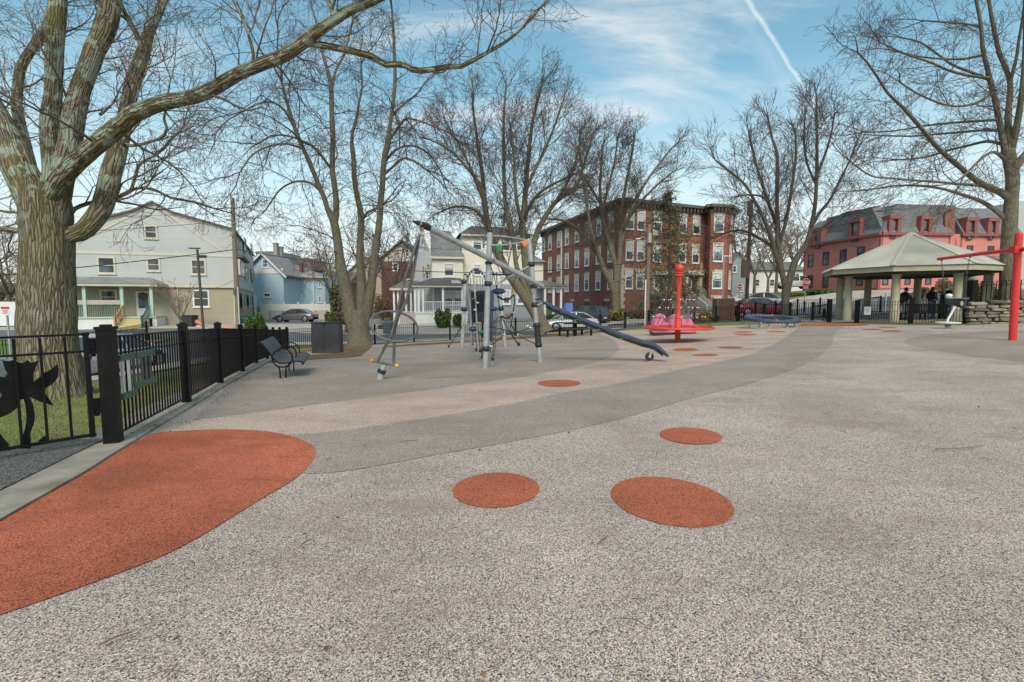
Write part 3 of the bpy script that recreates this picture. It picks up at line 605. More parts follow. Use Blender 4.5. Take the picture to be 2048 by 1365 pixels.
def kids(wood, rng, pts, rads, length, lvl, S, t0=0.2, lf=None):
    cnt = int(length * S['dens'][lvl] + rng.random())
    for k in range(cnt):
        t = t0 + (1 - t0) * (k + rng.random()) / max(cnt, 1); q = t * (len(pts) - 1); i = min(int(q), len(pts) - 2); f = q - i
        a, b = pts[i], pts[i+1]; p = tuple(a[j] + (b[j]-a[j])*f for j in range(3)); d = norm(tuple(b[j]-a[j] for j in range(3)))
        nd_ = perp_rot(rng, d, R(S['ang'][lvl] + rng.gauss(0, 9)))
        if S.get('flat'): nd_ = norm((nd_[0], nd_[1], nd_[2]*(1-S['flat']) ))
        L = S['len'][lvl] * (1.15 - 0.65 * t) * rng.uniform(0.6, 1.25)
        if lf: L *= lf
        r = min(rads[i] * 0.62, S['rad'][lvl] * (L / S['len'][lvl]) ** 0.7); r = max(r, S['rmin'])
        grow(wood, rng, p, nd_, L, r, lvl, S)
def resample(limb, step):
    """limb: list of (px, py, Y, width px) -> world points and radii on a smooth curve"""
    P = [W(a[0], a[1], a[2]) for a in limb]; r = [a[3] * a[2] / FPX / 2 / math.sqrt(1 + ((a[0]-1024)/FPX)**2) for a in limb]
    out, rr = [], []
    for i in range(len(P) - 1):
        p0, p1, p2, p3 = P[max(i-1,0)], P[i], P[i+1], P[min(i+2, len(P)-1)]; n = max(1, int((p2-p1).length / step))
        for k in range(n):
            t = k / n; q = 0.5*((2*p1) + (p2-p0)*t + (2*p0-5*p1+4*p2-p3)*t*t + (3*p1-p0-3*p2+p3)*t**3)
            out.append(tuple(q)); rr.append(r[i] + (r[i+1]-r[i])*t)
    out.append(tuple(P[-1])); rr.append(r[-1]); return out, rr
def limbtree(name, label, limbs, S, bark, twigm, seed, group, big=14, step=0.25, lim_t0=None, wob=0.0):
    rng = random.Random(seed); trunk, crown = Wood(), Wood()
    base = W(limbs[0][0][0], limbs[0][0][1], limbs[0][0][2]); zb = H(base.x, base.y); base.z = zb
    t = thing(name, label, 'tree', tuple(base), group)
    for li, limb in enumerate(limbs):
        opt = {}
        if isinstance(limb[-1], dict): opt = limb[-1]; limb = limb[:-1]
        pts, rr = resample(limb, step)
        if wob:
            pts = [pts[0]] + [(p[0]+rng.gauss(0, wob)*r*1.2, p[1]+rng.gauss(0, wob)*r, p[2]+rng.gauss(0, wob)*r) for p, r in zip(pts[1:], rr[1:])]
        trunk.add(pts, rr, big if rr[0] > 0.12 else 8)
        L = sum((Vector(pts[i+1]) - Vector(pts[i])).length for i in range(len(pts)-1))
        if not opt.get('bare'): kids(crown, rng, pts, rr, L, 0, S, opt.get('t0', 0.25), opt.get('lf'))
        if opt.get('tip', True) and not opt.get('bare') and rr[-1] < 0.2:
            d = norm(tuple(pts[-1][j] - pts[-3][j] for j in range(3))); 
            for q in range(opt.get('tips', 2)): grow(crown, rng, pts[-1], perp_rot(rng, d, R(8 + 16*q)), S['len'][0]*rng.uniform(.7, 1.05)*S.get('tipf', 1), max(rr[-1]*0.85, S['rmin']), 0, S)
    a = trunk.mesh('trunk', bark, base, 0.05); a.parent = t; c = crown.mesh('crown', twigm, base); c.parent = t
    return t
B_BIG = barkmat('bark_furrowed', ridge=(0.29, 0.245, 0.17), groove=(0.06, 0.045, 0.03), moss=(0.17, 0.16, 0.035), mossamt=0.6, lichen=(0.36, 0.42, 0.32), lamt=0.85)
B_MID = barkmat('bark_grey_brown', ridge=(0.19, 0.16, 0.12), groove=(0.09, 0.075, 0.055), moss=(0.15, 0.15, 0.06), mossamt=0.5, sc=0.7, bump=0.7, lamt=0.15)
B_FAR = barkmat('bark_far', ridge=(0.15, 0.125, 0.10), groove=(0.075, 0.062, 0.052), moss=(0.13, 0.13, 0.06), mossamt=0.4, sc=0.6, bump=0.5)
T_BIG = mat('twig_grey_brown', (0.13, 0.10, 0.08), 0.9, 0.35, 1.5, tint=(0.20, 0.19, 0.12), tfac=0.6)
T_MID = mat('twig_dark_brown', (0.095, 0.072, 0.062), 0.9, 0.3, 1.0, tint=(0.15, 0.12, 0.09), tfac=0.5)
T_RED = mat('twig_reddish', (0.25, 0.175, 0.135), 0.9, 0.3, 1.0, tint=(0.30, 0.24, 0.16), tfac=0.6)

# --- the great lichen-covered tree at the left
A = 8.5
limbsA = [
 [(110,800,A,172),(110,782,A,158),(109,768,A,146),(107,750,A,138),(106,735,A,134),(100,690,A,128),(98,640,A,127),(97,580,A,121),(95,520,A,116),(93,460,A,113),(90,410,A,112),(86,370,A,96),{'bare':1}],
 [(84,430,A,86),(60,380,A,82),(38,335,A,76),(14,275,A+.1,62),(-8,225,A+.2,52),(-40,160,A+.3,42),(-80,60,A+.4,30)],
 [(60,330,A+.5,30),(38,240,A+.8,27),(34,205,A+.9,25),(36,170,A+1,24),(44,130,A+1.1,23),(68,92,A+1.2,21),(90,50,A+1.4,16),(110,-30,A+1.7,10)],
 [(92,440,A,60),(98,400,A,50),(102,342,A,38),(99,270,A-.1,44),(101,239,A-.1,46),(105,200,A-.2,38),(108,154,A-.2,37),(111,68,A-.3,40),(116,0,A-.3,38),(119,-90,A-.3,33)],
 [(106,430,A,66),(122,360,A,54),(137,307,A,50),(144,260,A,50),(150,220,A,48),(160,180,A+.05,43),(175,140,A+.1,41),(191,96,A+.15,43),(212,52,A+.2,46),(222,0,A+.2,44),(226,-90,A+.2,40)],
 [(104,390,A-.1,50),(120,362,A-.2,44),(148,330,A-.35,44),(171,307,A-.45,45),(200,284,A-.55,43),(222,267,A-.6,43),(250,243,A-.7,38),(273,226,A-.75,38),(310,211,A-.8,34),(342,202,A-.85,33),(378,195,A-.9,31),(410,185,A-.9,30),(445,166,A-.95,29),(478,147,A-1,27),(505,136,A-1,26),(530,126,A-1,26),(558,116,A-1,26),(581,103,A-1,26),(606,86,A-1,24),(632,65,A-1,23),(665,42,A-1,21),(700,20,A-1,19),(745,2,A-1,17),(800,-25,A-1,14),{'t0':0.2}],
 [(590,97,A-1,20),(602,89,A-.98,15),(619,88,A-.95,14),(645,91,A-.9,14),(673,96,A-.9,14),(705,103,A-.85,13.5),(742,113,A-.8,13.5),(756,121,A-.8,13),(772,130,A-.8,12.5),(790,129,A-.75,12),(810,131,A-.7,12),(824,139,A-.7,12),(841,142,A-.7,11.5),(860,140,A-.7,11),(878,137,A-.7,11),(900,133,A-.65,10),(923,133,A-.6,9.5),(945,122,A-.6,8),(981,102,A-.6,7),(1010,85,A-.5,6),(1032,68,A-.5,5),(1050,52,A-.5,4.5),(1066,34,A-.5,4),(1094,0,A-.4,3),{'t0':0.45,'lf':0.8}],
 [(128,472,A+.1,46),(158,466,A+.15,44),(182,446,A+.2,45),(202,418,A+.25,46),(214,385,A+.3,46),(222,350,A+.3,45),(232,315,A+.3,42),(240,285,A+.35,38),(248,250,A+.35,33),(253,222,A+.4,31),(259,195,A+.4,31),(266,164,A+.45,32),(275,138,A+.45,30),(284,113,A+.5,29),(290,95,A+.5,26),(294,76,A+.5,24),(305,50,A+.55,19),(318,22,A+.6,19),(330,-10,A+.65,18),(345,-70,A+.7,15),{'t0':0.3}],
 [(290,88,A+.5,16),(276,78,A+.5,12),(268,58,A+.5,11),(253,34,A+.55,11),(241,7,A+.6,10),(225,-30,A+.7,8)],
 [(205,400,A+.3,16),(232,396,A+.3,10),(252,388,A+.35,9),(267,379,A+.4,8),(290,376,A+.4,7),(318,384,A+.45,6),(342,396,A+.5,6),(385,404,A+.55,5),(427,417,A+.6,4),{'t0':0.1}],
 [(262,383,A+.4,8),(268,362,A+.4,7.5),(273,342,A+.4,7),(280,328,A+.4,7),(294,318,A+.4,7),(312,310,A+.4,6),(328,297,A+.4,6),(340,282,A+.4,4.5),{'t0':0.1}],
 [(246,288,A+.3,10),(262,292,A+.3,8),(280,290,A+.3,7),(306,282,A+.3,7),(328,272,A+.3,6.5),(334,258,A+.3,6.5),(328,238,A+.3,6),(332,215,A+.3,5),(339,171,A+.3,4),{'t0':0.1}],
 [(135,440,A+.5,12),(150,418,A+.5,11),(190,404,A+.7,9),(230,402,A+.9,7),{'t0':0.2}],
 [(80,462,A+.3,18),(40,462,A+.5,17),(0,458,A+.7,15),(-50,452,A+.9,12),{'lf':.7}],
 [(70,430,A+.5,10),(30,425,A+.8,8),(0,422,A+1,7),(-40,410,A+1.2,6),{'lf':.7}],
 [(505,133,A-1,10),(507,112,A-1,7),(500,80,A-1,6.5),(486,40,A-1,6),(468,0,A-1,5),(455,-40,A-1,4)],
 [(200,230,A+.15,8),(226,206,A+.3,5),(235,190,A+.3,4),{'lf':.6}],
 [(670,38,A-1,9),(662,18,A-1,7),(655,-10,A-1,6)],
]
SA = dict(levels=4, step=0.10, rmin=0.0028, jit=0.16, trop=[0.05, 0.035, 0.03, 0.02], dens=[2.2, 5.8, 7.2, 5.0], ang=[54, 48, 46, 45], len=[1.55, 0.75, 0.36, 0.18], rad=[0.022, 0.009, 0.0045, 0.003])
limbtree('lichen_covered_tree', 'big forked tree with furrowed mossy bark and lichen patches behind the iron fence at left', limbsA, SA, B_BIG, T_BIG, 3, 'bare trees', big=28, step=0.10, wob=0.012)

# --- multi-stemmed weeping tree left of centre
Bd = 26.5
def at(Y, l, o={}): return [(a, b, Y + (c[1] if len(c) > 1 else 0), c[0]) for a, b, *c in l] + ([o] if o else [])
limbsB = [
 at(Bd, [(720,700,62),(719,685,50),(718,660,40),(717,640,40),(718,620,34)], {'bare':1}),
 at(Bd, [(712,672,30),(704,640,30),(696,600,28),(688,565,26,-.1),(684,549,26,-.2),(679,515,19,-.3),(676,488,18,-.3),(670,453,17,-.4),(666,438,16,-.4),(655,418,11,-.6),(648,395,10,-.7),(639,376,10,-.8),(629,350,9.5,-1),(619,325,9.5,-1.1),(604,292,8.5,-1.3),(591,260,8,-1.5),(584,240,8,-1.5),(578,219,7.5,-1.6),(570,192,6,-1.7),(564,164,5,-1.8),(562,130,4.5,-1.9),(555,100,3.5,-2),(556,60,3,-2)]),
 at(Bd, [(668,450,15,-.4),(672,430,13,-.1),(672,400,12,0),(668,365,11.5,0),(665,342,11,.1),(665,300,10.5,.2),(666,273,10,.2),(664,240,10,.3),(663,205,9.5,.3),(662,175,9,.3),(655,140,7,.3),(646,110,6,.3),(640,85,5,.3),(634,50,4,.3),(622,10,3,.4)]),
 at(Bd, [(719,668,30,.3),(722,620,26,.4),(722,580,19,.5),(721,548,15,.6),(719,520,14,.6),(720,488,14,.6),(722,462,13,.7),(722,430,13,.7),(717,405,11,.8),(711,376,10,.9),(708,345,10,.9),(708,325,10,1),(703,290,7,1.1),(706,262,6,1.2),(711,246,6.5,1.2),(716,222,5,1.3),(718,205,4.5,1.3),(724,175,4,1.4),(722,130,3,1.4)]),
 at(Bd, [(728,660,24,.2),(737,605,22,0),(744,570,17,-.2),(746,549,15,-.2),(749,520,15,-.3),(752,495,14,-.3),(757,461,13.5,-.4),(760,430,12.5,-.5),(761,405,12,-.5),(765,370,11,-.6),(766,342,11,-.6),(770,310,11,-.7),(776,284,11,-.8),(780,250,7.5,-.9),(784,222,7.5,-.9),(788,190,7.5,-1),(790,154,7,-1),(789,110,6,-1.1),(787,68,5,-1.1),(784,20,4,-1.2)]),
 at(Bd, [(662,338,5,.1),(640,308,6,-.5),(622,290,5.5,-1),(606,284,5,-1.5)], {'t0':0.3}),
 at(Bd, [(664,175,6,.3),(672,140,5,.8),(688,110,4.5,1.2),(696,80,4,1.5),(706,40,3,1.8)]),
 at(Bd, [(776,284,6,-.8),(792,262,5.5,-1.2),(808,240,5,-1.6),(822,238,4,-2),(850,246,3.5,-2.5),(890,262,3,-3)], {'t0':0.1}),
 at(Bd, [(768,350,5,-.6),(790,330,5,-1),(810,316,4.5,-1.4),(840,330,4,-1.8)], {'t0':0.1}),
 at(Bd, [(782,235,6,-.9),(800,215,5,-.4),(832,190,4,0),(850,165,3,.4)], {'t0':0.1}),
 at(Bd, [(721,445,6,.7),(735,425,6,1),(752,418,5,1.3)], {'t0':0.3}),
 at(Bd, [(588,255,5,-1.5),(570,222,5,-2),(545,205,4.5,-2.5),(515,208,4,-3),(490,222,3.5,-3.5)], {'t0':0.05}),
 at(Bd, [(604,298,5,-1.3),(575,288,4.5,-1.8),(540,292,4,-2.3),(505,310,3.5,-2.8),(480,345,3,-3.2)], {'t0':0.05}),
 at(Bd, [(645,388,5,-.7),(620,366,4.5,-.2),(590,364,4,.4),(560,380,3.5,.9),(535,415,3,1.3)], {'t0':0.05}),
 at(Bd, [(766,330,5,-.6),(792,300,4.5,-.2),(825,292,4,.4),(858,308,3.5,.9),(880,340,3,1.2)], {'t0':0.05}),
 at(Bd, [(600,280,4,-1.3),(575,272,4.5,-1),(545,272,4,-.6),(515,288,3.5,-.2)], {'t0':0.05}),
 at(Bd, [(564,165,4,-1.8),(545,130,3.5,-2.4),(520,100,3,-3),(500,60,2.5,-3.4)], {'t0':0.05}),
]
SB = dict(levels=4, step=0.22, rmin=0.0065, jit=0.13, trop=[-0.02, -0.07, -0.075, -0.05], dens=[1.15, 2.2, 3.0, 2.4], ang=[58, 46, 42, 40], len=[3.3, 2.2, 1.2, 0.5], rad=[0.034, 0.018, 0.010, 0.008])
limbtree('weeping_bare_tree', 'tall bare tree with four mossy stems and drooping twigs beside the dark metal cabinet', limbsB, SB, B_MID, T_MID, 5, 'bare trees', step=0.3)

# --- fan shaped trees
Cd = 31.5
limbsC = [
 at(Cd, [(1088,664,40),(1085,652,28),(1080,640,27),(1072,625,26)], {'bare':1}),
 at(Cd, [(1080,645,22),(1057,605,20),(1040,580,20),(1027,560,20),(1013,540,18),(1003,522,17),(992,498,15),(984,475,13,.2),(977,452,12,.4),(971,420,11,.5),(967,393,11,.6),(966,360,8,.7),(962,330,7,.7),(956,290,6,.8),(950,250,5,.8),(945,210,4,1)]),
 at(Cd, [(1074,630,16),(1058,590,14),(1045,560,11),(1034,537,10),(1030,510,8.5),(1028,490,8),(1020,460,8,-.4),(1014,430,7.5,-.5),(1009,393,7,-.6),(1008,350,7,-.8),(1008,305,6.5,-.8),(1007,260,5.5,-1),(1009,210,4.5,-1),(1012,170,3.5,-1)]),
 at(Cd, [(1082,640,18),(1070,600,17),(1059,565,17),(1053,537,17),(1050,505,15),(1048,480,14),(1045,450,13),(1048,420,12,.2),(1050,395,11,.3),(1053,360,9,.4),(1056,325,8,.5),(1060,280,7,.6),(1066,240,6,.7),(1076,200,5,.8),(1085,165,4,.9)]),
 at(Cd, [(1058,560,12,.1),(1062,520,12,.3),(1067,490,12,.5),(1076,462,11,.7),(1090,435,10,1),(1108,408,9,1.3),(1130,390,8,1.6),(1152,372,7,2),(1165,340,5.5,2.4),(1176,300,4.5,2.6),(1190,262,3.5,3)]),
 at(Cd, [(1049,440,8,0),(1058,415,7,-.8),(1075,390,6,-1.6),(1100,372,5,-2.3),(1135,355,4,-3)]),
 at(Cd, [(1045,450,8,0),(1035,410,7,-1),(1030,360,6,-1.5),(1028,310,5,-2),(1022,260,4,-2.3)]),
 at(Cd, [(975,445,8,.4),(955,425,6,1),(935,415,5,1.6),(905,415,4,2.2),(880,425,3,2.6)]),
 at(Cd, [(970,410,7,.5),(955,370,6,0),(938,330,5,-.6),(918,290,4,-1),(895,250,3,-1.5)]),
 at(Cd, [(966,380,6,.6),(945,350,5,1.4),(920,320,4.5,2),(890,295,3.5,2.6),(860,280,3,3)]),
 at(Cd, [(1053,380,7,.3),(1070,340,6,.8),(1090,300,5,1.2),(1110,250,4,1.6),(1125,205,3,2)]),
 at(Cd, [(1108,408,6,1.3),(1130,375,5,.8),(1150,330,4,.3),(1160,280,3,0)]),
]
SC_ = dict(tipf=.4, levels=4, step=0.25, rmin=0.0075, jit=0.07, trop=[0.055, 0.05, 0.035, 0.03], dens=[2.1, 2.9, 3.2, 2.4], ang=[36, 36, 40, 40], len=[2.7, 1.75, 1.0, 0.5], rad=[0.036, 0.019, 0.011, 0.009])
limbtree('fan_shaped_bare_tree', 'bare tree with leaning dark stems and a dense twig crown behind the climbing structure', limbsC, SC_, B_MID, T_MID, 8, 'bare trees', step=0.35)
Dd = 50
limbsD = [
 at(Dd, [(1233,632,24),(1232,610,19),(1231,590,19)], {'bare':1}),
 at(Dd, [(1231,592,15),(1222,565,13),(1209,542,11),(1200,520,10),(1192,502,9),(1171,475,7,.4),(1148,452,6,.9),(1125,441,5,1.4),(1095,438,4,2)]),
 at(Dd, [(1212,548,8),(1196,505,8,-.3),(1185,470,7,-.6),(1175,420,6,-1),(1168,370,5,-1.3),(1160,310,4,-1.6)]),
 at(Dd, [(1231,590,12),(1232,560,11),(1231,530,10),(1222,500,9),(1214,470,8,.3),(1204,430,7,.6),(1200,390,6,.8),(1202,340,5,1),(1206,290,4,1)]),
 at(Dd, [(1233,585,12),(1236,550,11),(1240,515,11),(1240,470,9),(1242,430,7,-.6),(1250,380,6,-1),(1260,330,5,-1.4),(1268,280,4,-1.6)]),
 at(Dd, [(1232,540,8),(1222,480,8,.6),(1212,430,6,1.2),(1190,390,5,1.8),(1165,350,4,2.4)]),
 at(Dd, [(1240,500,7),(1252,450,7,.8),(1270,405,6,1.4),(1295,360,5,2),(1325,320,4,2.6),(1345,295,3,3)]),
 at(Dd, [(1241,460,6),(1262,430,6,-.8),(1285,400,5,-1.6),(1315,370,4,-2.2),(1345,345,3,-3)]),
 at(Dd, [(1204,430,5),(1215,380,5,-1),(1228,330,4,-1.8),(1235,280,3,-2.4)]),
]
SD = dict(SC_, levels=4, step=0.4, rmin=0.012, len=[3.7, 2.3, 1.25, 0.7], rad=[0.05, 0.027, 0.016, 0.013], dens=[1.25, 2.1, 2.6, 2.2])
limbtree('yard_bare_tree', 'bare tree with forked trunk standing in front of the long brick apartment wall', limbsD, SD, B_MID, T_MID, 9, 'bare trees', step=0.5)
Ed = 34.0
limbsE = [
 at(Ed, [(1572,640,30),(1570,626,19),(1571,600,17),(1572,585,18),(1574,566,22)], {'bare':1}),
 at(Ed, [(1570,570,14),(1563,540,12),(1559,510,11),(1556,480,11),(1555,444,10),(1554,409,8,.3),(1554,360,7.5,.4),(1554,307,6.5,.5),(1545,280,5,.6),(1538,245,4,.6)]),
 at(Ed, [(1562,545,10),(1550,505,10,-.3),(1541,470,9,-.6),(1530,445,8,-.9),(1520,422,7,-1.2),(1508,400,6,-1.5),(1490,370,5,-1.8),(1462,345,4,-2.1),(1430,320,3,-2.4)]),
 at(Ed, [(1563,540,9),(1555,512,8,.5),(1540,490,7,1),(1517,476,6.5,1.5),(1500,466,6,1.9),(1484,461,5,2.2),(1457,464,4,2.8),(1430,475,3,3.2)]),
 at(Ed, [(1576,568,17),(1583,545,15,0),(1590,523,14,0),(1601,506,13,.1),(1612,490,12,.2),(1619,470,11,.3),(1622,455,10,.4),(1627,430,9,.5),(1631,400,8,.5),(1634,341,7,.6),(1634,290,6,.6),(1633,239,5,.7),(1633,195,3.5,.7)]),
 at(Ed, [(1622,455,8,.4),(1640,425,7,.8),(1660,400,6,1.2),(1680,360,5,1.6),(1700,320,4,2),(1715,280,3,2.4)]),
 at(Ed, [(1612,490,7,.2),(1635,465,6,-.4),(1665,440,5,-1),(1695,425,4,-1.6),(1725,420,3,-2.2)]),
 at(Ed, [(1558,490,8),(1570,450,8,-.5),(1578,410,7,-1),(1586,360,6,-1.4),(1592,310,5,-1.8),(1590,260,4,-2)]),
 at(Ed, [(1556,460,7),(1542,420,6.5,.8),(1525,370,6,1.2),(1510,320,5,1.6),(1498,270,4,2)]),
 at(Ed, [(1634,350,5,.6),(1650,310,5,0),(1662,270,4,-.6),(1668,235,3,-1)]),
 at(Ed, [(1634,370,5,.6),(1615,330,5,1.2),(1608,280,4,1.8),(1610,235,3,2.2)]),
 at(Ed, [(1556,450,5),(1532,400,5,-1.2),(1500,390,4,-2),(1465,395,3,-3)]),
]
SE = dict(SC_, step=0.27, rmin=0.008, len=[3.2, 1.8, 0.95, 0.5], ang=[36, 36, 38, 38], trop=[0.05, 0.045, 0.03, 0.03], dens=[1.5, 2.5, 3.0, 2.5])
limbtree('twin_crowned_bare_tree', 'bare tree with two upright crowns by the parked cars left of the red stop sign', limbsE, SE, B_FAR, T_MID, 10, 'bare trees', step=0.35)
Fd = 26.5
limbsF = [
 at(Fd, [(2013,640,44),(2014,600,38),(2016,540,37),(2018,480,34),(2020,443,33),(2023,400,30),(2025,358,30),(2020,325,30),(2016,300,30)], {'bare':1}),
 at(Fd, [(2012,310,16),(2003,265,14),(1994,222,13,-.2),(1988,190,12.5,-.3),(1981,164,12,-.4),(1973,130,10,-.5),(1966,100,9.5,-.6),(1962,51,8,-.8),(1952,0,7,-1),(1945,-50,5,-1.2)], {'t0':0.1}),
 at(Fd, [(2016,310,18),(2017,270,17),(2016,235,15,.2),(2019,200,13,.3),(2020,164,12,.4),(2008,130,10.5,.5),(1998,102,10,.5),(1988,60,9,.6),(1980,17,8,.7),(1972,-40,6,.8)], {'t0':0.1}),
 at(Fd, [(2020,310,18),(2032,260,16,-.3),(2040,215,14,-.6),(2046,160,12,-.9),(2050,100,10,-1.1),(2050,30,8,-1.3),(2052,-40,6,-1.5)], {'t0':0.1}),
 at(Fd, [(2020,166,10,.4),(2032,120,8,0),(2038,80,7,-.3),(2046,30,6,-.6),(2050,-20,5,-.9)], {'t0':0.1}),
 at(Fd, [(2022,350,18),(2050,310,17,.4),(2090,260,14,.8),(2130,190,11,1.2),(2170,100,8,1.6)], {'t0':0.1}),
 at(Fd, [(2016,395,20),(1998,383,17),(1980,376,16,-.3),(1963,368,15,-.6),(1940,352,13,-1),(1918,333,12,-1.3),(1895,314,11.5,-1.6),(1872,292,10,-1.9),(1850,266,9,-2.2),(1827,239,8.5,-2.5),(1802,212,7,-2.8),(1776,187,6,-3.1),(1755,155,5,-3.4),(1735,126,4.5,-3.7),(1715,105,3.5,-4)], {'t0':0.12}),
 at(Fd, [(2014,440,16),(1998,426,13,.3),(1975,410,11,.6),(1950,398,9.5,.9),(1925,390,8,1.2),(1885,378,7,1.6),(1840,372,6,2),(1790,372,4.5,2.5),(1740,380,3,3)], {'t0':0.12}),
 at(Fd, [(1975,374,9,-.4),(1940,370,8,-.8),(1909,368,7,-1.2),(1870,364,6,-1.6),(1827,361,5.5,-2),(1785,357,4.5,-2.5),(1742,352,4,-3),(1701,324,3,-3.4)], {'t0':0.12}),
 at(Fd, [(2001,262,9),(1965,261,7,.5),(1920,265,6,1),(1870,269,5,1.5),(1820,273,4,2),(1770,271,3,2.5)], {'t0':0.05}),
 at(Fd, [(1994,240,8,-.2),(1950,243,7,.3),(1905,246,6,.8),(1850,252,5,1.4),(1790,262,4,2),(1730,265,3,2.6)], {'t0':0.05}),
 at(Fd, [(1986,185,8,-.4),(1960,203,7,-1),(1930,212,6,-1.5),(1890,210,5,-2),(1840,190,4,-2.5),(1800,165,3.5,-3)], {'t0':0.05}),
 at(Fd, [(1976,156,8,-.5),(1940,152,7,-.9),(1900,142,6,-1.3),(1860,125,5,-1.8),(1815,110,4,-2.3),(1760,85,3,-2.8)], {'t0':0.05}),
 at(Fd, [(1978,160,8,-.5),(1945,146,7,.2),(1905,130,6,.9),(1870,105,5,1.5),(1840,85,4,2),(1800,75,3,2.4)], {'t0':0.05}),
 at(Fd, [(1966,110,7,-.6),(1930,118,6,0),(1880,118,5,.7),(1830,112,4,1.3),(1780,100,3,1.8)], {'t0':0.05}),
 at(Fd, [(1962,55,6,-.8),(1930,48,5,-.3),(1890,45,4.5,.2),(1850,42,3.5,.8)], {'t0':0.05}),
 at(Fd, [(2006,290,9),(1975,283,8,1),(1935,292,7,2),(1900,300,6,2.6),(1850,315,4.5,3.2),(1800,320,3.5,3.8)], {'t0':0.05}),
 at(Fd, [(2010,320,9),(1990,305,8,-1),(1970,312,7,-2),(1945,335,6,-2.8),(1925,355,5,-3.4)], {'t0':0.05}),
]
SF = dict(levels=4, step=0.2, rmin=0.0065, jit=0.11, trop=[0.0, 0.01, 0.02, 0.02], dens=[1.3, 2.9, 3.7, 2.8], ang=[48, 44, 42, 40], len=[2.5, 1.4, 0.72, 0.36], rad=[0.024, 0.014, 0.009, 0.0075])
limbtree('spreading_bare_tree', 'tall bare tree with long level boughs rising behind the stone wall at right', limbsF, SF, B_MID, T_MID, 12, 'bare trees', step=0.3)

# --- smaller background trees made by one generator
def smalltree(label, px, Y, h, spread, seed, stems=3, m=None, bark=None, trunk_h=0.25, r0=None, name='background_tree', cat='tree', group='background trees', dens=1.0, trop=0.05, lean=0.0, rmin=None, lvls=4, sink=0.1):
    p = gat(px, Y) if px is not None else Y; rng = random.Random(seed); t = thing(name, label, cat, tuple(p), group)
    tr, cr = Wood(), Wood(); r0 = r0 or h * 0.018; k = p.y / FPX; rmin = rmin or max(0.0022 * p.y / 8, 0.004)
    S = dict(levels=lvls, step=h * 0.03, rmin=rmin, jit=0.10, trop=[trop, trop, trop*.7, .02], dens=[9*dens/h, 16*dens/h, 22*dens/h, 26*dens/h], ang=[38, 38, 40, 40], len=[h*.30, h*.17, h*.09, h*.045], rad=[r0*.35, r0*.2, rmin*1.4, rmin])
    th = h * trunk_h; top = (p.x + lean*th, p.y, p.z + th)
    tr.add([(p.x, p.y, p.z - sink), (p.x + lean*th*.5, p.y, p.z + th*.5), top], [r0*1.25, r0, r0*.9], 8)
    for i in range(stems):
        a = 2*math.pi*(i + rng.random()*.6)/stems; d = norm((math.cos(a)*spread/h*1.1, math.sin(a)*spread/h*1.1, 1.0)); pts = [top]; rr = [r0*.62]; L = (h - th)*rng.uniform(.8, 1.0); n = 12
        for q in range(n):
            d = norm((d[0]+rng.gauss(0,.07), d[1]+rng.gauss(0,.07), d[2]+.04)); e = pts[-1]; s_ = L/n; pts.append((e[0]+d[0]*s_, e[1]+d[1]*s_, e[2]+d[2]*s_)); rr.append(r0*.62*(1-(q+1)/n*.85))
        tr.add(pts, rr, 6); kids(cr, rng, pts, rr, L, 0, S, 0.12)
    a = tr.mesh('trunk', bark or B_FAR, p); a.parent = t; c = cr.mesh('crown', m or T_MID, p); c.parent = t
    return t
smalltree('reddish bare tree beyond the driveway behind the four-stemmed tree, left side', 665, 58, 11.5, 6.5, 21, 5, T_RED)
smalltree('slender bare tree seen between the stems of the four-stemmed tree', 735, 56, 13, 5.0, 22, 4, T_RED)
smalltree('bare tree in front of the brick gabled house', 790, 60, 12, 5.5, 23, 4, T_MID)
smalltree('bare tree above the white porch house roof, left of the fan-shaped tree', 870, 75, 16, 8, 24, 5, T_MID)
smalltree('bare tree right behind the white house gable', 1020, 78, 17, 8, 25, 5, T_MID)
smalltree('bare street tree between the brown pole and the twin-crowned tree', 1508, 62, 9.5, 4.5, 26, 4, T_RED, B_MID)
smalltree('thin bare tree just left of the twin-crowned tree trunk', 1535, 56, 8.5, 4, 27, 4, T_RED, B_MID)
smalltree('bare tree beyond the stop sign with pale trunk', 1552, 66, 11, 5, 28, 5, T_RED, B_MID)
smalltree('bare tree far left beside the white trailer', 22, 52, 12, 9, 29, 5, T_RED)
smalltree('wide bare tree at the far left edge over the trailer', -60, 60, 14, 11, 30, 6, T_RED)
smalltree('bare hedge tree behind the white trailer at left', 60, 64, 10, 9, 31, 6, T_RED)
smalltree('bare tree above the blue house roof end', 630, 90, 13, 8, 32, 5, T_MID)
smalltree('tall bare tree behind the brick apartment corner at right', 1476, 85, 17, 8, 33, 5, T_MID)
smalltree('bare tree beyond the red building left end', 1590, 92, 16, 8, 34, 5, T_MID)
smalltree('small bare ornamental tree against the tan siding', 362, 38.4, 3.9, 2.2, 35, 6, T_RED, B_MID, trunk_h=0.16, r0=0.06, name='ornamental_tree', trop=0.03, dens=.8, lvls=3)
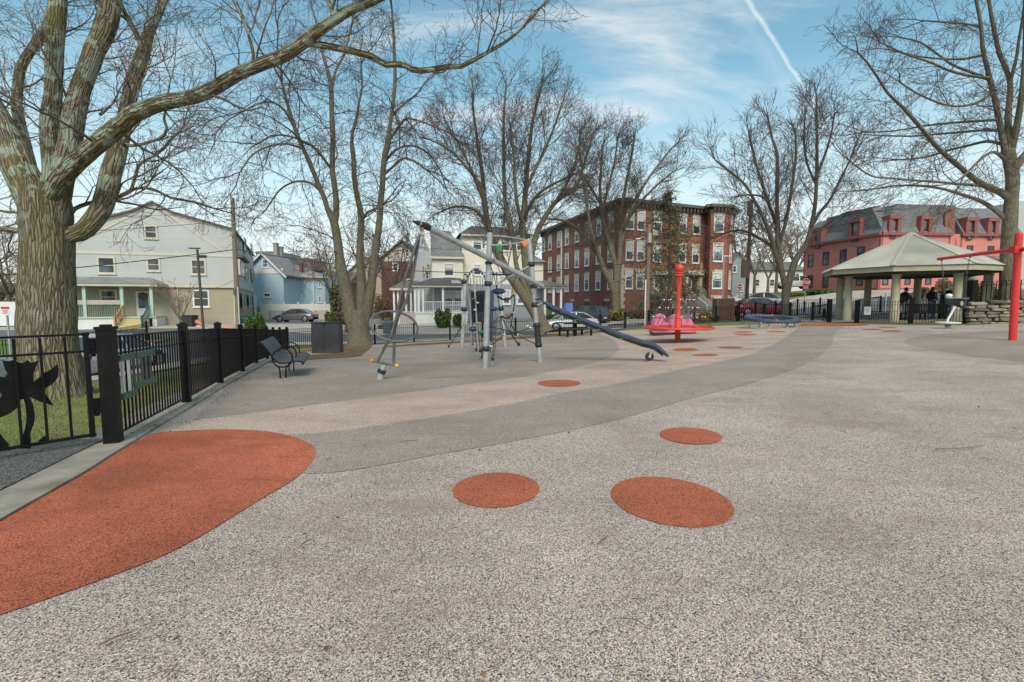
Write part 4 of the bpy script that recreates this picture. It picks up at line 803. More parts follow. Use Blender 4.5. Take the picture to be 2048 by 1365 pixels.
# ================================================================== fences, play equipment, gazebo
BLK = mat('black_painted_iron', (0.008, 0.008, 0.009), 0.42, 0.3, 6, tint=(0.018, 0.016, 0.014), tfac=0.4, spec=0.16)
BLK2 = mat('black_plastic', (0.02, 0.021, 0.024), 0.5, 0.2, 4)
GALV = mat('galvanised_steel', (0.40, 0.42, 0.42), 0.42, 0.18, 7, 0.1, 30, metal=0.35, tint=(0.26, 0.27, 0.27), tfac=0.6)
GALD = mat('worn_dark_steel', (0.10, 0.105, 0.11), 0.5, 0.3, 7, metal=0.2, tint=(0.22, 0.225, 0.225), tfac=0.6)
NAVY = mat('navy_plastic', (0.042, 0.056, 0.105), 0.42, 0.15, 3, tint=(0.075, 0.09, 0.14), tfac=0.5)
NAVYD = mat('dark_navy_panel', (0.013, 0.017, 0.03), 0.5, 0.2, 3)
BLUE = mat('blue_plastic', (0.03, 0.055, 0.12), 0.4, 0.15, 3)
REDP = mat('red_paint', (0.62, 0.035, 0.035), 0.36, 0.1, 2, tint=(0.42, 0.03, 0.03), tfac=0.5)
REDO = mat('orange_red_paint', (0.66, 0.065, 0.03), 0.36, 0.12, 2, tint=(0.45, 0.05, 0.03), tfac=0.5)
PINK = mat('pink_plastic', (0.58, 0.16, 0.27), 0.42, 0.15, 2, tint=(0.48, 0.12, 0.22), tfac=0.5)
GRN = mat('green_plastic', (0.02, 0.19, 0.09), 0.45, 0.1, 4)
GBRD = mat('weathered_green_board', (0.075, 0.15, 0.11), 0.75, 0.25, 12, 0.3, 60, tint=(0.16, 0.19, 0.15), tfac=0.7, stretch=(1, 1, 6))
ORG_ = mat('orange_plastic', (0.72, 0.17, 0.03), 0.45, 0.1, 4)
YEL = mat('yellow_plastic', (0.65, 0.42, 0.04), 0.45, 0.1, 4)
TANP = mat('tan_rubber', (0.34, 0.23, 0.13), 0.7, 0.2, 8)
WHT = mat('white_paint', (0.68, 0.68, 0.66), 0.5, 0.1, 2, tint=(0.5, 0.5, 0.47), tfac=0.4)
ROPE = mat('black_rope', (0.03, 0.029, 0.029), 0.85, 0.3, 30)
ROPR = mat('maroon_rope', (0.13, 0.045, 0.045), 0.85, 0.3, 30)
BENM = mat('charcoal_coated_steel', (0.075, 0.078, 0.082), 0.55, 0.2, 3, 0.5, 160, tint=(0.085, 0.088, 0.09), tfac=0.5)
CABM = mat('cabinet_grey', (0.035, 0.037, 0.040), 0.45, 0.25, 2.2, tint=(0.06, 0.06, 0.058), tfac=0.7)
WOODB = mat('brown_stained_board', (0.12, 0.07, 0.045), 0.8, 0.25, 3, 0.3, 30, stretch=(1, 1, .1))
OLIV = mat('olive_grey_paint', (0.39, 0.355, 0.25), 0.6, 0.1, 1.5, tint=(0.22, 0.23, 0.17), tfac=0.5)
OLIR = mat('standing_seam_roof', (0.60, 0.575, 0.49), 0.5, 0.1, 0.8, tint=(0.36, 0.37, 0.30), tfac=0.6)

def railing(t, posts, hpost=1.24, wpost=0.11, rails=(1.16, 0.97, 0.10), gap=0.105, pk=0.018, off=0.0, bigfirst=None, partname='rail_panel', skip=()):
    for i, p in enumerate(posts):
        w_ = bigfirst if (bigfirst and i == 0) else wpost; nx = posts[min(i+1, len(posts)-1)]; pv = posts[max(i-1, 0)]
        a = math.atan2(nx[1]-pv[1], nx[0]-pv[0]); mb = MB()
        mb.box((p[0], p[1], p[2]+hpost/2-.05), (w_, w_, hpost+.1), a); mb.box((p[0], p[1], p[2]+hpost+.015), (w_+.02, w_+.02, .03), a); mb.box((p[0], p[1], p[2]+hpost+.04), (w_*.6, w_*.6, .025), a)
        mb.build('post', BLK, t)
    for i in range(len(posts)-1):
        if i in skip: continue
        a, b = Vector(posts[i]), Vector(posts[i+1]); mb = MB(); d = b - a; L = math.hypot(d.x, d.y); n = max(2, int(L/gap))
        wa = (bigfirst if (bigfirst and i == 0) else wpost)/2; q0 = a + d*(wa/L); q1 = b - d*(wpost/2/L)
        for h in rails: mb.bar(q0+Vector((0,0,h)), q1+Vector((0,0,h)), 0.025, 0.018)
        for k in range(1, n):
            q = a + d*(k/n)
            if (q-a).length < wa+.01 or (b-q).length < wpost/2+.01: continue
            mb.box((q.x, q.y, q.z + (rails[0]+rails[-1])/2 - .004), (pk, pk, rails[0]-rails[-1]-.004), math.atan2(d.y, d.x))
        mb.build(partname, BLK, t)
def withz(pts, dz=0.0): return [Vector((p[0], p[1], H(p[0], p[1]) + dz)) for p in pts]

# left fence
posts = [Vector(p) for p in fence_left]
fl = thing('iron_fence', 'black iron picket fence running away from the camera past the metal bench', 'fence', tuple(posts[0]))
railing(fl, posts, bigfirst=0.135)
pf = Fac(posts[0], posts[1])
if pf.n.x < 0: pf.n = -pf.n
for zz in (0.42, 1.05):
    mb = MB(); q = posts[0] + Vector((-.11, -.05, zz)); mb.box(q, (.09, .06, .13), 0.7); mb.tube([q+Vector((0,0,-.09)), q+Vector((0,0,.09))], .022, 8); mb.build('hinge', BLK, fl)
# chime panel screwed to the first fence bay
ct = thing('chime_panel', 'weathered green boards holding white and grey chime bars on the first fence bay', 'chimes', tuple(posts[0]))
def c3(x, y): return x/4.265, 600 + y/4.265
for (x0, y0, x1, y1) in [(1000,500,1150,470),(1128,478,1300,440),(1028,832,1155,782),(1142,738,1322,672)]:
    a0, z0 = pf.px(*c3(x0, y0), .03); a1, z1 = pf.px(*c3(x1, y1), .03); m_ = MB()
    up = 0.034; q = [pf.p(a0, z0-up, .035), pf.p(a1, z1-up, .035), pf.p(a1, z1+up, .035), pf.p(a0, z0+up, .035)]; m_.prism(q, pf.n*.025)
    for aa, z_ in ((a0+.03, z0), (a1-.03, z1)): m_.box(pf.p(aa, z_, .063), (.012, .012, .012))
    m_.build('board', GBRD, ct)
for i, (x, y0, y1) in enumerate([(1040,520,800),(1092,512,790),(1135,505,745),(1172,495,738),(1208,487,725),(1244,480,708),(1278,470,695)]):
    a, z0 = pf.px(*c3(x, y0), .02); a_, z1 = pf.px(*c3(x+6, y1), .02)
    m_ = MB(); m_.tube([pf.p(a, z0, .018), pf.p(a, z1, .018)], .013 if i > 1 else .018, 8); m_.build('chime_bar', WHT if i < 2 else GALD, ct)

# near gate with the flower silhouette
g0 = Vector((posts[0].x - .11, posts[0].y - .08, 0)); g1 = W(0, 712, 4.42); gf = Fac(g0, g1)
if gf.n.y > 0: gf.n = -gf.n
gt = thing('iron_gate', 'black iron gate with a big flower silhouette, left of the thick hinge post', 'gate', (g0.x, g0.y, 0))
m_ = MB(); L_ = 1.75
for z in (1.17, 0.995, 0.115): m_.bar(gf.p(0, z), gf.p(L_, z), .03, .022 if z > .2 else .03)
for a in (0.03, L_): m_.box(gf.p(a, .64), (.045, .045, 1.10), ax=(gf.u, gf.n, Vector((0,0,1))))
m_.build('gate_frame', BLK, gt)
m_ = MB(); k = 0
while 0.19 + k*.178 < L_ - .05: m_.box(gf.p(.19 + k*.178, .64), (.022, .022, 1.03), ax=(gf.u, gf.n, Vector((0,0,1)))); k += 1
m_.build('bars', BLK, gt)
m_ = MB()
fl_out = [(20,518),(75,525),(120,512),(165,538),(200,538),(232,515),(268,537),(335,520),(305,580),(288,630),(285,700),(330,665),(385,620),(440,590),(492,545),(500,600),(500,655),(455,715),(385,760),(390,805),(430,860),(462,908),(415,892),(340,868),(255,833),(285,900),(300,1000),(290,1060),(262,1130),(265,1270),(165,1270),(185,1190),(215,1100),(228,1010),(218,900),(200,848),(180,850),(150,920),(90,968),(20,1000),(-90,1020),(-150,990),(-60,930),(0,840),(18,812),(10,795),(-60,800),(-160,760),(-250,690),(-180,690),(-90,720),(-10,690),(-10,655),(30,660),(97,686),(70,640),(40,585)]
m_.prism([gf.p(gf.px(*c3(x, y), -.02)[0], gf.px(*c3(x, y), -.02)[1], -.03) for x, y in fl_out], gf.n*.006)
m_.prism([gf.p(*gf.px(*c3(x, y)), -.03) for x, y in [(-80,1240),(-60,1150),(-20,1120),(30,1180),(70,1230),(92,1288),(-60,1300)]], gf.n*.006)
m_.prism([gf.p(*gf.px(*c3(x, y)), -.03) for x, y in [(405,1155),(412,1190),(410,1228),(365,1240),(315,1250),(335,1205),(365,1175)]], gf.n*.006)
m_.build('flower_silhouette', BLK, gt, fix=True)
for zz in (0.44, 1.07): mb = MB(); mb.box(gf.p(-.03, zz, 0), (.07, .05, .11), ax=(gf.u, gf.n, Vector((0,0,1)))); mb.build('hinge', BLK, gt)

# far fence along the street, fence at right of the turn
fp = [(posts[8].x, posts[8].y)] + [tuple(gat(x, y)[:2]) for x, y in [(663,29.3),(750,30.8),(828,31.5),(900,32.0),(965,32.5),(1031,33.2),(1091,33.9),(1147,34.6),(1200,35.2),(1250,35.9),(1297,36.6),(1345,36.8),(1388,36.8),(1432,36.8),(1474,36.7)]]
ff = thing('iron_fence', 'black iron picket fence along the far street, from behind the cabinet to the brown enclosure', 'fence', tuple(withz(fp)[0]))
railing(ff, withz(fp), hpost=1.22, gap=.13, pk=.02)
fr = thing('iron_fence', 'black iron picket fence behind the blue ring, between brown enclosure and open gate', 'fence', tuple(gat(1476, 36.5)))
railing(fr, [gat(1476, 36.2), gat(1527, 34.6), gat(1579.5, 33), gat(1624.5, 32)], hpost=1.22, gap=.13, pk=.022, wpost=.14)
fo = thing('iron_fence', 'black iron picket fence along the outer sidewalk behind the gazebo', 'fence', tuple(gat(1478, 38)))
railing(fo, [gat(1478, 38), gat(1510, 38), gat(1550, 38.2), gat(1594, 38), gat(1639, 37.6), gat(1700, 37), gat(1760, 36), gat(1820, 35), gat(1880, 34), gat(1940, 33)], hpost=1.25, gap=.15, pk=.02)
# open gate leaf with daisy wheel
a, b = gat(1626, 31.6), gat(1655, 29.3); gg = thing('iron_gate', 'small black iron gate with a round daisy silhouette, standing open by the gazebo', 'gate', tuple(a))
F_ = Fac(a, b); Lg = F_.len; m_ = MB(); zb_ = (a.z+b.z)/2
for z in (1.2, 1.0, .12): m_.bar(F_.p(0, zb_+z), F_.p(Lg, zb_+z), .03, .025)
for aa in (0.03, Lg-.03): m_.box(F_.p(aa, zb_+.65), (.05, .05, 1.15), ax=(F_.u, F_.n, Vector((0,0,1))))
m_.build('gate_frame', BLK, gg); m_ = MB()
for k in range(1, 12): m_.box(F_.p(Lg*k/12, zb_+.66), (.02, .02, 1.06), ax=(F_.u, F_.n, Vector((0,0,1))))
m_.build('bars', BLK, gg); m_ = MB(); ac, zc = Lg*.80, zb_+.60
for k in range(12):
    th = 2*math.pi*k/12; c_, s_ = math.cos(th), math.sin(th); e = lambda r_, w_: F_.p(ac + (c_*r_ - s_*w_)*1.0, zc + s_*r_ + c_*w_, .035)
    m_.prism([e(.05, -.02), e(.24, -.055), e(.31, 0), e(.24, .055), e(.05, .02)], F_.n*.008)
m_.prism([F_.p(ac+.09*math.cos(q), zc+.09*math.sin(q), .047) for q in [2*math.pi*i/14 for i in range(14)]], F_.n*.008)
m_.torus(F_.p(ac, zc-.28, .035), .22, .03, 20, 6, ax=(F_.u, Vector((0,0,1))))
m_.build('flower_silhouette', BLK, gg)
gp = thing('gate_post', 'square black iron post at the left side of the open gateway', 'post', tuple(gat(1657.5, 29.2)), 'square black gateway posts')
m_ = MB(); q = gat(1657.5, 29.2); m_.box((q.x, q.y, q.z+.7), (.2, .2, 1.42), .2); m_.box((q.x, q.y, q.z+1.42), (.23, .23, .03), .2); m_.build('post', BLK, gp)
rf = thing('iron_fence', 'black iron picket fence in front of the gazebo, carrying a small white notice', 'fence', tuple(gat(1713, 28)))
railing(rf, [gat(1713, 28), gat(1820.6, 25.6), gat(1931, 24.6)], hpost=1.30, rails=(1.22, 1.02, .68, .08), gap=.125, pk=.02, wpost=.19)
sg = thing('notice_sign', 'blank white notice fixed to the fence in front of the gazebo', 'sign', tuple(gat(1735, 27.4)))
Fs = Fac(gat(1713, 28), gat(1820.6, 25.6)); Fs.n = Fs.n if Fs.n.y < 0 else -Fs.n
a0, z0 = Fs.px(1728, 630, .05); a1, z1 = Fs.px(1742, 614, .05); m_ = MB(); Fs.box(m_, a0, a1, z0, z1, .04, .055); m_.build('sign_plate', WHT, sg)
m_ = MB(); 
for k in range(4): Fs.box(m_, a0+.05, a1-.05-(k%2)*.08, z1-.10-k*.07, z1-.075-k*.07, .056, .058)
m_.build('printed_lines', mat('sign_ink', (0.25,0.27,0.3), .7), sg)
sg2 = thing('notice_sign', 'white board on the far fence behind the gazebo posts, beside a thin white post', 'sign', tuple(gat(1747, 35.8)))
q = gat(1747, 35.8); m_ = MB(); m_.box((q.x, q.y, Zp(608, 35.8)), (.5, .03, .66), 0); m_.build('sign_plate', WHT, sg2)
m_ = MB(); m_.box((q.x+.85, q.y, q.z+.75), (.08, .08, 1.5)); m_.build('post', WHT, sg2)

# outer park fence beyond the lawn at left
lf = thing('iron_fence', 'black iron picket fence beyond the parked cars, seen through the lawn railing at left', 'fence', (-20.4, 18, H(-20.4, 18)))
railing(lf, withz([(-19.9, -2), (-19.7, 4), (-19.9, 10), (-20.3, 15.5), (-21.0, 21), (-22.2, 26), (-23.5, 30.5)]), hpost=1.25, gap=.14, pk=.022)

# ---------------------------------------------------------------- metal bench
bt = thing('park_bench', 'charcoal metal bench with curved seat and round armrest hoops beside the fence', 'bench', (-5.41, 11.35, H(-5.41, 11.35)), rz=R(19.3))
prof = [(-.455,.825),(-.445,.86),(-.41,.87),(-.375,.845),(-.30,.74),(-.22,.61),(-.15,.50),(-.09,.435),(-.02,.405),(.08,.405),(.20,.425),(.31,.44),(.38,.43),(.425,.395),(.435,.35)]
def sheet(pf_, y0, y1, th):
    m_ = MB(); k = len(pf_); nr = []
    for i, (x, z) in enumerate(pf_):
        a = pf_[max(i-1,0)]; b = pf_[min(i+1,k-1)]; t = Vector((b[0]-a[0], b[1]-a[1])).normalized(); nr.append((-t.y*-1, t.x*-1))
    ring = [(x, z) for x, z in pf_] + [(x+n_[0]*-th, z+n_[1]*-th*-1 if False else z - th*abs(n_[1])) for (x, z), n_ in list(zip(pf_, nr))[::-1]]
    m_.prism([Vector((x, y0, z)) for x, z in ring], (0, y1-y0, 0)); return m_
low = [(x-.018 if i < 8 else x-.006, z-.022) for i, (x, z) in enumerate(prof)]
def sheet2(y0, y1):
    m_ = MB(); ring = prof + low[::-1]; m_.prism([Vector((x, y0, z)) for x, z in ring], (0, y1-y0, 0)); return m_
k_ = 8
m_ = MB(); ring = prof[:k_+1] + low[:k_+1][::-1]; m_.prism([Vector((x, -.95, z)) for x, z in ring], (0, 1.9, 0)); m_.build('backrest', BENM, bt, smooth=True, local=True)
m_ = MB(); ring = prof[k_:] + low[k_:][::-1]; m_.prism([Vector((x, -.95, z)) for x, z in ring], (0, 1.9, 0)); m_.build('seat', BENM, bt, smooth=True, local=True)
for y in (-.95, 0, .95):
    m_ = MB(); m_.tube([Vector((x-.01, y, z-.011)) for x, z in prof], .017, 8); m_.build('seat_rim', BLK, bt, smooth=True, local=True)
for y in (-.87, 0.02, .87):
    m_ = MB(); m_.torus((0.0, y, .50), .205, .015, 32, 8, ax=(Vector((1,0,0)), Vector((0,0,1)))); m_.build('armrest', BLK, bt, smooth=True, local=True)
for y in (-.87, .87):
    for s in (-1, 1):
        m_ = MB(); m_.tube([(s*.14, y, .35), (s*.085, y, .30), (s*.06, y, .23), (s*.055, y, -.02)], .016, 8); m_.build('leg', BLK, bt, smooth=True, local=True)

# ---------------------------------------------------------------- utility cabinet on its pad
q = G(648, 709); cy = q.y + .28; cxl, cxr = X(621, q.y)*1.0, X(676, q.y); cz = H((cxl+cxr)/2, cy)
cb = thing('utility_cabinet', 'dark grey metal cabinet on a concrete pad at the fence corner', 'cabinet', ((cxl+cxr)/2, cy, cz))
zt = Zp(646.5, q.y); zb_ = Zp(707, q.y); m_ = MB(); m_.box(((cxl+cxr)/2, cy, (zt+zb_)/2), (cxr-cxl, .5, zt-zb_), R(3)); m_.build('housing', CABM, cb, bevel=.008)
m_ = MB(); m_.box(((cxl+cxr)/2, cy-.005, zt+.012), (cxr-cxl+.03, .54, .022), R(3)); m_.build('lid', BLK, cb)
m_ = MB(); m_.box(((cxl+cxr)/2-.01, cy-.262, zt-.05), (.07, .02, .035), R(3)); m_.build('latch', BLK, cb)
m_ = MB(); m_.box(((cxl+cxr)/2-.04, cy-.257, (zt+zb_)/2), (.006, .004, zt-zb_-.08), R(3)); m_.build('door_seam', BLK, cb)
m_ = MB(); m_.box(((cxl+cxr)/2-.1, cy, zb_-.055), (1.7, .85, .11), R(3)); m_.build('concrete_pad', M_CONC, cb, bevel=.01)

# ---------------------------------------------------------------- climbing structure
def PX5(x, y): return 720 + x/3.7933, 420 + y/3.7933
def PX6(x, y): return 980 + x/4.2658, 420 + y/4.2658
def PX4(x, y): return 760 + x/6.0235, 440 + y/6.0235
def PXn(x, y): return 890 + x/5.25, 500 + y/5.25
ps = thing('climbing_structure', 'grey steel climbing structure with diagonal beam, rope net, hoop swing and navy slide', 'play structure', tuple(W(970, 740, 12)))
def T(name, pts, r, m, n=10, parent=None, smooth=True): m_ = MB(); m_.tube([W(*p) for p in pts], r, n); return m_.build(name, m, parent or ps, smooth=smooth)
def Bl(name, p, r, m, sc=(1,1,1), parent=None, n=16): m_ = MB(); m_.ball(W(*p), r, n, 10, sc); return m_.build(name, m, parent or ps, smooth=True)
def collar(p, q, r, m=BLK2, name='collar', parent=None): m_ = MB(); m_.tube([W(*p), W(*q)], r, 16); return m_.build(name, m, parent or ps, smooth=True)
YA, YB = 12.0, 13.2
pA = T('post', [(970,744,YA),(971.5,700,YA),(976,567,YA),(979.5,478,YA),(980,466,YA)], .071, GALV, 14)
collar((980,470,YA), (980.5,462,YA), .062, parent=pA, name='cap'); collar((978,529,YA), (977.5,523,YA), .095, parent=pA)
for p in ((975.8,568,YA), (972,698,YA)): Bl('ball_joint', p, .098, BLK2, parent=pA)
pB = T('post', [(1080.5,728,YB),(1077,690,YB),(1069.5,610,YB),(1062.5,529,YB),(1057,478,YB)], .073, GALV, 14)
collar((1057,480,YB), (1056,468,YB), .062, parent=pB, name='cap'); collar((1067.5,577,YB), (1067,569,YB), .10, parent=pB)
for p in ((1062.5,529.5,YB), (1069.5,610,YB), (1074,651,YB), (1077,690,YB)): Bl('ball_joint', p, .103, BLK2, parent=pB)
collar((1074.3,655,YB), (1076.7,687,YB), .085, parent=pB, name='rubber_sleeve')
beam = T('beam', [(853,453.5,10.35),(982.6,519.7,11.82),(1084,572.5,12.98)], .066, GALV, 16)
Bl('beam_end', (1084,572.5,12.98), .068, GALV, parent=beam)
m_ = MB(); m_.tube([W(826,443.5,10.05), W(838,447,10.15), W(850,452,10.3), W(858,456,10.4)], [.018, .055, .075, .072], 14); m_.build('beam_head', BLK2, beam, smooth=True)
collar((837.5,446.5,10.15), (840.5,448,10.18), .062, GALV, 'band', beam)
for p in ((988,521,11.75), (1081.5,569,12.88)): Bl('bolt_cap', p, .02, BLK2, parent=beam, n=8)
Bl('pivot_ball', (843.5,457.5,10.25), .052, TANP); Bl('pivot_ball', (839,467.5,10.22), .042, mat('pale_ball', (0.42,0.38,0.32), .6))
r1 = [(838.6,470,10.2),(826,508,10.15),(812,550,10.1),(804,578,10.1),(797,612,10.1),(793,634,10.1),(783,670,10.1),(768,698,10.1),(755.6,722,10.1)]
r2 = [(838,474,10.24),(834,500,10.28),(825.5,552,10.3),(812,604.5,10.3),(797,632,10.25),(790,657,10.2),(788.5,690,10.2),(787,729,10.2)]
T('swing_rod', r1, .029, GALD); T('swing_rod', r2, .032, GALD)
m_ = MB(); hc = W(788, 652, 10.2); hr = 48*10.2/FPX
m_.torus(hc, hr, .025, 48, 10, ax=(Vector((.985, 0, -.17)), Vector((-.10, .80, .57)))); m_.build('hoop', GALD, ps, smooth=True)
fb = T('foot_bar', [(745,722,10.1),(792.5,731.6,10.2)], .026, GALD)
Bl('knob', (744,721.5,10.08), .042, ORG_, parent=fb, n=10); Bl('knob', (793.5,732,10.18), .045, YEL, parent=fb, n=10)
st = T('anchor_stub', [(757,771,10.2),(763.5,743,10.2),(769.5,729,10.2)], [.082, .068, .052], GALV, 14); collar((762.3,746,10.2), (765,739.5,10.2), .092, parent=st)
# top loop and grips
lp = T('top_loop', [(981,472,YA),(1003,473.5,12.4),(1026,476,12.8),(1056,481.5,YB)], .022, GALV)
T('top_loop', [(981,491,YA-.05),(1000,491,11.9),(1020,489,12.2),(1040,485.5,12.8),(1056,481.5,YB)], .022, GALV)
T('top_loop', [(979,472,YA),(970,476,12.3),(965.5,482,12.5),(968,488,12.3),(978,491,YA)], .018, GALV)
def grip(p, m, s=1.0, nm='grip'):
    m_ = MB(); c = W(*p); u, v = Vector((1,0,0)), Vector((0,0,1)); o = [(-.02,.09),(.02,.09),(.02,.055),(.085,.07),(.08,-.01),(.045,-.05),(0,-.11),(-.045,-.05),(-.08,-.01),(-.085,.07),(-.02,.055)]
    m_.prism([c + u*a*s + v*b*s - Vector((0,.025,0)) for a, b in o], (0, .05, 0)); m_.build(nm, m, ps, bevel=.006)
grip((999,496,11.9), GRN); grip((1050,487,12.9), ORG_); 
m_ = MB(); c = W(967,487,12.35); m_.prism([c + Vector((a,0,b)) for a, b in [(-.02,.1),(.015,.1),(.03,.02),(.015,-.12),(-.015,-.12),(-.03,.02)]], (0,.06,0)); m_.build('grip', GRN, ps)
m_ = MB(); c = W(1026,582,14); m_.prism([c + Vector((a,0,b)) for a, b in [(-.07,.13),(-.03,.10),(.05,-.08),(.02,-.13),(-.05,-.04)]], (0,.05,0)); m_.build('grip', YEL, ps)
T('cross_tube', [(1060,532,YB),(1041,542,12.9),(986,573,12.1),(977,580,YA)], .026, GALV)
T('cross_tube', [(983,549,12.2),(996,549.5,12.6),(1015,550,13),(1030,547,13.4)], .024, BLK2)
# tower posts behind, arch, climbing panels
YD = 20.6
pD = T('post', [(924,699,YD),(928,620,YD),(931,551,YD)], .085, GALV, 12)
for p in ((929,564,YD), (928,619,YD)): Bl('ball_joint', p, .13, BLK2, parent=pD)
collar((931,553,YD), (931.3,548,YD), .075, parent=pD, name='cap')
pE = T('post', [(1010.5,695,YD),(1002,617.5,YD),(997,570,YD)], .08, GALV, 12); Bl('ball_joint', (1002,617.5,YD), .13, BLK2, parent=pE)
pF = T('post', [(945,691,19.5),(944,640,19.5),(942,596,19.5)], .05, GALD, 10)
arch = [(942.5,690,15.8),(942,640,15.6),(939,600,15.4),(934.5,573,15.3),(936,556,15.2),(941,543,15.2),(950,536,15.2),(960,537,15.2),(967,546,15.2),(971,560,15.2),(974,585,15.2),(977,640,15.4)]
T('arch', arch, .030, GALV, 10)
m_ = MB()
for i in range(9):
    a = arch[4 + i*6//9]; m_.ball(W(935 + i*4.2, 556 - 16*math.sin(math.pi*(i+.5)/9), 15.1), .035, 8, 6)
m_.build('arch_studs', BLK2, ps, smooth=True)
T('arch', [(985,575,16.4),(984,556,16.3),(989,546,16.3),(997,545,16.3),(1003,556,16.3),(1004,574,16.3)], .026, GALV, 8)
T('slide_pole', [(946,541,14.2),(951,600,14.2),(956.8,707,14.2)], .024, GALV, 8)
m_ = MB()
for i, x in enumerate((941, 947, 953.5, 960, 965)): m_.tube([W(x, 556, 15.3), W(x+1, 583, 15.3)], .012, 6)
m_.tube([W(937,573,15.3), W(950,570,15.3), W(968,572,15.3)], .016, 6); m_.build('guard_bars', GALD, ps)
def panel(name, quad, Y, th, m, bev=.01):
    m_ = MB(); m_.prism([W(x, y, Y) for x, y in quad], (0, th, 0)); return m_.build(name, m, ps, bevel=bev)
panel('climbing_panel', [(941,582),(985,581),(984,646),(946,646)], 16.2, .09, NAVYD)
pn = panel('climbing_panel', [(981,580),(988,581),(985,688),(979,680)], 15.4, .12, BLUE)
for x in (946, 953, 960, 967, 974): m_ = MB(); m_.tube([W(x, 585, 16.05), W(x+.6, 644, 16.05)], .035, 8); m_.build('panel_rib', NAVYD, ps, smooth=True)
T('panel_edge', [(937,578,16),(940,610,16),(944,650,16.2)], .05, GALD, 8)
panel('seat_panel', [(955,626),(969,625),(971,641),(957,642)], 14.8, .2, NAVYD)
m_ = MB(); m_.ball(W(997,583,12.7), .19, 20, 10, (1, 1, .42)); m_.build('saucer_step', BLUE, ps, smooth=True)
m_ = MB(); m_.ball(W(987,618,14.6), .14, 16, 8, (1, 1, .5)); m_.build('saucer_step', BLUE, ps, smooth=True)
m_ = MB(); m_.ball(W(947,658.5,14.6), .15, 16, 8, (1, 1, .55)); m_.build('saucer_step', BLUE, ps, smooth=True)
m_ = MB(); m_.ball(W(957,646.7,14.0), .10, 14, 8, (1, 1, .4)); m_.build('saucer_step', TANP, ps, smooth=True)
m_ = MB(); m_.ball(W(963.5,664.8,14.0), .09, 14, 8, (1, 1, .5)); m_.build('saucer_step', GRN, ps, smooth=True)
m_ = MB(); m_.ball(W(947.5,598.5,14.0), .10, 14, 8, (1, 1, .3)); m_.build('saucer_step', GRN, ps, smooth=True)
m_ = MB(); m_.ball(W(1016.7,629.5,14.0), .10, 14, 8, (1, .7, .8)); m_.build('rope_ball', TANP, ps, smooth=True)
def rope(pts, r=.013, sag=0.0, m=ROPE):
    P = [W(*p) for p in pts]; o = []
    for i in range(len(P)-1):
        for k in range(6):
            t = k/6; q = P[i].lerp(P[i+1], t); q.z -= sag*4*t*(1-t); o.append(q)
    o.append(P[-1]); m_ = MB(); m_.tube(o, r, 6); return m_.build('rope', m, ps, smooth=True)
A1, A2, B1, B2, B3 = (979,654,YA), (974,696,YA), (1068,610,YB), (1070,652,YB), (1073,689,YB)
K1, K2, K3, K4 = (1008,669.5,12.8), (1035,670,13.2), (994.5,590.5,12.8), (1028,589,13.6); K5, K6 = (1001,631,13.2), (1026,626,13.7)
rope([A2, (990,686,12.2), K1, (1040,663,13), (1061,656,13.1), B2]); rope([K2, (1054,681,13.2), B3]); rope([A1, (1000,658,12.5), (1023,664,13), K2]); rope([K1, K2])
rope([(978,525,YA), (987,548,12.2), (993,575,12.5), K3, (998,608,12.9), K5, K1], .012); rope([K3, (1002,598,13), (1011,600,13.2), (1020,598,13.4), K4], .026); rope([K5, (1009,636,13.3), (1018,637,13.5), K6], .026)
rope([K4, (1029,606,13.6), K6, (1022,650,13.4), K2], .018); rope([K6, (1020,660,13.6), (1030,680,13.8), (1037.6,688.6,14.2)], .012); rope([K5, (1014,655,13.4), (1024,672,13.6), (1036,689,14.2)], .012)
rope([(993,545,12.6), (994,570,12.7), K3], .014); rope([(991,620,12.4), (989,650,12.3), (987,690,12.2), (985.5,716,12.1)], .011); rope([(995,618,12.6), (992,660,12.4), (990,700,12.3), (985.5,716,12.1)], .010)
rope([(985,715,12.1), (984.2,733,12.05)], .010, m=GALV)
rope([K1, (1000,650,12.8), K5, (992,640,12.7), A1], .011); rope([(1040,540,13), (1030,560,13.4), (1024,580,13.5), K4], .011); rope([(984,500,YA), (992,525,12.3), (1000,545,12.6)], .011)
for X0 in ((921,655,19), (928,648,19)): rope([X0, (912,672,19.2), (897.6,693,19.5)], .014)
for a, b in (((950,668,14.6), (955,704,14.4)), ((963,668,14), (964,712,13.6)), ((968,668,14), (965,713,13.6)), ((975,660,14), (972,700,13.9)), ((955,650,14.4), (961,703,14.2)), ((982,668,14), (981,706,13.8))): rope([a, b], .012)
for p in ((897.6,693,19.5), (1037.6,688.8,14.2), (985.3,718,12.1), (960.5,702,14.2), (964.5,714,13.6), (953,700,14.4)): Bl('rope_anchor', p, .055, BLK2, (.8,.8,1.1), n=10)
for p in (K1, K2, K3, K4, K5, K6, (982,693,12.05), (1061,656,13.1), (1055,652.5,13.0), (950,583,15), (955,606,14.1), (950,620,14.1)): Bl('rope_clamp', p, .034, mat('aluminium_clamp', (0.6,0.6,0.58), .4, metal=.3), (1.5,1,.8), n=8)
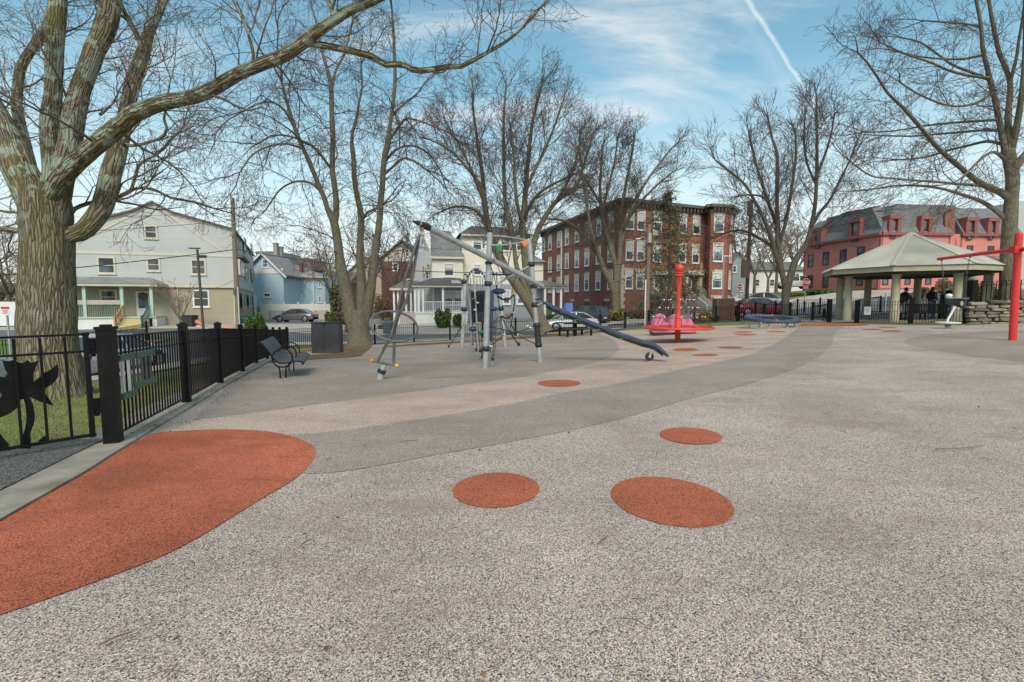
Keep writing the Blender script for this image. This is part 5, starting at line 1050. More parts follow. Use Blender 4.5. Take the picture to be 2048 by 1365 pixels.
# the slide
sp_ = [(1086,606.5,13.0),(1092,608,13.0),(1102,614.6,12.98),(1144,632.5,12.9),(1191,651.5,12.8),(1238,670,12.72),(1285,686,12.65),(1300,689.5,12.6),(1309,692,12.6),(1318,699,12.55),(1326,707,12.5),(1335,713,12.5)]
P_ = [W(*p) for p in sp_]; o = MB(); prs = [(-.21,.045),(-.17,.07),(-.10,.045),(-.05,.065),(0,.045),(.05,.065),(.10,.045),(.17,.07),(.21,.045),(.21,.0),(.18,-.022),(.10,-.03),(-.10,-.03),(-.18,-.022),(-.21,.0)]
def sweep(P_, prs, sy=Vector((.15,1,0))):
    m_ = MB(); sy = sy.normalized(); k = len(prs)
    for i, p in enumerate(P_):
        t = (P_[min(i+1,len(P_)-1)] - P_[max(i-1,0)]).normalized(); u = sy.cross(t).normalized()
        if u.z < 0: u = -u
        f = .6 if i in (0, len(P_)-1) else 1
        for a, b in prs: m_.v.append(tuple(p + sy*a*f + u*b*f))
    for i in range(len(P_)-1):
        for j in range(k): j2 = (j+1) % k; m_.face((i*k+j, i*k+j2, (i+1)*k+j2, (i+1)*k+j))
    m_.face(tuple(range(k))); m_.face(tuple((len(P_)-1)*k+j for j in reversed(range(k)))); return m_
slide = sweep(P_, prs).build('slide', NAVY, ps, smooth=True)
sweep([p - Vector((0,0,.045)) for p in P_[1:-1]], [(-.12,.0),(.12,.0),(.12,-.04),(.05,-.06),(-.05,-.06),(-.12,-.04)]).build('slide_underside', BLK2, slide, smooth=True)
for p in ((1150,641,12.75), (1197,660,12.65), (1243,678,12.58)): Bl('green_clip', p, .04, GRN, (1.4,1,.7), parent=slide, n=8)
wf = T('slide_foot', [(1299,728,12.6),(1299,718,12.6)], .06, GALV, 12)
m_ = MB(); c = W(1299,713.5,12.55); m_.torus(c, .075, .042, 24, 10, ax=(Vector((1,0,0)), Vector((0,0,1)))); m_.build('foot_ball', BLK2, wf, smooth=True)
m_ = MB(); m_.tube([W(1299,716,12.5), W(1304,699,12.55)], .03, 8); m_.build('strut', GALV, wf, smooth=True)
T('slide_bracket', [(1069.5,610,YB),(1078,610.5,13.1),(1087,607,13.0)], .035, GALV, 8); T('handhold', [(1068,596,YB),(1074,600,13.1),(1082,598,13.0),(1087,604,13.0)], .018, BLK2, 8)

# ---------------------------------------------------------------- red net spinner
YS = 20.0; q = W(1355, 685, YS); zr = Zp(655.5, YS)
sn = thing('net_spinner', 'orange-red rope pyramid carousel with ball-topped centre pole', 'playground carousel', tuple(q))
m_ = MB(); m_.lathe([(.115,-.03),(.115,zr-q.z-.1),(.14,zr-q.z-.05),(.14,zr-q.z+.02),(.10,zr-q.z+.1),(.098,zr-q.z+.9),(.10,Zp(553,YS)-q.z)], tuple(q), 20); m_.build('pole', REDO, sn, smooth=True)
m_ = MB(); zt_ = Zp(549, YS); m_.lathe([(.13,-.09),(.16,-.07),(.16,-.03),(.13,-.01),(.13,.02),(.165,.04),(.165,.08),(.10,.10)], (q.x, q.y, zt_), 20); m_.build('collar', REDO, sn, smooth=True)
m_ = MB(); m_.ball((q.x, q.y, Zp(536.5, YS)), .178, 24, 16); m_.build('ball_top', REDO, sn, smooth=True)
m_ = MB(); m_.torus((q.x, q.y, zr), 1.40, .048, 56, 10); m_.build('outer_ring', REDO, sn, smooth=True)
m_ = MB(); m_.torus((q.x, q.y, zr+.0), 1.14, .03, 48, 8)
for k in range(12): a = R(30*k+9); m_.tube([(q.x+.12*math.cos(a), q.y+.12*math.sin(a), zr-.05), (q.x+1.38*math.cos(a), q.y+1.38*math.sin(a), zr-.01)], .028, 8)
m_.build('spokes', REDO, sn, smooth=True)
m_ = MB(); m_.lathe([(.35,-.04),(1.30,-.045),(1.30,-.02),(.35,-.015)], (q.x, q.y, zr), 40); m_.build('deck', REDO, sn)
lv = [(Zp(551, YS), .13), (Zp(575, YS), .36), (Zp(600, YS), .62), (Zp(616, YS), .80), (Zp(634, YS), 1.06), (Zp(652, YS), 1.33)]
for k in range(10):
    a = R(36*k+5); m_ = MB(); m_.tube([(q.x+r*math.cos(a), q.y+r*math.sin(a), z) for z, r in lv], .014, 6); m_.build('main_rope', ROPR, sn, smooth=True)
for li in (2, 3, 4):
    z, r = lv[li]; m_ = MB(); m2 = MB()
    for k in range(10):
        a0, a1 = R(36*k+5), R(36*k+41); am = R(36*k+23); p0 = Vector((q.x+r*math.cos(a0), q.y+r*math.sin(a0), z)); p1 = Vector((q.x+r*math.cos(a1), q.y+r*math.sin(a1), z)); pm = Vector((q.x+r*.9*math.cos(am), q.y+r*.9*math.sin(am), z-.07))
        m_.tube([p0, p0*.25+pm*.75-Vector((0,0,.0)), p1*.25+pm*.75, p1], .012, 6); m2.ball(p0, .032, 8, 6)
    rr_ = m_.build('ring_rope', ROPR, sn, smooth=True); m2.build('clamps', WHT, rr_, smooth=True)
for k in range(5):
    a = R(72*k+20); m_ = MB(); c = Vector((q.x+.85*math.cos(a), q.y+.85*math.sin(a), zr+.04)); m_.ball(c, .07, 10, 6, (1.2,1.2,.8)); m_.build('rope_socket', REDO, sn, smooth=True)

# ---------------------------------------------------------------- pink domes
YP = 25.0; q = gat(1345, YP)
pk_ = thing('pink_play_shell', 'pair of pink plastic play domes on a black base behind the red carousel', 'play equipment', tuple(q))
def dome(x0, x1, ytop, Y, dep, holes):
    a, b = X(x0, Y), X(x1, Y); c = (a+b)/2; r = (b-a)/2; z0 = q.z+.28; h = Zp(ytop, Y) - z0; m_ = MB(); ns, nr = 22, 7
    for j in range(nr):
        t = j/(nr-1); sc_ = 1 - .16*abs(t-.5)*2*abs(t-.5)*2; 
        for i in range(ns+1):
            an = math.pi*i/ns; m_.v.append((c + r*sc_*math.cos(an), Y + dep*(t-.5), z0 + h*sc_*math.sin(an)**.85))
    for j in range(nr-1):
        for i in range(ns): m_.face((j*(ns+1)+i, j*(ns+1)+i+1, (j+1)*(ns+1)+i+1, (j+1)*(ns+1)+i))
    m_.face(tuple(range(ns+1))); m_.face(tuple((nr-1)*(ns+1)+i for i in reversed(range(ns+1)))); d = m_.build('dome', PINK, pk_, smooth=True)
    for hx, hz, hr in holes:
        m_ = MB(); m_.prism([(c + r*hx + hr*math.cos(q_), Y-dep/2-.02, z0 + h*hz + hr*math.sin(q_)*1.1) for q_ in [2*math.pi*i/16 for i in range(16)]], (0,.03,0)); m_.build('painted_hole', mat('pink_inside_shade', (0.20,0.03,0.08), .6), d)  # disc on the dome, painted as the shaded inside of an opening
    return d
dome(1302, 1337, 627, YP-.2, .7, [(.55, .62, .13)]); dome(1332, 1374, 627.5, YP+.2, .7, []); dome(1366, 1387, 637, YP+.3, .7, [])
m_ = MB(); m_.box(((X(1302,YP)+X(1387,YP))/2, YP, q.z+.2), (X(1387,YP)-X(1302,YP), .9, .16)); m_.build('skirt', PINK, pk_, bevel=.03)
m_ = MB(); m_.box(((X(1303,YP)+X(1340,YP))/2, YP-.1, q.z+.06), (X(1340,YP)-X(1303,YP), .8, .12)); m_.box(((X(1350,YP)+X(1386,YP))/2, YP-.1, q.z+.06), (X(1386,YP)-X(1350,YP), .8, .12)); m_.build('base', BLK2, pk_)

# ---------------------------------------------------------------- blue ring
YR = 26.2; q = gat(1543, YR); q.x = X(1543, YR); zc = Zp(637.5, YR)
br_ = thing('play_ring', 'large flat navy blue ring on short steel legs near the far fence', 'play equipment', tuple(q))
Rm = 1.19; m_ = MB(); tl = Vector((1, 0, 0.0)); tn = Vector((0, 1, .10)); sec = [(-.19,.03),(-.16,.075),(-.06,.095),(.06,.095),(.16,.075),(.19,.03),(.17,-.05),(.10,-.075),(-.10,-.075),(-.17,-.05)]
n_ = 64
for i in range(n_):
    a = 2*math.pi*i/n_; d = tl*math.cos(a) + tn*math.sin(a)
    for s_, h_ in sec: m_.v.append(tuple(Vector((q.x, q.y, zc)) + d*(Rm+s_*(1+.0*i)) + Vector((0,0,h_))))
k = len(sec)
for i in range(n_):
    for j in range(k): m_.face((i*k+j, i*k+(j+1)%k, ((i+1)%n_)*k+(j+1)%k, ((i+1)%n_)*k+j))
m_.build('ring', NAVY, br_, smooth=True)
m_ = MB()
for i in range(48):
    a = 2*math.pi*i/48; d = tl*math.cos(a) + tn*math.sin(a); m_.ball(Vector((q.x,q.y,zc-.07)) + d*(Rm-.17), .045, 8, 5); m_.ball(Vector((q.x,q.y,zc-.06)) + d*(Rm+.17), .045, 8, 5)
m_.build('edge_beads', NAVYD, br_, smooth=True)
for a, c_ in ((-108, ORG_), (-75, GRN), (95, TANP), (60, ORG_), (125, TANP)):
    m_ = MB(); a = R(a); d = tl*math.cos(a) + tn*math.sin(a); tg = Vector((-math.sin(a), math.cos(a), 0)); m_.box(Vector((q.x,q.y,zc+.07)) + d*Rm, (.05, .41, .07), ax=(tg, d.normalized(), Vector((0,0,1)))); m_.build('coloured_band', c_, br_)
for a in (-125, -75, -30, 20, 90, 165, 210):
    a_ = R(a); lx, ly = q.x + 1.1*math.cos(a_), q.y + 1.1*math.sin(a_); g_ = H(lx, ly); m_ = MB(); m_.tube([(lx,ly,g_), (lx,ly,zc-.04+.1*1.1*math.sin(a_))], .045, 10); m_.cyl((lx,ly,g_+.0), .09, .03, 12); m_.build('leg', GALV, br_, smooth=True)

# ---------------------------------------------------------------- red swing frame at right, with its chains and seat
YW = 14.0; q = W(2025, 680.5, YW); ztop = Zp(463, YW)
sw = thing('swing', 'bright red single-post swing with a level arm at the right edge', 'swing', tuple(q))
top = W(2038, 470, YW); m_ = MB(); m_.tube([q - Vector((0,0,.03)), q.lerp(top, .97), top], [.092, .092, .090], 20); m_.build('post', REDP, sw, smooth=True)
m_ = MB(); m_.ball(top, .091, 20, 10, (1,1,.9)); m_.build('cap', REDP, sw, smooth=True)
m_ = MB(); c = W(2032, 500, YW); m_.box(c - Vector((.10,0.02,0)), (.10,.20,.20)); m_.build('bracket', REDP, sw, bevel=.01)
arm0, arm1 = W(2030, 499.5, YW), W(1877, 518.5, 16.9); m_ = MB(); m_.tube([arm0, arm1], [.062, .052], 14); m_.ball(arm1, .055, 12, 8); m_.build('arm', REDP, sw, smooth=True)
arm2 = W(2110, 489, YW-1.3); m_ = MB(); m_.tube([W(2040,500,YW), arm2], .06, 14); m_.build('arm', REDP, sw, smooth=True)
hA, hB = W(1883, 521, 16.7), W(1940, 514, 15.6); sA, sB = W(1891, 599, 16.3), W(1924, 599, 16.0)
for h in (hA, hB): m_ = MB(); m_.box(h + Vector((0,0,.02)), (.06,.06,.09)); m_.build('hanger', REDP, sw, bevel=.008)
def chain(a, b, nm='chain'):
    m_ = MB(); d = (b-a); n_ = int(d.length/.052); d.normalize(); s1 = d.cross(Vector((0,1,0))).normalized(); s2 = d.cross(s1)
    for i in range(n_): 
        c = a + d*(i+.5)*((b-a).length/n_); sx = s1 if i % 2 else s2; m_.torus(c, .02, .0062, 8, 4, ax=(sx, d), sc=(1,1.7))
    m_.build(nm, GALD, sw)
chain(hA, sA); chain(hB, sB)
m_ = MB(); c = (sA+sB)/2
u = Vector((1,0,0)); zt_, zb_ = Zp(597.5, 16.1), Zp(616.5, 16.1); xl, xr = X(1890.5,16.1), X(1931,16.1); sh = MB()
for i in range(9):
    t = i/8; x = xl + (xr-xl)*t; cv = .22*math.sin(math.pi*t)
    for j, (dz, yy) in enumerate(((zt_, .02), (zt_, .05), (zb_ + .14*abs(t-.5)*2, .05+cv*.3), (zb_ + .14*abs(t-.5)*2, .02+cv*.3))): sh.v.append((x, 16.1 - .28*math.sin(math.pi*t) + yy, dz))
for i in range(8):
    for j in range(4): sh.face((i*4+j, i*4+(j+1)%4, (i+1)*4+(j+1)%4, (i+1)*4+j))
sh.face((0,1,2,3)); sh.face((35,34,33,32)); seat = sh.build('bucket_seat', BLK2, sw, smooth=False)
m_ = MB(); m_.prism([(X(1910,16)+.055*math.cos(a), 15.80, Zp(607.5,16)+.075*math.sin(a)) for a in [2*math.pi*i/16 for i in range(16)]], (0,.02,0)); m_.build('leg_hole', mat('pale_seat_panel', (0.35,0.35,0.33), .6), seat)
m_ = MB(); m_.bar((xl,16.1,zt_+.01), (xr+.03,16.1,zt_+.01), .05, .02); m_.build('seat_bar', GALV, seat)
# standing spinner behind
YT = 20.2; q = gat(1896, YT); q.x = X(1896, YT); ss = thing('standing_spinner', 'small white disc spinner with a curved white pole and blue foot', 'playground spinner', tuple(q))
m_ = MB(); m_.cyl((q.x,q.y,q.z-.02), .085, .25, 16); m_.build('base', GALV, ss, smooth=True); m_ = MB(); m_.cyl((q.x,q.y,Zp(652.5,YT)), .10, .12, 16); m_.build('hub', BLUE, ss, smooth=True)
m_ = MB(); m_.lathe([(.10,-.05),(.36,-.02),(.43,.01),(.43,.04),(.36,.06),(.1,.07)], (q.x,q.y,Zp(647,YT)), 28); m_.build('disc', WHT, ss, smooth=True)
m_ = MB(); m_.tube([W(1894,645,YT), W(1897,637,YT), W(1904,625,YT), W(1909,615,YT), W(1910,606,YT), W(1904,598,YT), W(1899,594,YT)], .04, 10); m_.build('pole', WHT, ss, smooth=True)
m_ = MB(); m_.ball(W(1898,592,YT), .12, 16, 10, (1,1,.75)); m_.build('ball', WHT, ss, smooth=True)

# ---------------------------------------------------------------- picnic table by the far fence
YK = 28.5; q = gat(1150, YK); pt = thing('picnic_table', 'dark picnic table with attached benches near the far fence, under the slide', 'picnic table', tuple(q), rz=R(12))
DKW = mat('dark_coated_slats', (0.045,0.035,0.033), .6, .2, 4)
m_ = MB()
for i in range(5): m_.box((0, -.34+.17*i, .80), (2.0, .15, .04))
m_.build('tabletop', DKW, pt, local=True)
for s in (-1, 1):
    m_ = MB(); m_.box((0, s*.78, .47), (2.0, .28, .05)); m_.build('bench_seat', DKW, pt, local=True)
    for x in (-.72, .72): m_ = MB(); m_.box((x, s*.78, .21), (.10, .10, .48)); m_.build('leg', BLK, pt, local=True)
m_ = MB(); m_.box((0, 0, .38), (.17, .17, .80)); m_.build('leg', BLK, pt, local=True)
m_ = MB(); m_.box((0, 0, .43), (.08, 1.6, .06)); m_.box((0, 0, .74), (1.4, .08, .06)); m_.build('cross_frame', BLK, pt, local=True)

# ---------------------------------------------------------------- gazebo
GC = Vector((25.0, 30.2, 0)); g0_ = .40
gz = thing('gazebo', 'olive octagonal gazebo with ribbed metal roof on thick round columns', 'gazebo', (GC.x, GC.y, g0_))
def oct_(Rr, k, z): a = R(-138+45*k); return Vector((GC.x + Rr*math.cos(a), GC.y + Rr*math.sin(a), z))
for k in range(8):
    c = oct_(3.6, k, 0); gz_ = H(c.x, c.y); m_ = MB(); m_.lathe([(.245,gz_-.1),(.245,gz_+.68),(.235,gz_+.70),(.215,gz_+.72),(.208,3.02),(.24,3.05),(.24,3.12)], (c.x,c.y,0), 24); m_.build('column', OLIV, gz, smooth=True)
ez, eb, az = 3.52, 3.24, 5.80; m_ = MB()
for k in range(8):
    p0, p1, q0, q1 = oct_(4.62,k,eb), oct_(4.62,k+1,eb), oct_(4.48,k,eb), oct_(4.48,k+1,eb); z = Vector((0,0,ez-eb)); m_.add([p0,p1,p1+z,p0+z,q0,q1,q1+z,q0+z], [(0,1,2,3),(5,4,7,6),(0,4,5,1),(2,6,7,3)])
m_.build('fascia', OLIV, gz)
for k in range(8):
    m_ = MB(); p0, p1 = oct_(4.72,k,ez+.015), oct_(4.72,k+1,ez+.015); ap = Vector((GC.x,GC.y,az)); e = p1-p0; n_ = 34; mid = (p0+p1)/2; nr = (p1-p0).cross(ap-p0).normalized()
    if nr.z < 0: nr = -nr
    for i in range(n_+1):
        t = i/n_; b = p0 + e*t; s_ = 1 - abs(2*t-1); T_ = b + (ap-mid)*s_*.995
        for dx, h in ((-.028,.004),(-.016,.034),(.016,.034),(.028,.004)):
            for pp in (b, T_): m_.v.append(tuple(pp + e.normalized()*dx + nr*h))
    o_ = 0
    for i in range(n_+1):
        for j in range(3): m_.face((o_+j*2, o_+j*2+1, o_+j*2+3, o_+j*2+2))
        if i < n_: m_.face((o_+6, o_+7, o_+9, o_+8))
        o_ += 8
    m_.build('roof_panel', OLIR, gz, fix=False)
    m_ = MB(); m_.bar(p0+Vector((0,0,.05)), ap+Vector((0,0,.03)), .20, .05); m_.build('ridge_cap', OLIR, gz)
m_ = MB(); m_.lathe([(.5,az-.26),(.16,az+.04),(.0001,az+.08)], (GC.x,GC.y,0), 8); m_.build('roof_cap', OLIR, gz)
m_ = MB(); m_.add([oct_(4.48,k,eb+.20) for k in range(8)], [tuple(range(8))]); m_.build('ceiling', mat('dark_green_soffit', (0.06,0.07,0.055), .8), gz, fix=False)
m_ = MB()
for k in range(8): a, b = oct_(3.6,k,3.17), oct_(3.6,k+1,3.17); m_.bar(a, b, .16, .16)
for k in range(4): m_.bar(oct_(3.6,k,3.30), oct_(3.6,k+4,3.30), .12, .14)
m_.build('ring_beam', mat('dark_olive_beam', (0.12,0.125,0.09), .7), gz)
# bench in the gazebo with its back to us
bq = gat(1851, 28.2); bb = thing('slatted_bench', 'long black slatted bench inside the gazebo, seen from behind', 'bench', tuple(bq), rz=R(-3)); w2 = 41*28.2/FPX
m_ = MB()
for i in range(int(w2*2/.09)): m_.box((-w2+.045+i*.09, 0, .72), (.055, .03, .55))
m_.box((0, 0, .98), (w2*2, .05, .06)); m_.box((0, 0, .46), (w2*2, .05, .05)); m_.build('backrest', BLK, bb, local=True)
m_ = MB(); [m_.box((0, .10+.11*i, .45), (w2*2, .09, .03)) for i in range(4)]; m_.build('seat', BLK, bb, local=True)
for x in (-w2+.1, 0, w2-.1): m_ = MB(); m_.box((x, .05, .23), (.07,.07,.48)); m_.box((x, .42, .22), (.07,.07,.46)); m_.box((x,.24,.42), (.06,.4,.05)); m_.build('leg', BLK, bb, local=True)
# black pillar at the wall end
q = gat(1939.5, 24.7); bp_ = thing('black_pillar', 'tall square black pillar with a pale cap at the end of the stone wall', 'pillar', tuple(q))
m_ = MB(); zt_ = Zp(560.5, 24.7); m_.box((q.x,q.y,(q.z+zt_)/2), (.29,.29,zt_-q.z), .1); m_.build('shaft', BLK, bp_, bevel=.01); m_ = MB(); m_.box((q.x,q.y,zt_+.02), (.33,.33,.05), .1); m_.lathe([(.14,.05),(.15,.10),(.08,.16)], (q.x,q.y,zt_), 12); m_.build('cap', mat('tan_cap', (0.30,0.24,0.15), .8), bp_)
bn = gat(1890, 28.9); bi = thing('dark_bin', 'tall dark bin with a sloped hood beside the gazebo bench', 'bin', tuple(bn)); m_ = MB(); m_.prism([bn+Vector((-.24,-.2,.05)), bn+Vector((.20,-.2,.05)), bn+Vector((.20,-.2,1.70)), bn+Vector((.12,-.2,1.78)), bn+Vector((-.20,-.2,1.15))], (0,.45,0)); m_.build('body', BLK2, bi, bevel=.03)
m_ = MB(); m_.box(bn+Vector((-.1,-.21,.62)), (.12,.01,.14)); m_.build('sticker', WHT, bi)

# ---------------------------------------------------------------- dry stone wall with its fence
STN = mat('field_stone', (0.26, 0.225, 0.175), 0.92, 0.35, 2.2, 0.7, 24, tint=(0.30, 0.29, 0.16), tfac=0.7)
STN2 = mat('field_stone_rust', (0.25, 0.185, 0.135), 0.92, 0.35, 2.2, 0.7, 24, tint=(0.16, 0.13, 0.11), tfac=0.7)
STN3 = mat('field_stone_dark', (0.12, 0.105, 0.09), 0.92, 0.35, 2.2, 0.7, 24, tint=(0.24, 0.23, 0.14), tfac=0.6)
wl = thing('stone_wall', 'low dry-laid stone wall with mossy cap stones behind the red swing post', 'wall', tuple(gat(1935, 24.2)))
wln = [Vector((23.2, 24.2)), Vector((25.4, 23.4)), Vector((28.5, 22.0)), Vector((33, 20.5))]
def along(l, s):
    for i in range(len(l)-1):
        d = (l[i+1]-l[i]).length
        if s <= d or i == len(l)-2: return l[i].lerp(l[i+1], s/d), (l[i+1]-l[i]).normalized()
        s -= d
rg = random.Random(4); m_ = MB(); Lw = sum((wln[i+1]-wln[i]).length for i in range(3)); z = -.05; row = 0
while z < .98:
    hgt = rg.uniform(.12, .21); s = -rg.random()*.3; cap = z + hgt > .93
    while s < Lw:
        ln = rg.choice([.2,.3,.42,.55,.75])*rg.uniform(.8,1.2) if not cap else rg.uniform(.5, 1.0); h_ = hgt*rg.uniform(.72, 1.25); p, t = along(wln, max(0, min(Lw-.01, s+ln/2))); gq = H(p.x, p.y); m_.mi = rg.choice([0,0,1,2,0,1]) if not cap else rg.choice([0,0,2])
        c = Vector((p.x, p.y, gq + z + h_/2 + (.10*math.sin(s*1.3) if cap else 0))); o = len(m_.v); nl = Vector((-t.y, t.x, 0)); tt = Vector((t.x, t.y, 0)); push = rg.uniform(-.05, .05); tz = rg.uniform(-.06,.06)
        for i in range(6):
            th = -math.pi/2 + math.pi*(i+.5)/6
            for j in range(10):
                a = 2*math.pi*j/10; f = lambda v, e: math.copysign(abs(v)**e, v); x = f(math.cos(th),.3)*f(math.cos(a),.4)*ln*.5*rg.uniform(.84,1.06); y = f(math.cos(th),.3)*f(math.sin(a),.4)*.24*rg.uniform(.8,1.1); zz = f(math.sin(th),.5)*h_*.52*rg.uniform(.75,1.1) + x*tz
                m_.v.append(tuple(c + tt*x + nl*(y+push) + Vector((0,0,zz))))
        for i in range(5):
            for j in range(10): j2 = (j+1)%10; m_.face((o+i*10+j, o+i*10+j2, o+(i+1)*10+j2, o+(i+1)*10+j))
        m_.face(tuple(o+j for j in reversed(range(10)))); m_.face(tuple(o+50+j for j in range(10))); s += ln + .01
    z += hgt; row += 1
m_.build('stones', [STN, STN2, STN3], wl, smooth=True)
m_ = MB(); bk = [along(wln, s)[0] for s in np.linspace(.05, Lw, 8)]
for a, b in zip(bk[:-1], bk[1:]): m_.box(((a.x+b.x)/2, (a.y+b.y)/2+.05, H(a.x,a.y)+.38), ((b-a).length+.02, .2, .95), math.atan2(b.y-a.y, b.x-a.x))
m_.build('wall_core', mat('shadow_earth', (0.05,0.042,0.035), .95), wl)  # core coloured dark so the gaps between stones read as shade
em = [(23.5,24.5),(25.6,23.65),(28.7,22.3),(33,20.8),(45,20),(45,28.2),(31,28.5),(28,25.7),(25,25.2)]
bmv = MB(); zt_ = 1.30
bmv.prism([Vector((x,y,zt_)) for x, y in em], (0,0,-1.6)); o_ = bmv.build('embankment', M_LAWN2, kind='structure')
wf_ = thing('iron_fence', 'black iron railing standing on the earth above the stone wall', 'fence', (24.2, 24.6, zt_))
railing(wf_, [Vector((24.1,24.5,zt_)), Vector((26.2,23.9,zt_+.10)), Vector((28.6,22.9,zt_+.15)), Vector((32,21.6,zt_+.15))], hpost=1.25, rails=(1.25,1.05,.06), gap=.19, pk=.032, wpost=.06)
# ================================================================== houses
S_GREY = siding('siding_pale_grey', (0.44, 0.455, 0.45), 0.13)
S_TAN = siding('siding_tan', (0.345, 0.305, 0.215), 0.13)
S_CREAM = siding('siding_cream', (0.66, 0.62, 0.53), 0.13)
S_SLATE = siding('siding_slate_blue', (0.27, 0.31, 0.34), 0.13)
S_BLUE = siding('siding_sky_blue', (0.40, 0.54, 0.63), 0.15)
S_WHITE = siding('siding_white', (0.68, 0.67, 0.64), 0.13)
S_RED = siding('siding_salmon_red', (0.57, 0.205, 0.175), 0.17)
BRK = brick('red_brick', (0.37, 0.125, 0.08), (0.20, 0.14, 0.12))
BRK2 = brick('dark_red_brick', (0.20, 0.075, 0.058), (0.17, 0.12, 0.10))
BRK3 = brick('bright_brick', (0.36, 0.105, 0.065), (0.24, 0.15, 0.12))
SH_G = shingle('shingle_grey', (0.18, 0.18, 0.185)); SH_D = shingle('shingle_dark', (0.105, 0.10, 0.098)); SH_B = shingle('shingle_brown', (0.16, 0.14, 0.125)); SH_L = shingle('shingle_light', (0.24, 0.245, 0.25))
TRIM = mat('cream_trim', (0.56, 0.52, 0.43), 0.6, 0.08, 1); TRIMW = mat('white_trim', (0.70, 0.70, 0.68), 0.5, 0.06, 1); STONE = mat('pale_stone_lintel', (0.50, 0.43, 0.34), 0.8, 0.15, 2)
TRIMR = mat('maroon_trim', (0.27, 0.085, 0.08), 0.6, 0.12, 1); DKTR = mat('dark_bronze_trim', (0.045, 0.03, 0.028), 0.5, 0.1, 1); GRNP = mat('pale_green_paint', (0.42, 0.55, 0.44), 0.6, 0.08, 2); GRND = mat('teal_green_paint', (0.03, 0.14, 0.11), 0.6, 0.1, 2)
YELB = mat('yellow_deck_board', (0.50, 0.44, 0.22), 0.7, 0.1, 3); FOUND = mat('foundation_concrete', (0.34, 0.31, 0.27), 0.9, 0.15, 1)
GL = glass('window_glass'); GLB = glass('window_glass_bluish', (0.05, 0.065, 0.08)); BLIND = mat('window_blind', (0.55, 0.56, 0.54), 0.8, 0.08, 3); CORN = mat('dark_cornice', (0.12, 0.10, 0.085), 0.8, 0.2, 1)
def win(fac, parent, a0, a1, z0, z1, fm=TRIMW, ft=.09, d=0.0, lintel=None, blind=0.0, gl=None, name='window', sash=True, sill=True):
    a0, a1 = min(a0,a1), max(a0,a1); z0, z1 = min(z0,z1), max(z0,z1); m_ = MB()
    for q in ((a0-ft,a0,z0-ft,z1+ft),(a1,a1+ft,z0-ft,z1+ft),(a0,a1,z1,z1+ft),(a0,a1,z0-ft,z0)): fac.box(m_, q[0], q[1], q[2], q[3], d-.02, d+.06)
    if sash: fac.box(m_, a0, a1, (z0+z1)/2-.03, (z0+z1)/2+.03, d+.006, d+.035)
    if sill: fac.box(m_, a0-ft-.04, a1+ft+.04, z0-ft-.07, z0-ft, d-.02, d+.11)
    f = m_.build(name, fm, parent); m_ = MB(); fac.box(m_, a0+.002, a1-.002, z0+.002, z1-.002, d-.03, d+.003); m_.build('pane', gl or GL, f)
    if blind: m_ = MB(); fac.box(m_, a0+.03, a1-.03, z1-(z1-z0)*blind, z1-.02, d+.0, d+.008); m_.build('blind', BLIND, f)
    if lintel: m_ = MB(); fac.box(m_, a0-ft-.1, a1+ft+.1, z1+ft+.003, z1+ft+.30, d-.02, d+.05); m_.build('lintel', lintel, f)
    return f
def winpx(fac, parent, x0, y0, x1, y1, d=0.0, **k):
    a0, _ = fac.px(x0, (y0+y1)/2, d); a1, _ = fac.px(x1, (y0+y1)/2, d); am = (x0+x1)/2; _, zt_ = fac.px(am, y0, d); _, zb_ = fac.px(am, y1, d); return win(fac, parent, a0, a1, zb_, zt_, d=d, **k)
def boxpx(m_, fac, x0, y0, x1, y1, dref, d0, d1):
    am = (x0+x1)/2; a0, _ = fac.px(x0, (y0+y1)/2, dref); a1, _ = fac.px(x1, (y0+y1)/2, dref); _, zt_ = fac.px(am, y0, dref); _, zb_ = fac.px(am, y1, dref); fac.box(m_, min(a0,a1), max(a0,a1), zb_, zt_, d0, d1)
def face_us(f, inward=False):
    if (f.o + f.u*f.len/2 - CAM).dot(f.n) > 0: f.n = -f.n
    return f
def gpt(px, Y): return (X(px, Y), Y)
def wallpoly(fac, pts, ext, name, m, parent):
    m_ = MB(); m_.prism([fac.p(a, z) for a, z in pts], ext); return m_.build(name, m, parent)

# ---- tan and grey clapboard house, left
F1 = face_us(Fac(gpt(100, 38.3), gpt(475, 42))); L1 = F1.len; ext1 = Vector((-.42, .90, 0))*26
th = thing('clapboard_house', 'three-storey house with pale grey upper siding over tan boards and green-trimmed porch, far left', 'house', tuple(F1.p(L1/2, -.55)))
zp = lambda x, y, f=F1, d=0: f.px(x, y, d)
zl_ = zp(400, 574.5)[1]
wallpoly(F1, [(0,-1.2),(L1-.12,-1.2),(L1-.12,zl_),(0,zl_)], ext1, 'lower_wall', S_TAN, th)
m_ = MB(); F1.box(m_, 0, L1-.1, -1.2, zp(400,641)[1], 0.0, .05); m_.build('foundation', FOUND, th)
eR = zp(475, 461.5)[1]; k1 = zp(345, 427); pk1 = zp(308, 407); k0 = zp(272, 423.5); eL = zp(126, 466)
up = [(0, zl_+.003), (L1, zl_+.003), (L1, eR), k1, pk1, k0, (0, eL[1]-.3)]
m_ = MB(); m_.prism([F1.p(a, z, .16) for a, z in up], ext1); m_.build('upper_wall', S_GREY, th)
m_ = MB(); rl = [(-.5, eL[1]-.45), (0, eL[1]-.3), k0, pk1, k1, (L1+.25, eR-.06)]
for (a, z), (b, y) in zip(rl[:-1], rl[1:]): m_.prism([F1.p(a,z+.02,.40), F1.p(b,y+.02,.40), F1.p(b,y+.16,.40), F1.p(a,z+.16,.40)], ext1*1.03)
m_.build('roof', SH_B, th)
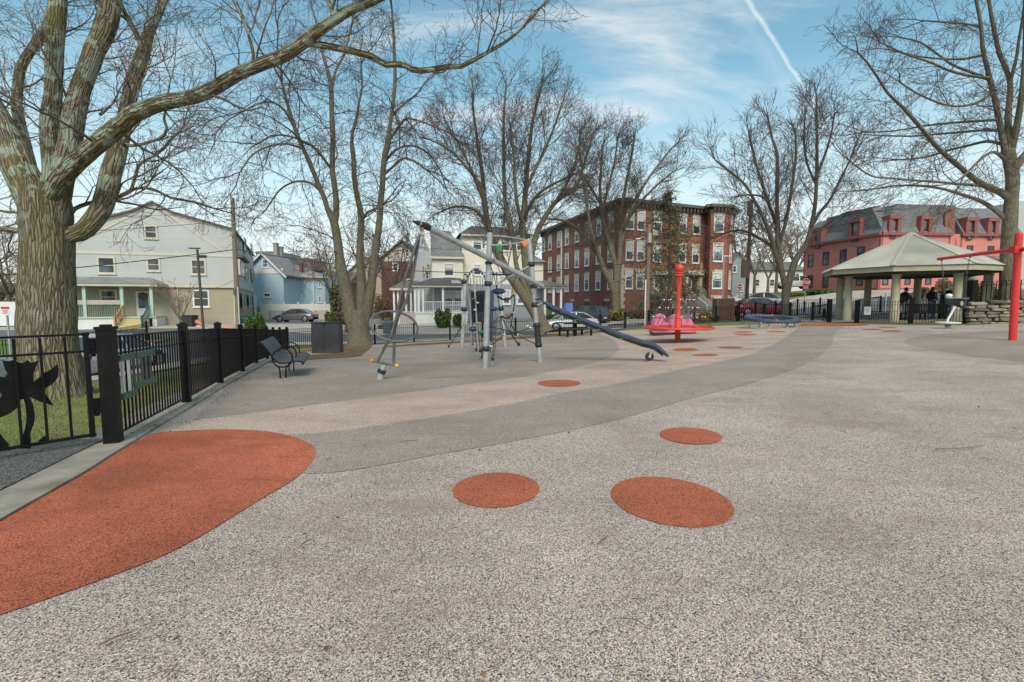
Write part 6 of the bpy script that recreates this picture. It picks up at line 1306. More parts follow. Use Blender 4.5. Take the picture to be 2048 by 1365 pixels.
m_ = MB(); F1.box(m_, 0, L1, zl_-.05, zl_+.16, .16, .20); zb2 = zp(300, 509)[1]; F1.box(m_, 0, L1, zb2-.09, zb2+.10, .16, .20); F1.box(m_, L1-.22, L1-.02, -.9, zl_-.05, .0, .06)
ia, ib = zp(158, 486), zp(463, 514)
for q in (ia, ib): m_.bar(F1.p(pk1[0], pk1[1]-.1, .18), F1.p(q[0], q[1], .18), .05, .16)
for (a, z), (b, y) in zip(rl[1:-1], rl[2:]): m_.bar(F1.p(a,z-.05,.19), F1.p(b,y-.05,.19), .06, .18)
m_.build('trim', TRIM, th)
for x0, y0, x1, y1 in [(292,454,312,475),(198.5,517,227.5,545),(297,520,317.5,540),(385,522,409,547)]: winpx(F1, th, x0, y0, x1, y1, d=.16, fm=TRIM, ft=.13)
for x0, y0, x1, y1 in [(204,583,231,606),(389,583,416,612)]: winpx(F1, th, x0, y0, x1, y1, d=.0, fm=TRIMW if x0 > 300 else TRIM, ft=.13)
dr = MB(); boxpx(dr, F1, 273, 583, 299, 633, 0, 0, .05); d_ = dr.build('door', TRIMW, th); m_ = MB(); boxpx(m_, F1, 277, 586, 297, 617, 0, .03, .055); m_.build('pane', GLB, d_)
m_ = MB(); a_, z_ = F1.px(287, 593); m_.torus(F1.p(a_, z_, .12), .26, .075, 18, 8, ax=(F1.u, Vector((0,0,1)))); m_.build('wreath', mat('wreath_twigs', (0.16, 0.075, 0.05), .9, .4, 12), d_)
# front porch
pz = F1.px(240, 634, 2.0)[1]; m_ = MB(); a0 = F1.px(150,640,2.0)[0]-1.5; a1 = F1.px(312,640,2.0)[0]; F1.box(m_, a0, a1, pz-.12, pz, .05, 2.0); m_.build('porch_floor', GRNP, th)
m_ = MB(); F1.box(m_, a0, F1.px(238,640,2)[0], -1.2, pz-.12, .1, 1.9); F1.box(m_, F1.px(303,640,2)[0], a1, -1.2, pz-.12, .1, 1.9); m_.build('porch_skirt', TRIMW, th)
pr = F1.px(240, 570, 2.2)[1]; m_ = MB(); F1.box(m_, a0, a1+.3, pr-.10, pr+.08, .05, 2.25); m_.build('porch_fascia', TRIM, th)
m_ = MB(); zw = F1.px(240, 555, 0)[1]; m_.add([F1.p(a0,pr+.08,2.3), F1.p(a1+.35,pr+.08,2.3), F1.p(a1-.9,zw,.18), F1.p(a0,zw,.18), F1.p(a1+.35,pr+.083,.16)], [(0,1,2,3),(1,4,2)]); m_.build('porch_roof', SH_L, th, fix=False)
for x in (169, 244, 303): m_ = MB(); a = F1.px(x, 600, 1.9)[0]; F1.box(m_, a-.11, a+.11, pz, pr-.1, 1.75, 1.95); m_.build('porch_post', GRNP, th)
def rail(fac, parent, a0, a1, z, h, d, m=GRND, gap=.14, nm='railing', dz=0.0, z1=None):
    m_ = MB(); z1 = z if z1 is None else z1; n_ = max(2, int(abs(a1-a0)/gap)); m_.bar(fac.p(a0,z+h,d), fac.p(a1,z1+h,d), .06, .06); m_.bar(fac.p(a0,z+.08,d), fac.p(a1,z1+.08,d), .05, .05)
    for i in range(n_+1): t = i/n_; a = a0+(a1-a0)*t; zz = z+(z1-z)*t; m_.bar(fac.p(a,zz+.08,d), fac.p(a,zz+h,d), .035, .035, up=Vector((0,1,0)))
    return m_.build(nm, m, parent)
rail(F1, th, a0, F1.px(205,640,1.9)[0], pz, .95, 1.85); rail(F1, th, F1.px(208,640,1.9)[0], F1.px(240,640,1.9)[0], pz, .95, 1.85)
m_ = MB(); F1.box(m_, a0, F1.px(242,640,1.9)[0], pz+.97, pz+1.32, 1.86, 1.88); m_.build('porch_banner', mat('faded_cloth', (0.45,0.40,0.33), .9), th)
m_ = MB(); s0, s1 = F1.px(245,640,2.2)[0], F1.px(297,640,2.2)[0]
for i in range(5): F1.box(m_, s0-.05*i, s1+.05*i, -1.2, pz-.17*(i+1)+.02, 2.0+.28*i, 2.0+.28*(i+1)-.003*i)
m_.build('front_steps', YELB, th)
for a in (s0, s1): 
    m_ = MB(); m_.bar(F1.p(a,pz+.9,2.0), F1.p(a,pz-.05,3.3), .08, .08); m_.bar(F1.p(a,pz+.1,2.0), F1.p(a,pz-.75,3.3), .05, .06)
    for i in range(8): t = i/7; m_.bar(F1.p(a,pz+.1-.85*t,2.0+1.3*t), F1.p(a,pz+.9-.95*t,2.0+1.3*t), .04, .04, up=Vector((0,1,0)))
    m_.box(F1.p(a,pz-.4,3.32), (.12,.12,1.1)); m_.build('stair_rail', GRND if a == s1 else mat('orange_wood', (0.42,0.21,0.08), .7), th)
m_ = MB(); a_, z_ = F1.px(358, 608); F1.box(m_, a_-.2, a_+.05, z_-.2, z_+.25, 0, .12); F1.box(m_, a_-.05, a_, z_, zl_-.1, 0, .05); m_.build('utility_box', TRIM, th)
# side wall with its narrow windows
FS = face_us(Fac((F1.p(L1,0).x, F1.p(L1,0).y), (F1.p(L1,0).x-.42*26, F1.p(L1,0).y+.90*26)))
for x0, y0, x1, y1 in [(488,479,491.5,504),(500.5,490,504,508),(491,535,496,558),(503.5,541,508,563),(514,546,518,567),(485,588,490,614),(498,591,502.5,612)]: winpx(FS, th, x0, y0, x1, y1, d=.10, fm=TRIM, ft=.08, gl=GL, sill=False)
m_ = MB(); boxpx(m_, FS, 508, 592, 513, 625, 0.05, 0, .1); m_.build('side_door', TRIMW, th)
bb_ = MB(); boxpx(bb_, FS, 479, 523, 488, 552, .5, 0, .55); by_ = bb_.build('bay_window', TRIM, th); m_ = MB(); boxpx(m_, FS, 480, 526, 487, 550, .5, .3, .57); m_.build('pane', GL, by_)
m_ = MB(); boxpx(m_, FS, 479, 516, 492, 521, .5, 0, .8); m_.build('bay_roof', SH_B, th)
sk0, sk1 = .8, 6.5; sz = -.55; m_ = MB(); FS.box(m_, sk0, sk1, sz+.55, sz+.67, .05, 1.5); m_.build('side_deck', GRND, th)
for a in (sk0+.1, sk1-.1): m_ = MB(); FS.box(m_, a-.06, a+.06, sz-.6, sz+1.65, 1.36, 1.48); m_.build('deck_post', GRND, th)
rail(FS, th, sk0+.1, sk1-.1, sz+.67, .9, 1.42, gap=.22)
# ---- blue house
F2 = face_us(Fac(gpt(511, 68), gpt(570, 66.5))); bh = thing('blue_house', 'sky blue clapboard house with steep grey gable and tall chimneys beyond the grey sedan', 'house', tuple(F2.p(F2.len/2, -.8)))
L2 = F2.len; eb_ = F2.px(512, 525)[1]; er_ = F2.px(570, 543)[1]; pk2 = F2.px(527, 507); ext2 = Vector((-.1, 1, 0))*9
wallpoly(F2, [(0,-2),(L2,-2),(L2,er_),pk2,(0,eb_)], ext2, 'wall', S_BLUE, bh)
m_ = MB()
for (a, z), (b, y) in (((-.5,eb_-.5),pk2), (pk2,(L2+.9,er_-.75))): m_.prism([F2.p(a,z+.04,.5), F2.p(b,y+.04,.5), F2.p(b,y+.24,.5), F2.p(a,z+.24,.5)], ext2*1.1)
m_.build('roof', SH_L, bh)
m_ = MB(); F2.box(m_, 0, L2, F2.px(540,545)[1]-.2, F2.px(540,540)[1]+.15, 0, .06)
for (a, z), (b, y) in (((-.5,eb_-.6),pk2), (pk2,(L2+.9,er_-.85))): m_.bar(F2.p(a,z,.48), F2.p(b,y-.03,.48), .08, .25)
m_.build('gable_trim', TRIMW, bh)
winpx(F2, bh, 526.5, 521, 535, 534, ft=.14, gl=GLB); winpx(F2, bh, 529, 588, 540, 593, ft=.2, sash=False)
F3 = face_us(Fac(gpt(571, 71), gpt(652, 76))); L3 = F3.len; ez3 = F3.px(590, 551)[1]; ext3 = Vector((-.1,1,0))*8
wallpoly(F3, [(0,-2),(L3,-2),(L3,ez3),(0,ez3)], ext3, 'wall', S_BLUE, bh)
m_ = MB(); m_.add([F3.p(-.3,ez3,.5), F3.p(L3+.4,ez3,.5), F3.p(L3-2.5,ez3+1.9,-4), F3.p(.5,ez3+1.9,-4), F3.p(L3+.4,ez3,-8), F3.p(-.3,ez3,-8)], [(0,1,2,3),(1,4,2),(3,2,4,5),(0,3,5)]); m_.build('roof', SH_L, bh, fix=False)
m_ = MB(); F3.box(m_, -.3, L3+.4, ez3-.28, ez3+.02, .0, .5); m_.build('eave', TRIM, bh)
for x0,y0,x1,y1 in [(582.5,555,586.5,573),(586.5,596,590,605),(638,560,640.5,574),(638,594,641,604)]: winpx(F3, bh, x0, y0, x1, y1, ft=.14, gl=GLB)
m_ = MB(); a_, z_ = F3.px(626, 575); F3.box(m_, a_-.08, a_+.08, -1.5, ez3, .02, .12); m_.build('downpipe', TRIMW, bh)
m_ = MB(); m_.prism([W(512,503,78), W(557,503,78), W(575,541,78), W(512,541,78)], (0, 8, 0)); m_.build('rear_roof', SH_G, bh)
m_ = MB(); m_.prism([W(572,516,84), W(614,516,84), W(624,540,84), W(565,540,84)], (0, 8, 0)); m_.build('rear_roof', SH_B, bh)
for x0,y0,x1,y1,Y,m in ((548,486,556.5,520,76,mat('chimney_stucco',(0.30,0.27,0.24),.9)),(558,493.5,566,520,77,mat('chimney_stucco2',(0.33,0.31,0.29),.9)),(600,527,606,547,74,BRK2)):
    m_ = MB(); a, b = W(x0,y0,Y), W(x1,y1,Y); m_.box(((a.x+b.x)/2, Y, (a.z+b.z)/2), (b.x-a.x, .7, a.z-b.z)); m_.box(((a.x+b.x)/2, Y, a.z-.15), (b.x-a.x+.15, .85, .12)); m_.build('chimney', m, bh)

# ---- white porch house
F4 = face_us(Fac(gpt(866, 48), gpt(1089, 50.5))); wh = thing('white_porch_house', 'cream white house with steep grey front roof and white-railed porch behind the climbing structure', 'house', tuple(F4.p(F4.len/2, -.7)))
L4 = F4.len; aW = F4.px(926, 530)[0]; e1 = F4.px(890, 514)[1]; a40, a60 = F4.px(866, 560)[0], F4.px(1060,500)[0]; zfl = F4.px(900, 568)[1]; back = -F4.n
e2 = F4.px(980, 468)[1]
m_ = MB(); F4.box(m_, 0, L4, -1.6, zfl, -9, -.05); m_.build('lower_wall', S_SLATE, wh)
m_ = MB(); F4.box(m_, 0, aW, zfl, e1, -9, 0); m_.build('upper_wall', S_CREAM, wh); m_ = MB(); F4.box(m_, aW, F4.px(1060,500)[0], zfl, e2, -9.5, -.8); m_.build('upper_wall', S_CREAM, wh)
m_ = MB(); F4.box(m_, F4.px(1060,500)[0], L4, zfl, F4.px(1075,524)[1], -9, -.6); m_.build('upper_wall', S_CREAM, wh)
rt = F4.px(846, 463, -4.0); rt2 = F4.px(897, 462, -4.0)
m_ = MB(); m_.add([F4.p(-.15,e1-.05,.35), F4.p(aW+.2,e1-.05,.35), F4.p(aW-1.0,rt[1],-3.2), F4.p(.0,rt[1],-3.2)], [(0,1,2,3)]); m_.add([F4.p(aW+.2,e1-.05,.35), F4.p(aW+.2,e1-.05,-6.8), F4.p(aW-1.0,rt[1],-3.2)], [(0,1,2)]); m_.add([F4.p(-.15,e1-.05,-6.8), F4.p(aW+.2,e1-.05,-6.8), F4.p(aW-1.0,rt[1],-3.2), F4.p(0,rt[1],-3.2)], [(3,2,1,0)]); m_.build('front_roof', SH_G, wh, fix=False)
m_ = MB(); m_.prism([F4.p(.02,e1,0), F4.p(.02,rt[1]-.05,-3.2), F4.p(.02,e1,-6.5)], F4.u*.15); m_.build('gable_wall', S_WHITE, wh)
m_ = MB(); F4.box(m_, -.3, aW+.25, e1-.22, e1-.02, .0, .38); m_.build('eave', TRIM, wh); m_ = MB(); F4.box(m_, aW-.1, a60+.3, e2-.22, e2+.02, -.9, -.35); m_.build('eave', TRIM, wh); m_ = MB(); F4.box(m_, 0, aW, zfl-.1, zfl+.12, 0, .04); m_.build('band_board', TRIM, wh)
m_ = MB(); m_.add([F4.p(aW-.3,e2,-.3), F4.p(a60+.4,e2,-.3), F4.p(a60-2,e2+1.5,-5), F4.p(aW+1.5,e2+1.5,-5), F4.p(a60+.4,e2,-9.8), F4.p(aW-.3,e2,-9.8)], [(0,1,2,3),(1,4,2),(3,2,4,5),(0,3,5)]); m_.build('main_roof', SH_D, wh, fix=False)
m_ = MB(); zz = F4.px(1075,524)[1]; m_.add([F4.p(a60,zz,-.2), F4.p(L4+.3,zz,-.2), F4.p(L4-1.2,zz+1.6,-4), F4.p(a60,zz+1.6,-4), F4.p(L4+.3,zz,-8)], [(0,1,2,3),(1,4,2)]); m_.build('wing_roof', SH_L, wh, fix=False)
for x0,y0,x1,y1 in [(890,529,906,551)]: winpx(F4, wh, x0,y0,x1,y1, ft=.16, blind=.4)
for x0,y0,x1,y1 in [(947,479,962,499),(949,531,960,549),(1003,478,1018,500),(1034,482,1043,500),(1004,532,1016,551)]: winpx(F4, wh, x0,y0,x1,y1, d=-.8, ft=.14, blind=.35)
for x0,y0,x1,y1 in [(889,585,904,608),(909,585,925,608),(1008,583,1018,606),(1036,587,1046,606)]: winpx(F4, wh, x0,y0,x1,y1, d=-.03, ft=.18, blind=.5, gl=GLB)
FG = face_us(Fac(gpt(828, 57), gpt(866, 48))); 
for x0,y0,x1,y1 in [(846,534,849,545),(855,530,858.5,540),(852,545,858,557)]: winpx(FG, wh, x0,y0,x1,y1, d=.12, ft=.08, fm=TRIM)
m_ = MB(); m_.prism([FG.p(0,-1.5), FG.p(FG.len-.02,-1.5), FG.p(FG.len-.02,e1), FG.p(FG.len*.55,rt[1]-.1), FG.p(0,e1+.2)], -FG.n*2); m_.build('side_wall', S_WHITE, wh)
# porch
pzf = F4.px(885, 624, 3)[1]; prf = F4.px(885, 572, 3)[1]; pa0 = F4.px(829, 600, 3)[0]; pa1 = F4.px(936, 600, 3)[0]
m_ = MB(); F4.box(m_, pa0, pa1, pzf-.15, pzf, -.04, 3.05); m_.build('porch_floor', TRIMW, wh); m_ = MB(); F4.box(m_, pa0+.05, pa1-.05, -1.6, pzf-.15, .0, 2.98); m_.build('porch_skirt', TRIMW, wh)
m_ = MB(); F4.box(m_, pa0-.3, pa1+.2, prf-.12, prf+.06, .05, 3.25); m_.build('porch_fascia', TRIM, wh)
zr_ = F4.px(890, 561, .5)[1]; m_ = MB(); m_.add([F4.p(pa0-.35,prf+.06,3.35), F4.p(pa1+.3,prf+.06,3.35), F4.p(pa1-.4,zr_+.25,.02), F4.p(pa0+1.9,zr_+.25,.02), F4.p(pa0-.35,prf+.06,-2.5)], [(0,1,2,3),(0,3,4)]); m_.build('porch_roof', SH_D, wh, fix=False)
m_ = MB(); q0, q1 = F4.px(905, 565, 2.0)[0], F4.px(920, 565, 2.0)[0]; zq = prf+.06+(zr_+.19-prf)*.42; m_.prism([F4.p(q0-.1,zq-.22,2.55), F4.p(q1+.1,zq-.22,2.55), F4.p(q1-.1,zq+.12,1.5), F4.p(q0-.1,zq+.12,1.5)], (0,0,.06)); m_.build('skylight', mat('skylight_pane', (0.35,0.38,0.40), .3), wh)
for x in (830, 837.5, 846, 886, 925): a = F4.px(x,600,2.9)[0]; m_ = MB(); F4.box(m_, a-.10, a+.10, pzf, prf-.12, 2.75, 2.95); m_.build('porch_post', TRIMW, wh)
for xa, xb in ((847.5,866),(867,885),(887.5,905),(906,924)): rail(F4, wh, F4.px(xa,620,2.9)[0], F4.px(xb,620,2.9)[0], pzf, .95, 2.86, m=TRIMW, gap=.16)
m_ = MB(); sa, sb = F4.px(800,640,3)[0], F4.px(829,640,3)[0]
for i in range(5): F4.box(m_, sa, sb, -1.6, pzf-.19*(i)-.02, 1.5+.3*i, 1.8+.3*i-.002)
m_.build('front_steps', mat('pink_grey_steps', (0.42,0.36,0.34), .85), wh)
# left part of the porch set further back
m_ = MB(); la, lb = F4.px(786,600,0)[0], F4.px(830,600,0)[0]; zq0 = F4.px(808,624,0)[1]; zq1 = F4.px(808,577,0)[1]; F4.box(m_, la, lb, -1.6, zq0, -4, 0); m_.build('porch_floor', TRIMW, wh)
m_ = MB(); m_.add([F4.p(la-.3,zq1,.3), F4.p(lb+.5,zq1,.3), F4.p(lb+.5,zq1+.9,-3.5), F4.p(la+1,zq1+.9,-3.5), F4.p(la-.3,zq1,-4.5)], [(0,1,2,3),(0,3,4)]); m_.build('porch_roof', SH_B, wh, fix=False)
m_ = MB(); F4.box(m_, la-.3, lb, zq1-.2, zq1-.003, -.1, .3); m_.build('porch_fascia', TRIM, wh)
for x in (788, 796, 812, 822): a = F4.px(x,600,0)[0]; m_ = MB(); F4.box(m_, a-.09, a+.09, zq0, zq1-.2, -.2, -.02); m_.build('porch_post', TRIMW, wh)
m_ = MB(); F4.box(m_, la+1.2, lb, zq0, zq1-.2, -4.2, -3.9); m_.build('rear_wall', S_SLATE, wh)
rail(F4, wh, la, F4.px(800,600,0)[0], zq0, .95, -.1, m=BLK, gap=.2)
# right porch
ra, rb_ = F4.px(1080,600,1.5)[0], F4.px(1126,600,1.5)[0]; zq = F4.px(1100,573,1.5)[1]; m_ = MB(); F4.box(m_, ra, rb_+.2, zq-.2, zq, -3, 1.6); m_.build('porch_fascia', TRIM, wh)
m_ = MB(); m_.add([F4.p(ra,zq,1.8), F4.p(rb_+.5,zq,1.8), F4.p(rb_-1.2,zq+.75,-1), F4.p(ra,zq+.75,-1), F4.p(rb_+.5,zq,-3.2)], [(0,1,2,3),(1,4,2)]); m_.build('porch_roof', SH_B, wh, fix=False)
for x in (1090, 1107, 1122): a = F4.px(x,600,1.4)[0]; m_ = MB(); F4.box(m_, a-.1, a+.1, -1, zq-.2, 1.25, 1.45); m_.build('porch_post', TRIMW, wh)
m_ = MB(); F4.box(m_, ra, F4.px(1090,600,1)[0], -1, zq-.2, -3, -.6); m_.build('rear_wall', S_SLATE, wh)

# ---- brick and tan gabled house behind
F5 = face_us(Fac(gpt(765, 66), gpt(845, 66))); gh = thing('brick_gable_house', 'brick house with a cream gable left of the white porch house', 'house', tuple(F5.p(F5.len/2, -.5)))
zb5 = F5.px(800, 523)[1]; pk5 = F5.px(804, 484); m_ = MB(); F5.box(m_, 0, F5.len, -1.5, zb5, -10, 0); m_.build('wall', BRK2, gh)
m_ = MB(); m_.prism([F5.p(0,zb5), F5.p(F5.len,zb5), F5.p(F5.len, zb5+.2), F5.p(pk5[0],pk5[1]-.1), F5.p(0,zb5+.2)], -F5.n*10); m_.build('gable_wall', S_CREAM, gh)
m_ = MB()
for (a, z), (b, y) in (((-.6,zb5-.25),pk5), (pk5,(F5.len+.6,zb5-.25))): m_.prism([F5.p(a,z+.1,.5), F5.p(b,y,.5), F5.p(b,y+.22,.5), F5.p(a,z+.32,.5)], -F5.n*11)
m_.build('roof', SH_B, gh); winpx(F5, gh, 787, 528, 795, 540, ft=.15); winpx(F5, gh, 812, 500, 817, 512, ft=.15); winpx(F5, gh, 815, 560, 822, 575, ft=.15)

# ---- long brick apartment house
bw = thing('brick_apartment_house', 'three-storey red brick apartment house with white sash windows and dark bracketed cornice', 'apartment house', (12.3, 54, .3))
FL = face_us(Fac(gpt(1083, 79), gpt(1241, 54))); FR = face_us(Fac(gpt(1241, 54), gpt(1408, 59.2))); zT = FR.px(1247, 401)[1]; zB = -.8
cA, cB, cC = FL.p(0,0), FL.p(FL.len,0), FR.p(FR.len,0); cD = cC + Vector((-6, 24, 0))
m_ = MB(); m_.prism([Vector((p.x,p.y,zB)) for p in (cA,cB,cC,cD)], (0,0,zT-zB)); m_.build('wall', BRK, bw)
m_ = MB()
for F_, a0_, a1_ in ((FL, -.2, FL.len+.0), (FR, 0, FR.len)): F_.box(m_, a0_, a1_, zT-.75, zT-.45, -.3, .12); F_.box(m_, a0_-.3, a1_+.3, zT-.15, zT+.18, -.3, .62)
n_ = int(FR.len/.55)
for i in range(n_): FR.box(m_, .2+i*.55, .38+i*.55, zT-.6, zT-.153, .0, .5)
for i in range(int(FL.len/.9)): FL.box(m_, .3+i*.9, .45+i*.9, zT-.6, zT-.153, .0, .4)
m_.build('cornice', CORN, bw)
rows = [(11.62, 9.80), (8.15, 6.35), (4.95, 3.15)]
for x in (1100, 1117.5, 1133.8, 1153.8, 1174, 1197, 1221):
    for ri, (zt_, zb_) in enumerate(rows):
        a, _ = FL.px(x, 520); win(FL, bw, a-.52, a+.52, zb_, zt_, lintel=STONE, blind=.5 if (int(x)+ri) % 3 else .3, ft=.14, gl=GLB)
a, _ = FL.px(1087.5, 480); win(FL, bw, a-.5, a+.5, rows[0][1], rows[0][0], lintel=STONE, blind=.4, ft=.14)
for x in (1145, 1174, 1213): a, _ = FL.px(x, 600); win(FL, bw, a-.5, a+.5, .75, 1.55, lintel=STONE, ft=.06, fm=DKTR, sash=False, sill=False)
for x0, x1 in ((1252.5,1264.5), (1274.5,1286.5), (1307,1319.5), (1358,1369.5), (1385,1396.5)):
    a0, _ = FR.px(x0, 520); a1, _ = FR.px(x1, 520)
    for ri, (zt_, zb_) in enumerate(rows):
        if ri == 2 and x0 > 1300: continue
        win(FR, bw, a0, a1, zb_, zt_, lintel=STONE, blind=.5 if ri < 2 else .35, ft=.13, gl=GL)
m_ = MB(); a, _ = FL.px(1123.5, 520); FL.box(m_, a-.08, a+.08, .8, zT-.8, 0, .14); m_.build('downpipe', TRIMW, bw)
m_ = MB(); a, _ = FL.px(1205, 570); FL.box(m_, a-.05, a+.05, .3, 5.6, 0, .1); m_.build('downpipe', CORN, bw)
m_ = MB()
for i in range(12): FL.box(m_, FL.len-(.55 if i%2 else .32), FL.len+.03, .8+i*.42, .8+i*.42+.40, -.1, .04); FR.box(m_, -.03, .32 if i%2 else .55, .8+i*.42, .8+i*.42+.40, -.1, .04)
for x in (1339, 1402):
    a, _ = FR.px(x, 560)
    for i in range(11): w_ = .5 if i % 2 else .3; FR.box(m_, a-w_/2, a+w_/2, 2.4+i*.36, 2.4+i*.36+.34, 0, .06)
m_.build('quoins', STONE, bw)
def portico(x0, x1):
    a0, _ = FR.px(x0, 560); a1, _ = FR.px(x1, 560); zt_ = FR.px((x0+x1)/2, 542)[1]; zd = FR.px((x0+x1)/2, 589)[1]; m_ = MB(); FR.box(m_, a0, a1, zt_-.55, zt_, 0, .8); FR.box(m_, a0, a0+.35, zd, zt_-.55, 0, .5); FR.box(m_, a1-.35, a1, zd, zt_-.55, 0, .5); pt_ = m_.build('entrance_surround', STONE, bw)
    m_ = MB(); FR.box(m_, a0+.36, a1-.36, zd, zt_-.56, -.2, .02); m_.build('vestibule', mat('dark_entry', (0.05,0.045,0.04), .7), pt_)
    m_ = MB(); FR.box(m_, a0+.55, a0+1.35, zd, zt_-.85, .021, .06); dd = m_.build('door', TRIM, bw); m_ = MB(); FR.box(m_, a0+.7, a0+1.2, zd+.9, zt_-1.05, .05, .065); m_.build('pane', GL, dd)
    m_ = MB()
    for i in range(9): FR.box(m_, a0+.3, a1-.2, -.3, zd-.2*i, .8+.3*i, 1.1+.3*i-.002*i)
    m_.build('stoop_steps', mat('grey_stone_steps', (0.24,0.23,0.22), .85), bw)
    for a in (a0+.1, a1+.05): m_ = MB(); m_.prism([FR.p(a,zd+.75,.5), FR.p(a,zd-1.25,3.6), FR.p(a,zd-1.75,3.6), FR.p(a,-.3,3.6), FR.p(a,-.3,.5)], FR.u*.28); m_.build('stoop_wall', mat('pale_stone_balustrade', (0.34,0.36,0.35), .8, .15, 2), bw)
portico(1366, 1398); portico(1300, 1332)
bp4 = [gpt(1407, 59.2), gpt(1415, 56.9), gpt(1450, 57.6), gpt(1461.5, 60.2)]; m_ = MB(); m_.prism([Vector((x,y,zB)) for x, y in bp4] + [Vector((bp4[3][0]-1.5,70,zB)), Vector((bp4[0][0]-3,70,zB))], (0,0,zT-zB-.1)); m_.build('bay_wall', BRK3, bw)
for i in range(3):
    F_ = face_us(Fac(bp4[i], bp4[i+1])); m_ = MB(); F_.box(m_, -.1, F_.len+.1, zT-.8, zT-.5, -.2, .12); F_.box(m_, -.35, F_.len+.35, zT-.2, zT+.12, -.2, .6)
    for k in range(int(F_.len/.5)): F_.box(m_, .1+k*.5, .26+k*.5, zT-.6, zT-.203, 0, .5)
    m_.build('bay_cornice', CORN, bw)
    if i == 0: continue
    am = F_.len*(.45 if i == 1 else .5); wd = .58 if i == 1 else .42
    for (zt_, zb_) in rows + [(1.9, 1.2)]: win(F_, bw, am-wd, am+wd, zb_+.1, zt_, lintel=STONE, blind=.4, ft=.13, gl=GLB)

# ---- salmon-red mansard building on the bank
rb = thing('red_mansard_building', 'salmon-red clapboard building with grey mansard roof and boxy maroon dormers', 'apartment house', (41.4, 54, 3.0))
zE, zR, zG = 9.2, 12.45, 2.2
def redwing(p0, p1, dorm, w2, w1, endcaps=(0, 0), mans=1.7):
    F_ = face_us(Fac(p0, p1)); n_ = F_.n; L_ = F_.len; m_ = MB(); m_.prism([F_.p(0,zG), F_.p(L_,zG), F_.p(L_,zE), F_.p(0,zE)], -n_*9); m_.build('wall', S_RED, rb)
    m_ = MB(); m_.add([F_.p(-.05,zE+.1,.25), F_.p(L_+.05,zE+.1,.25), F_.p(L_,zR,-mans), F_.p(0,zR,-mans), F_.p(L_,zR,-9), F_.p(0,zR,-9), F_.p(L_+.05,zE+.1,-9), F_.p(-.05,zE+.1,-9)], [(0,1,2,3),(3,2,4,5),(1,6,4,2),(0,3,5,7)]); m_.build('mansard_roof', SH_G, rb, fix=False)
    m_ = MB(); F_.box(m_, -.1, L_+.1, zE-.22, zE+.10, -.1, .32); F_.box(m_, 0, L_, zG+.4, zG+.9, 0, .03); F_.box(m_, 0, .16, zG, zE-.2, 0, .04); F_.box(m_, L_-.16, L_, zG, zE-.2, 0, .04); m_.build('eave', TRIMR, rb)
    for (x0, x1, y0, y1) in dorm:
        a0, _ = F_.px(x0, 465, .2); a1, _ = F_.px(x1, 465, .2); _, zt_ = F_.px((x0+x1)/2, y0, .2); _, zb_ = F_.px((x0+x1)/2, y1, .2); g_ = 0.42; m_ = MB()
        for q in ((a0-g_, a0, zb_+.25, zt_+.15), (a1, a1+g_, zb_+.25, zt_+.15), (a0-g_, a1+g_, zt_+.15, zt_+.55)): F_.box(m_, q[0], q[1], q[2], q[3], -2.2, .35 if q[2] < zt_ else .42)
        F_.box(m_, a0, a1, zb_-.15, zt_+.15, -2, .12); dd = m_.build('dormer', TRIMR, rb); win(F_, rb, a0+.12, a1-.12, zb_, zt_, d=.14, fm=DKTR, ft=.05, gl=GLB, sill=False)
    for (x0, x1, y0, y1) in w2 + w1: winpx(F_, rb, x0, y0, x1, y1, fm=DKTR, ft=.09, gl=GLB, sill=False, blind=.0)
    return F_
redwing(gpt(1602, 66), gpt(1752, 54), [(1631,1640,465,495),(1703,1716,448,482)], [(1617.5,1626,511,533),(1647,1657,506,529),(1681.5,1692,501,526),(1716,1728,495,519)], [(1616.5,1625,552,575),(1647,1656,551,574),(1679,1690,549,572),(1714,1725.5,549,570)])
redwing(gpt(1753, 54), gpt(1888, 54.4), [(1783,1793,441,475),(1845.5,1855,442,476)], [(1778,1788,493,514),(1813,1822,493,514),(1852,1862,493,514)], [(1766,1775,549,569),(1811,1819.5,549,568),(1852,1861,549,568)])
redwing(gpt(1909, 54.6), gpt(2024, 55.2), [(1936,1946,445,478),(1979.5,1988,446,478)], [(1935,1944,493,504),(1976.5,1986,494,504)], [(1937,1946,548,568),(1976,1985,541,556)])
m_ = MB(); m_.prism([Vector((*gpt(1888,54.4),zG)), Vector((*gpt(1909,54.6),zG)), Vector((*gpt(1909,62),zG)), Vector((*gpt(1888,62),zG))], (0,0,zE-zG)); m_.build('recessed_wall', S_RED, rb)
m_ = MB(); m_.prism([W(1890,428,54.5)*1.0, W(1906,417,54.5), W(1914,500,54.5), W(1890,500,54.5)], (0,3.5,0)); m_.build('party_wall', BRK3, rb)
q = gpt(2040, 60); m_ = MB(); m_.box((q[0]+3, 62, 7), (9, 4, 14)); m_.build('rear_block', S_GREY, rb)
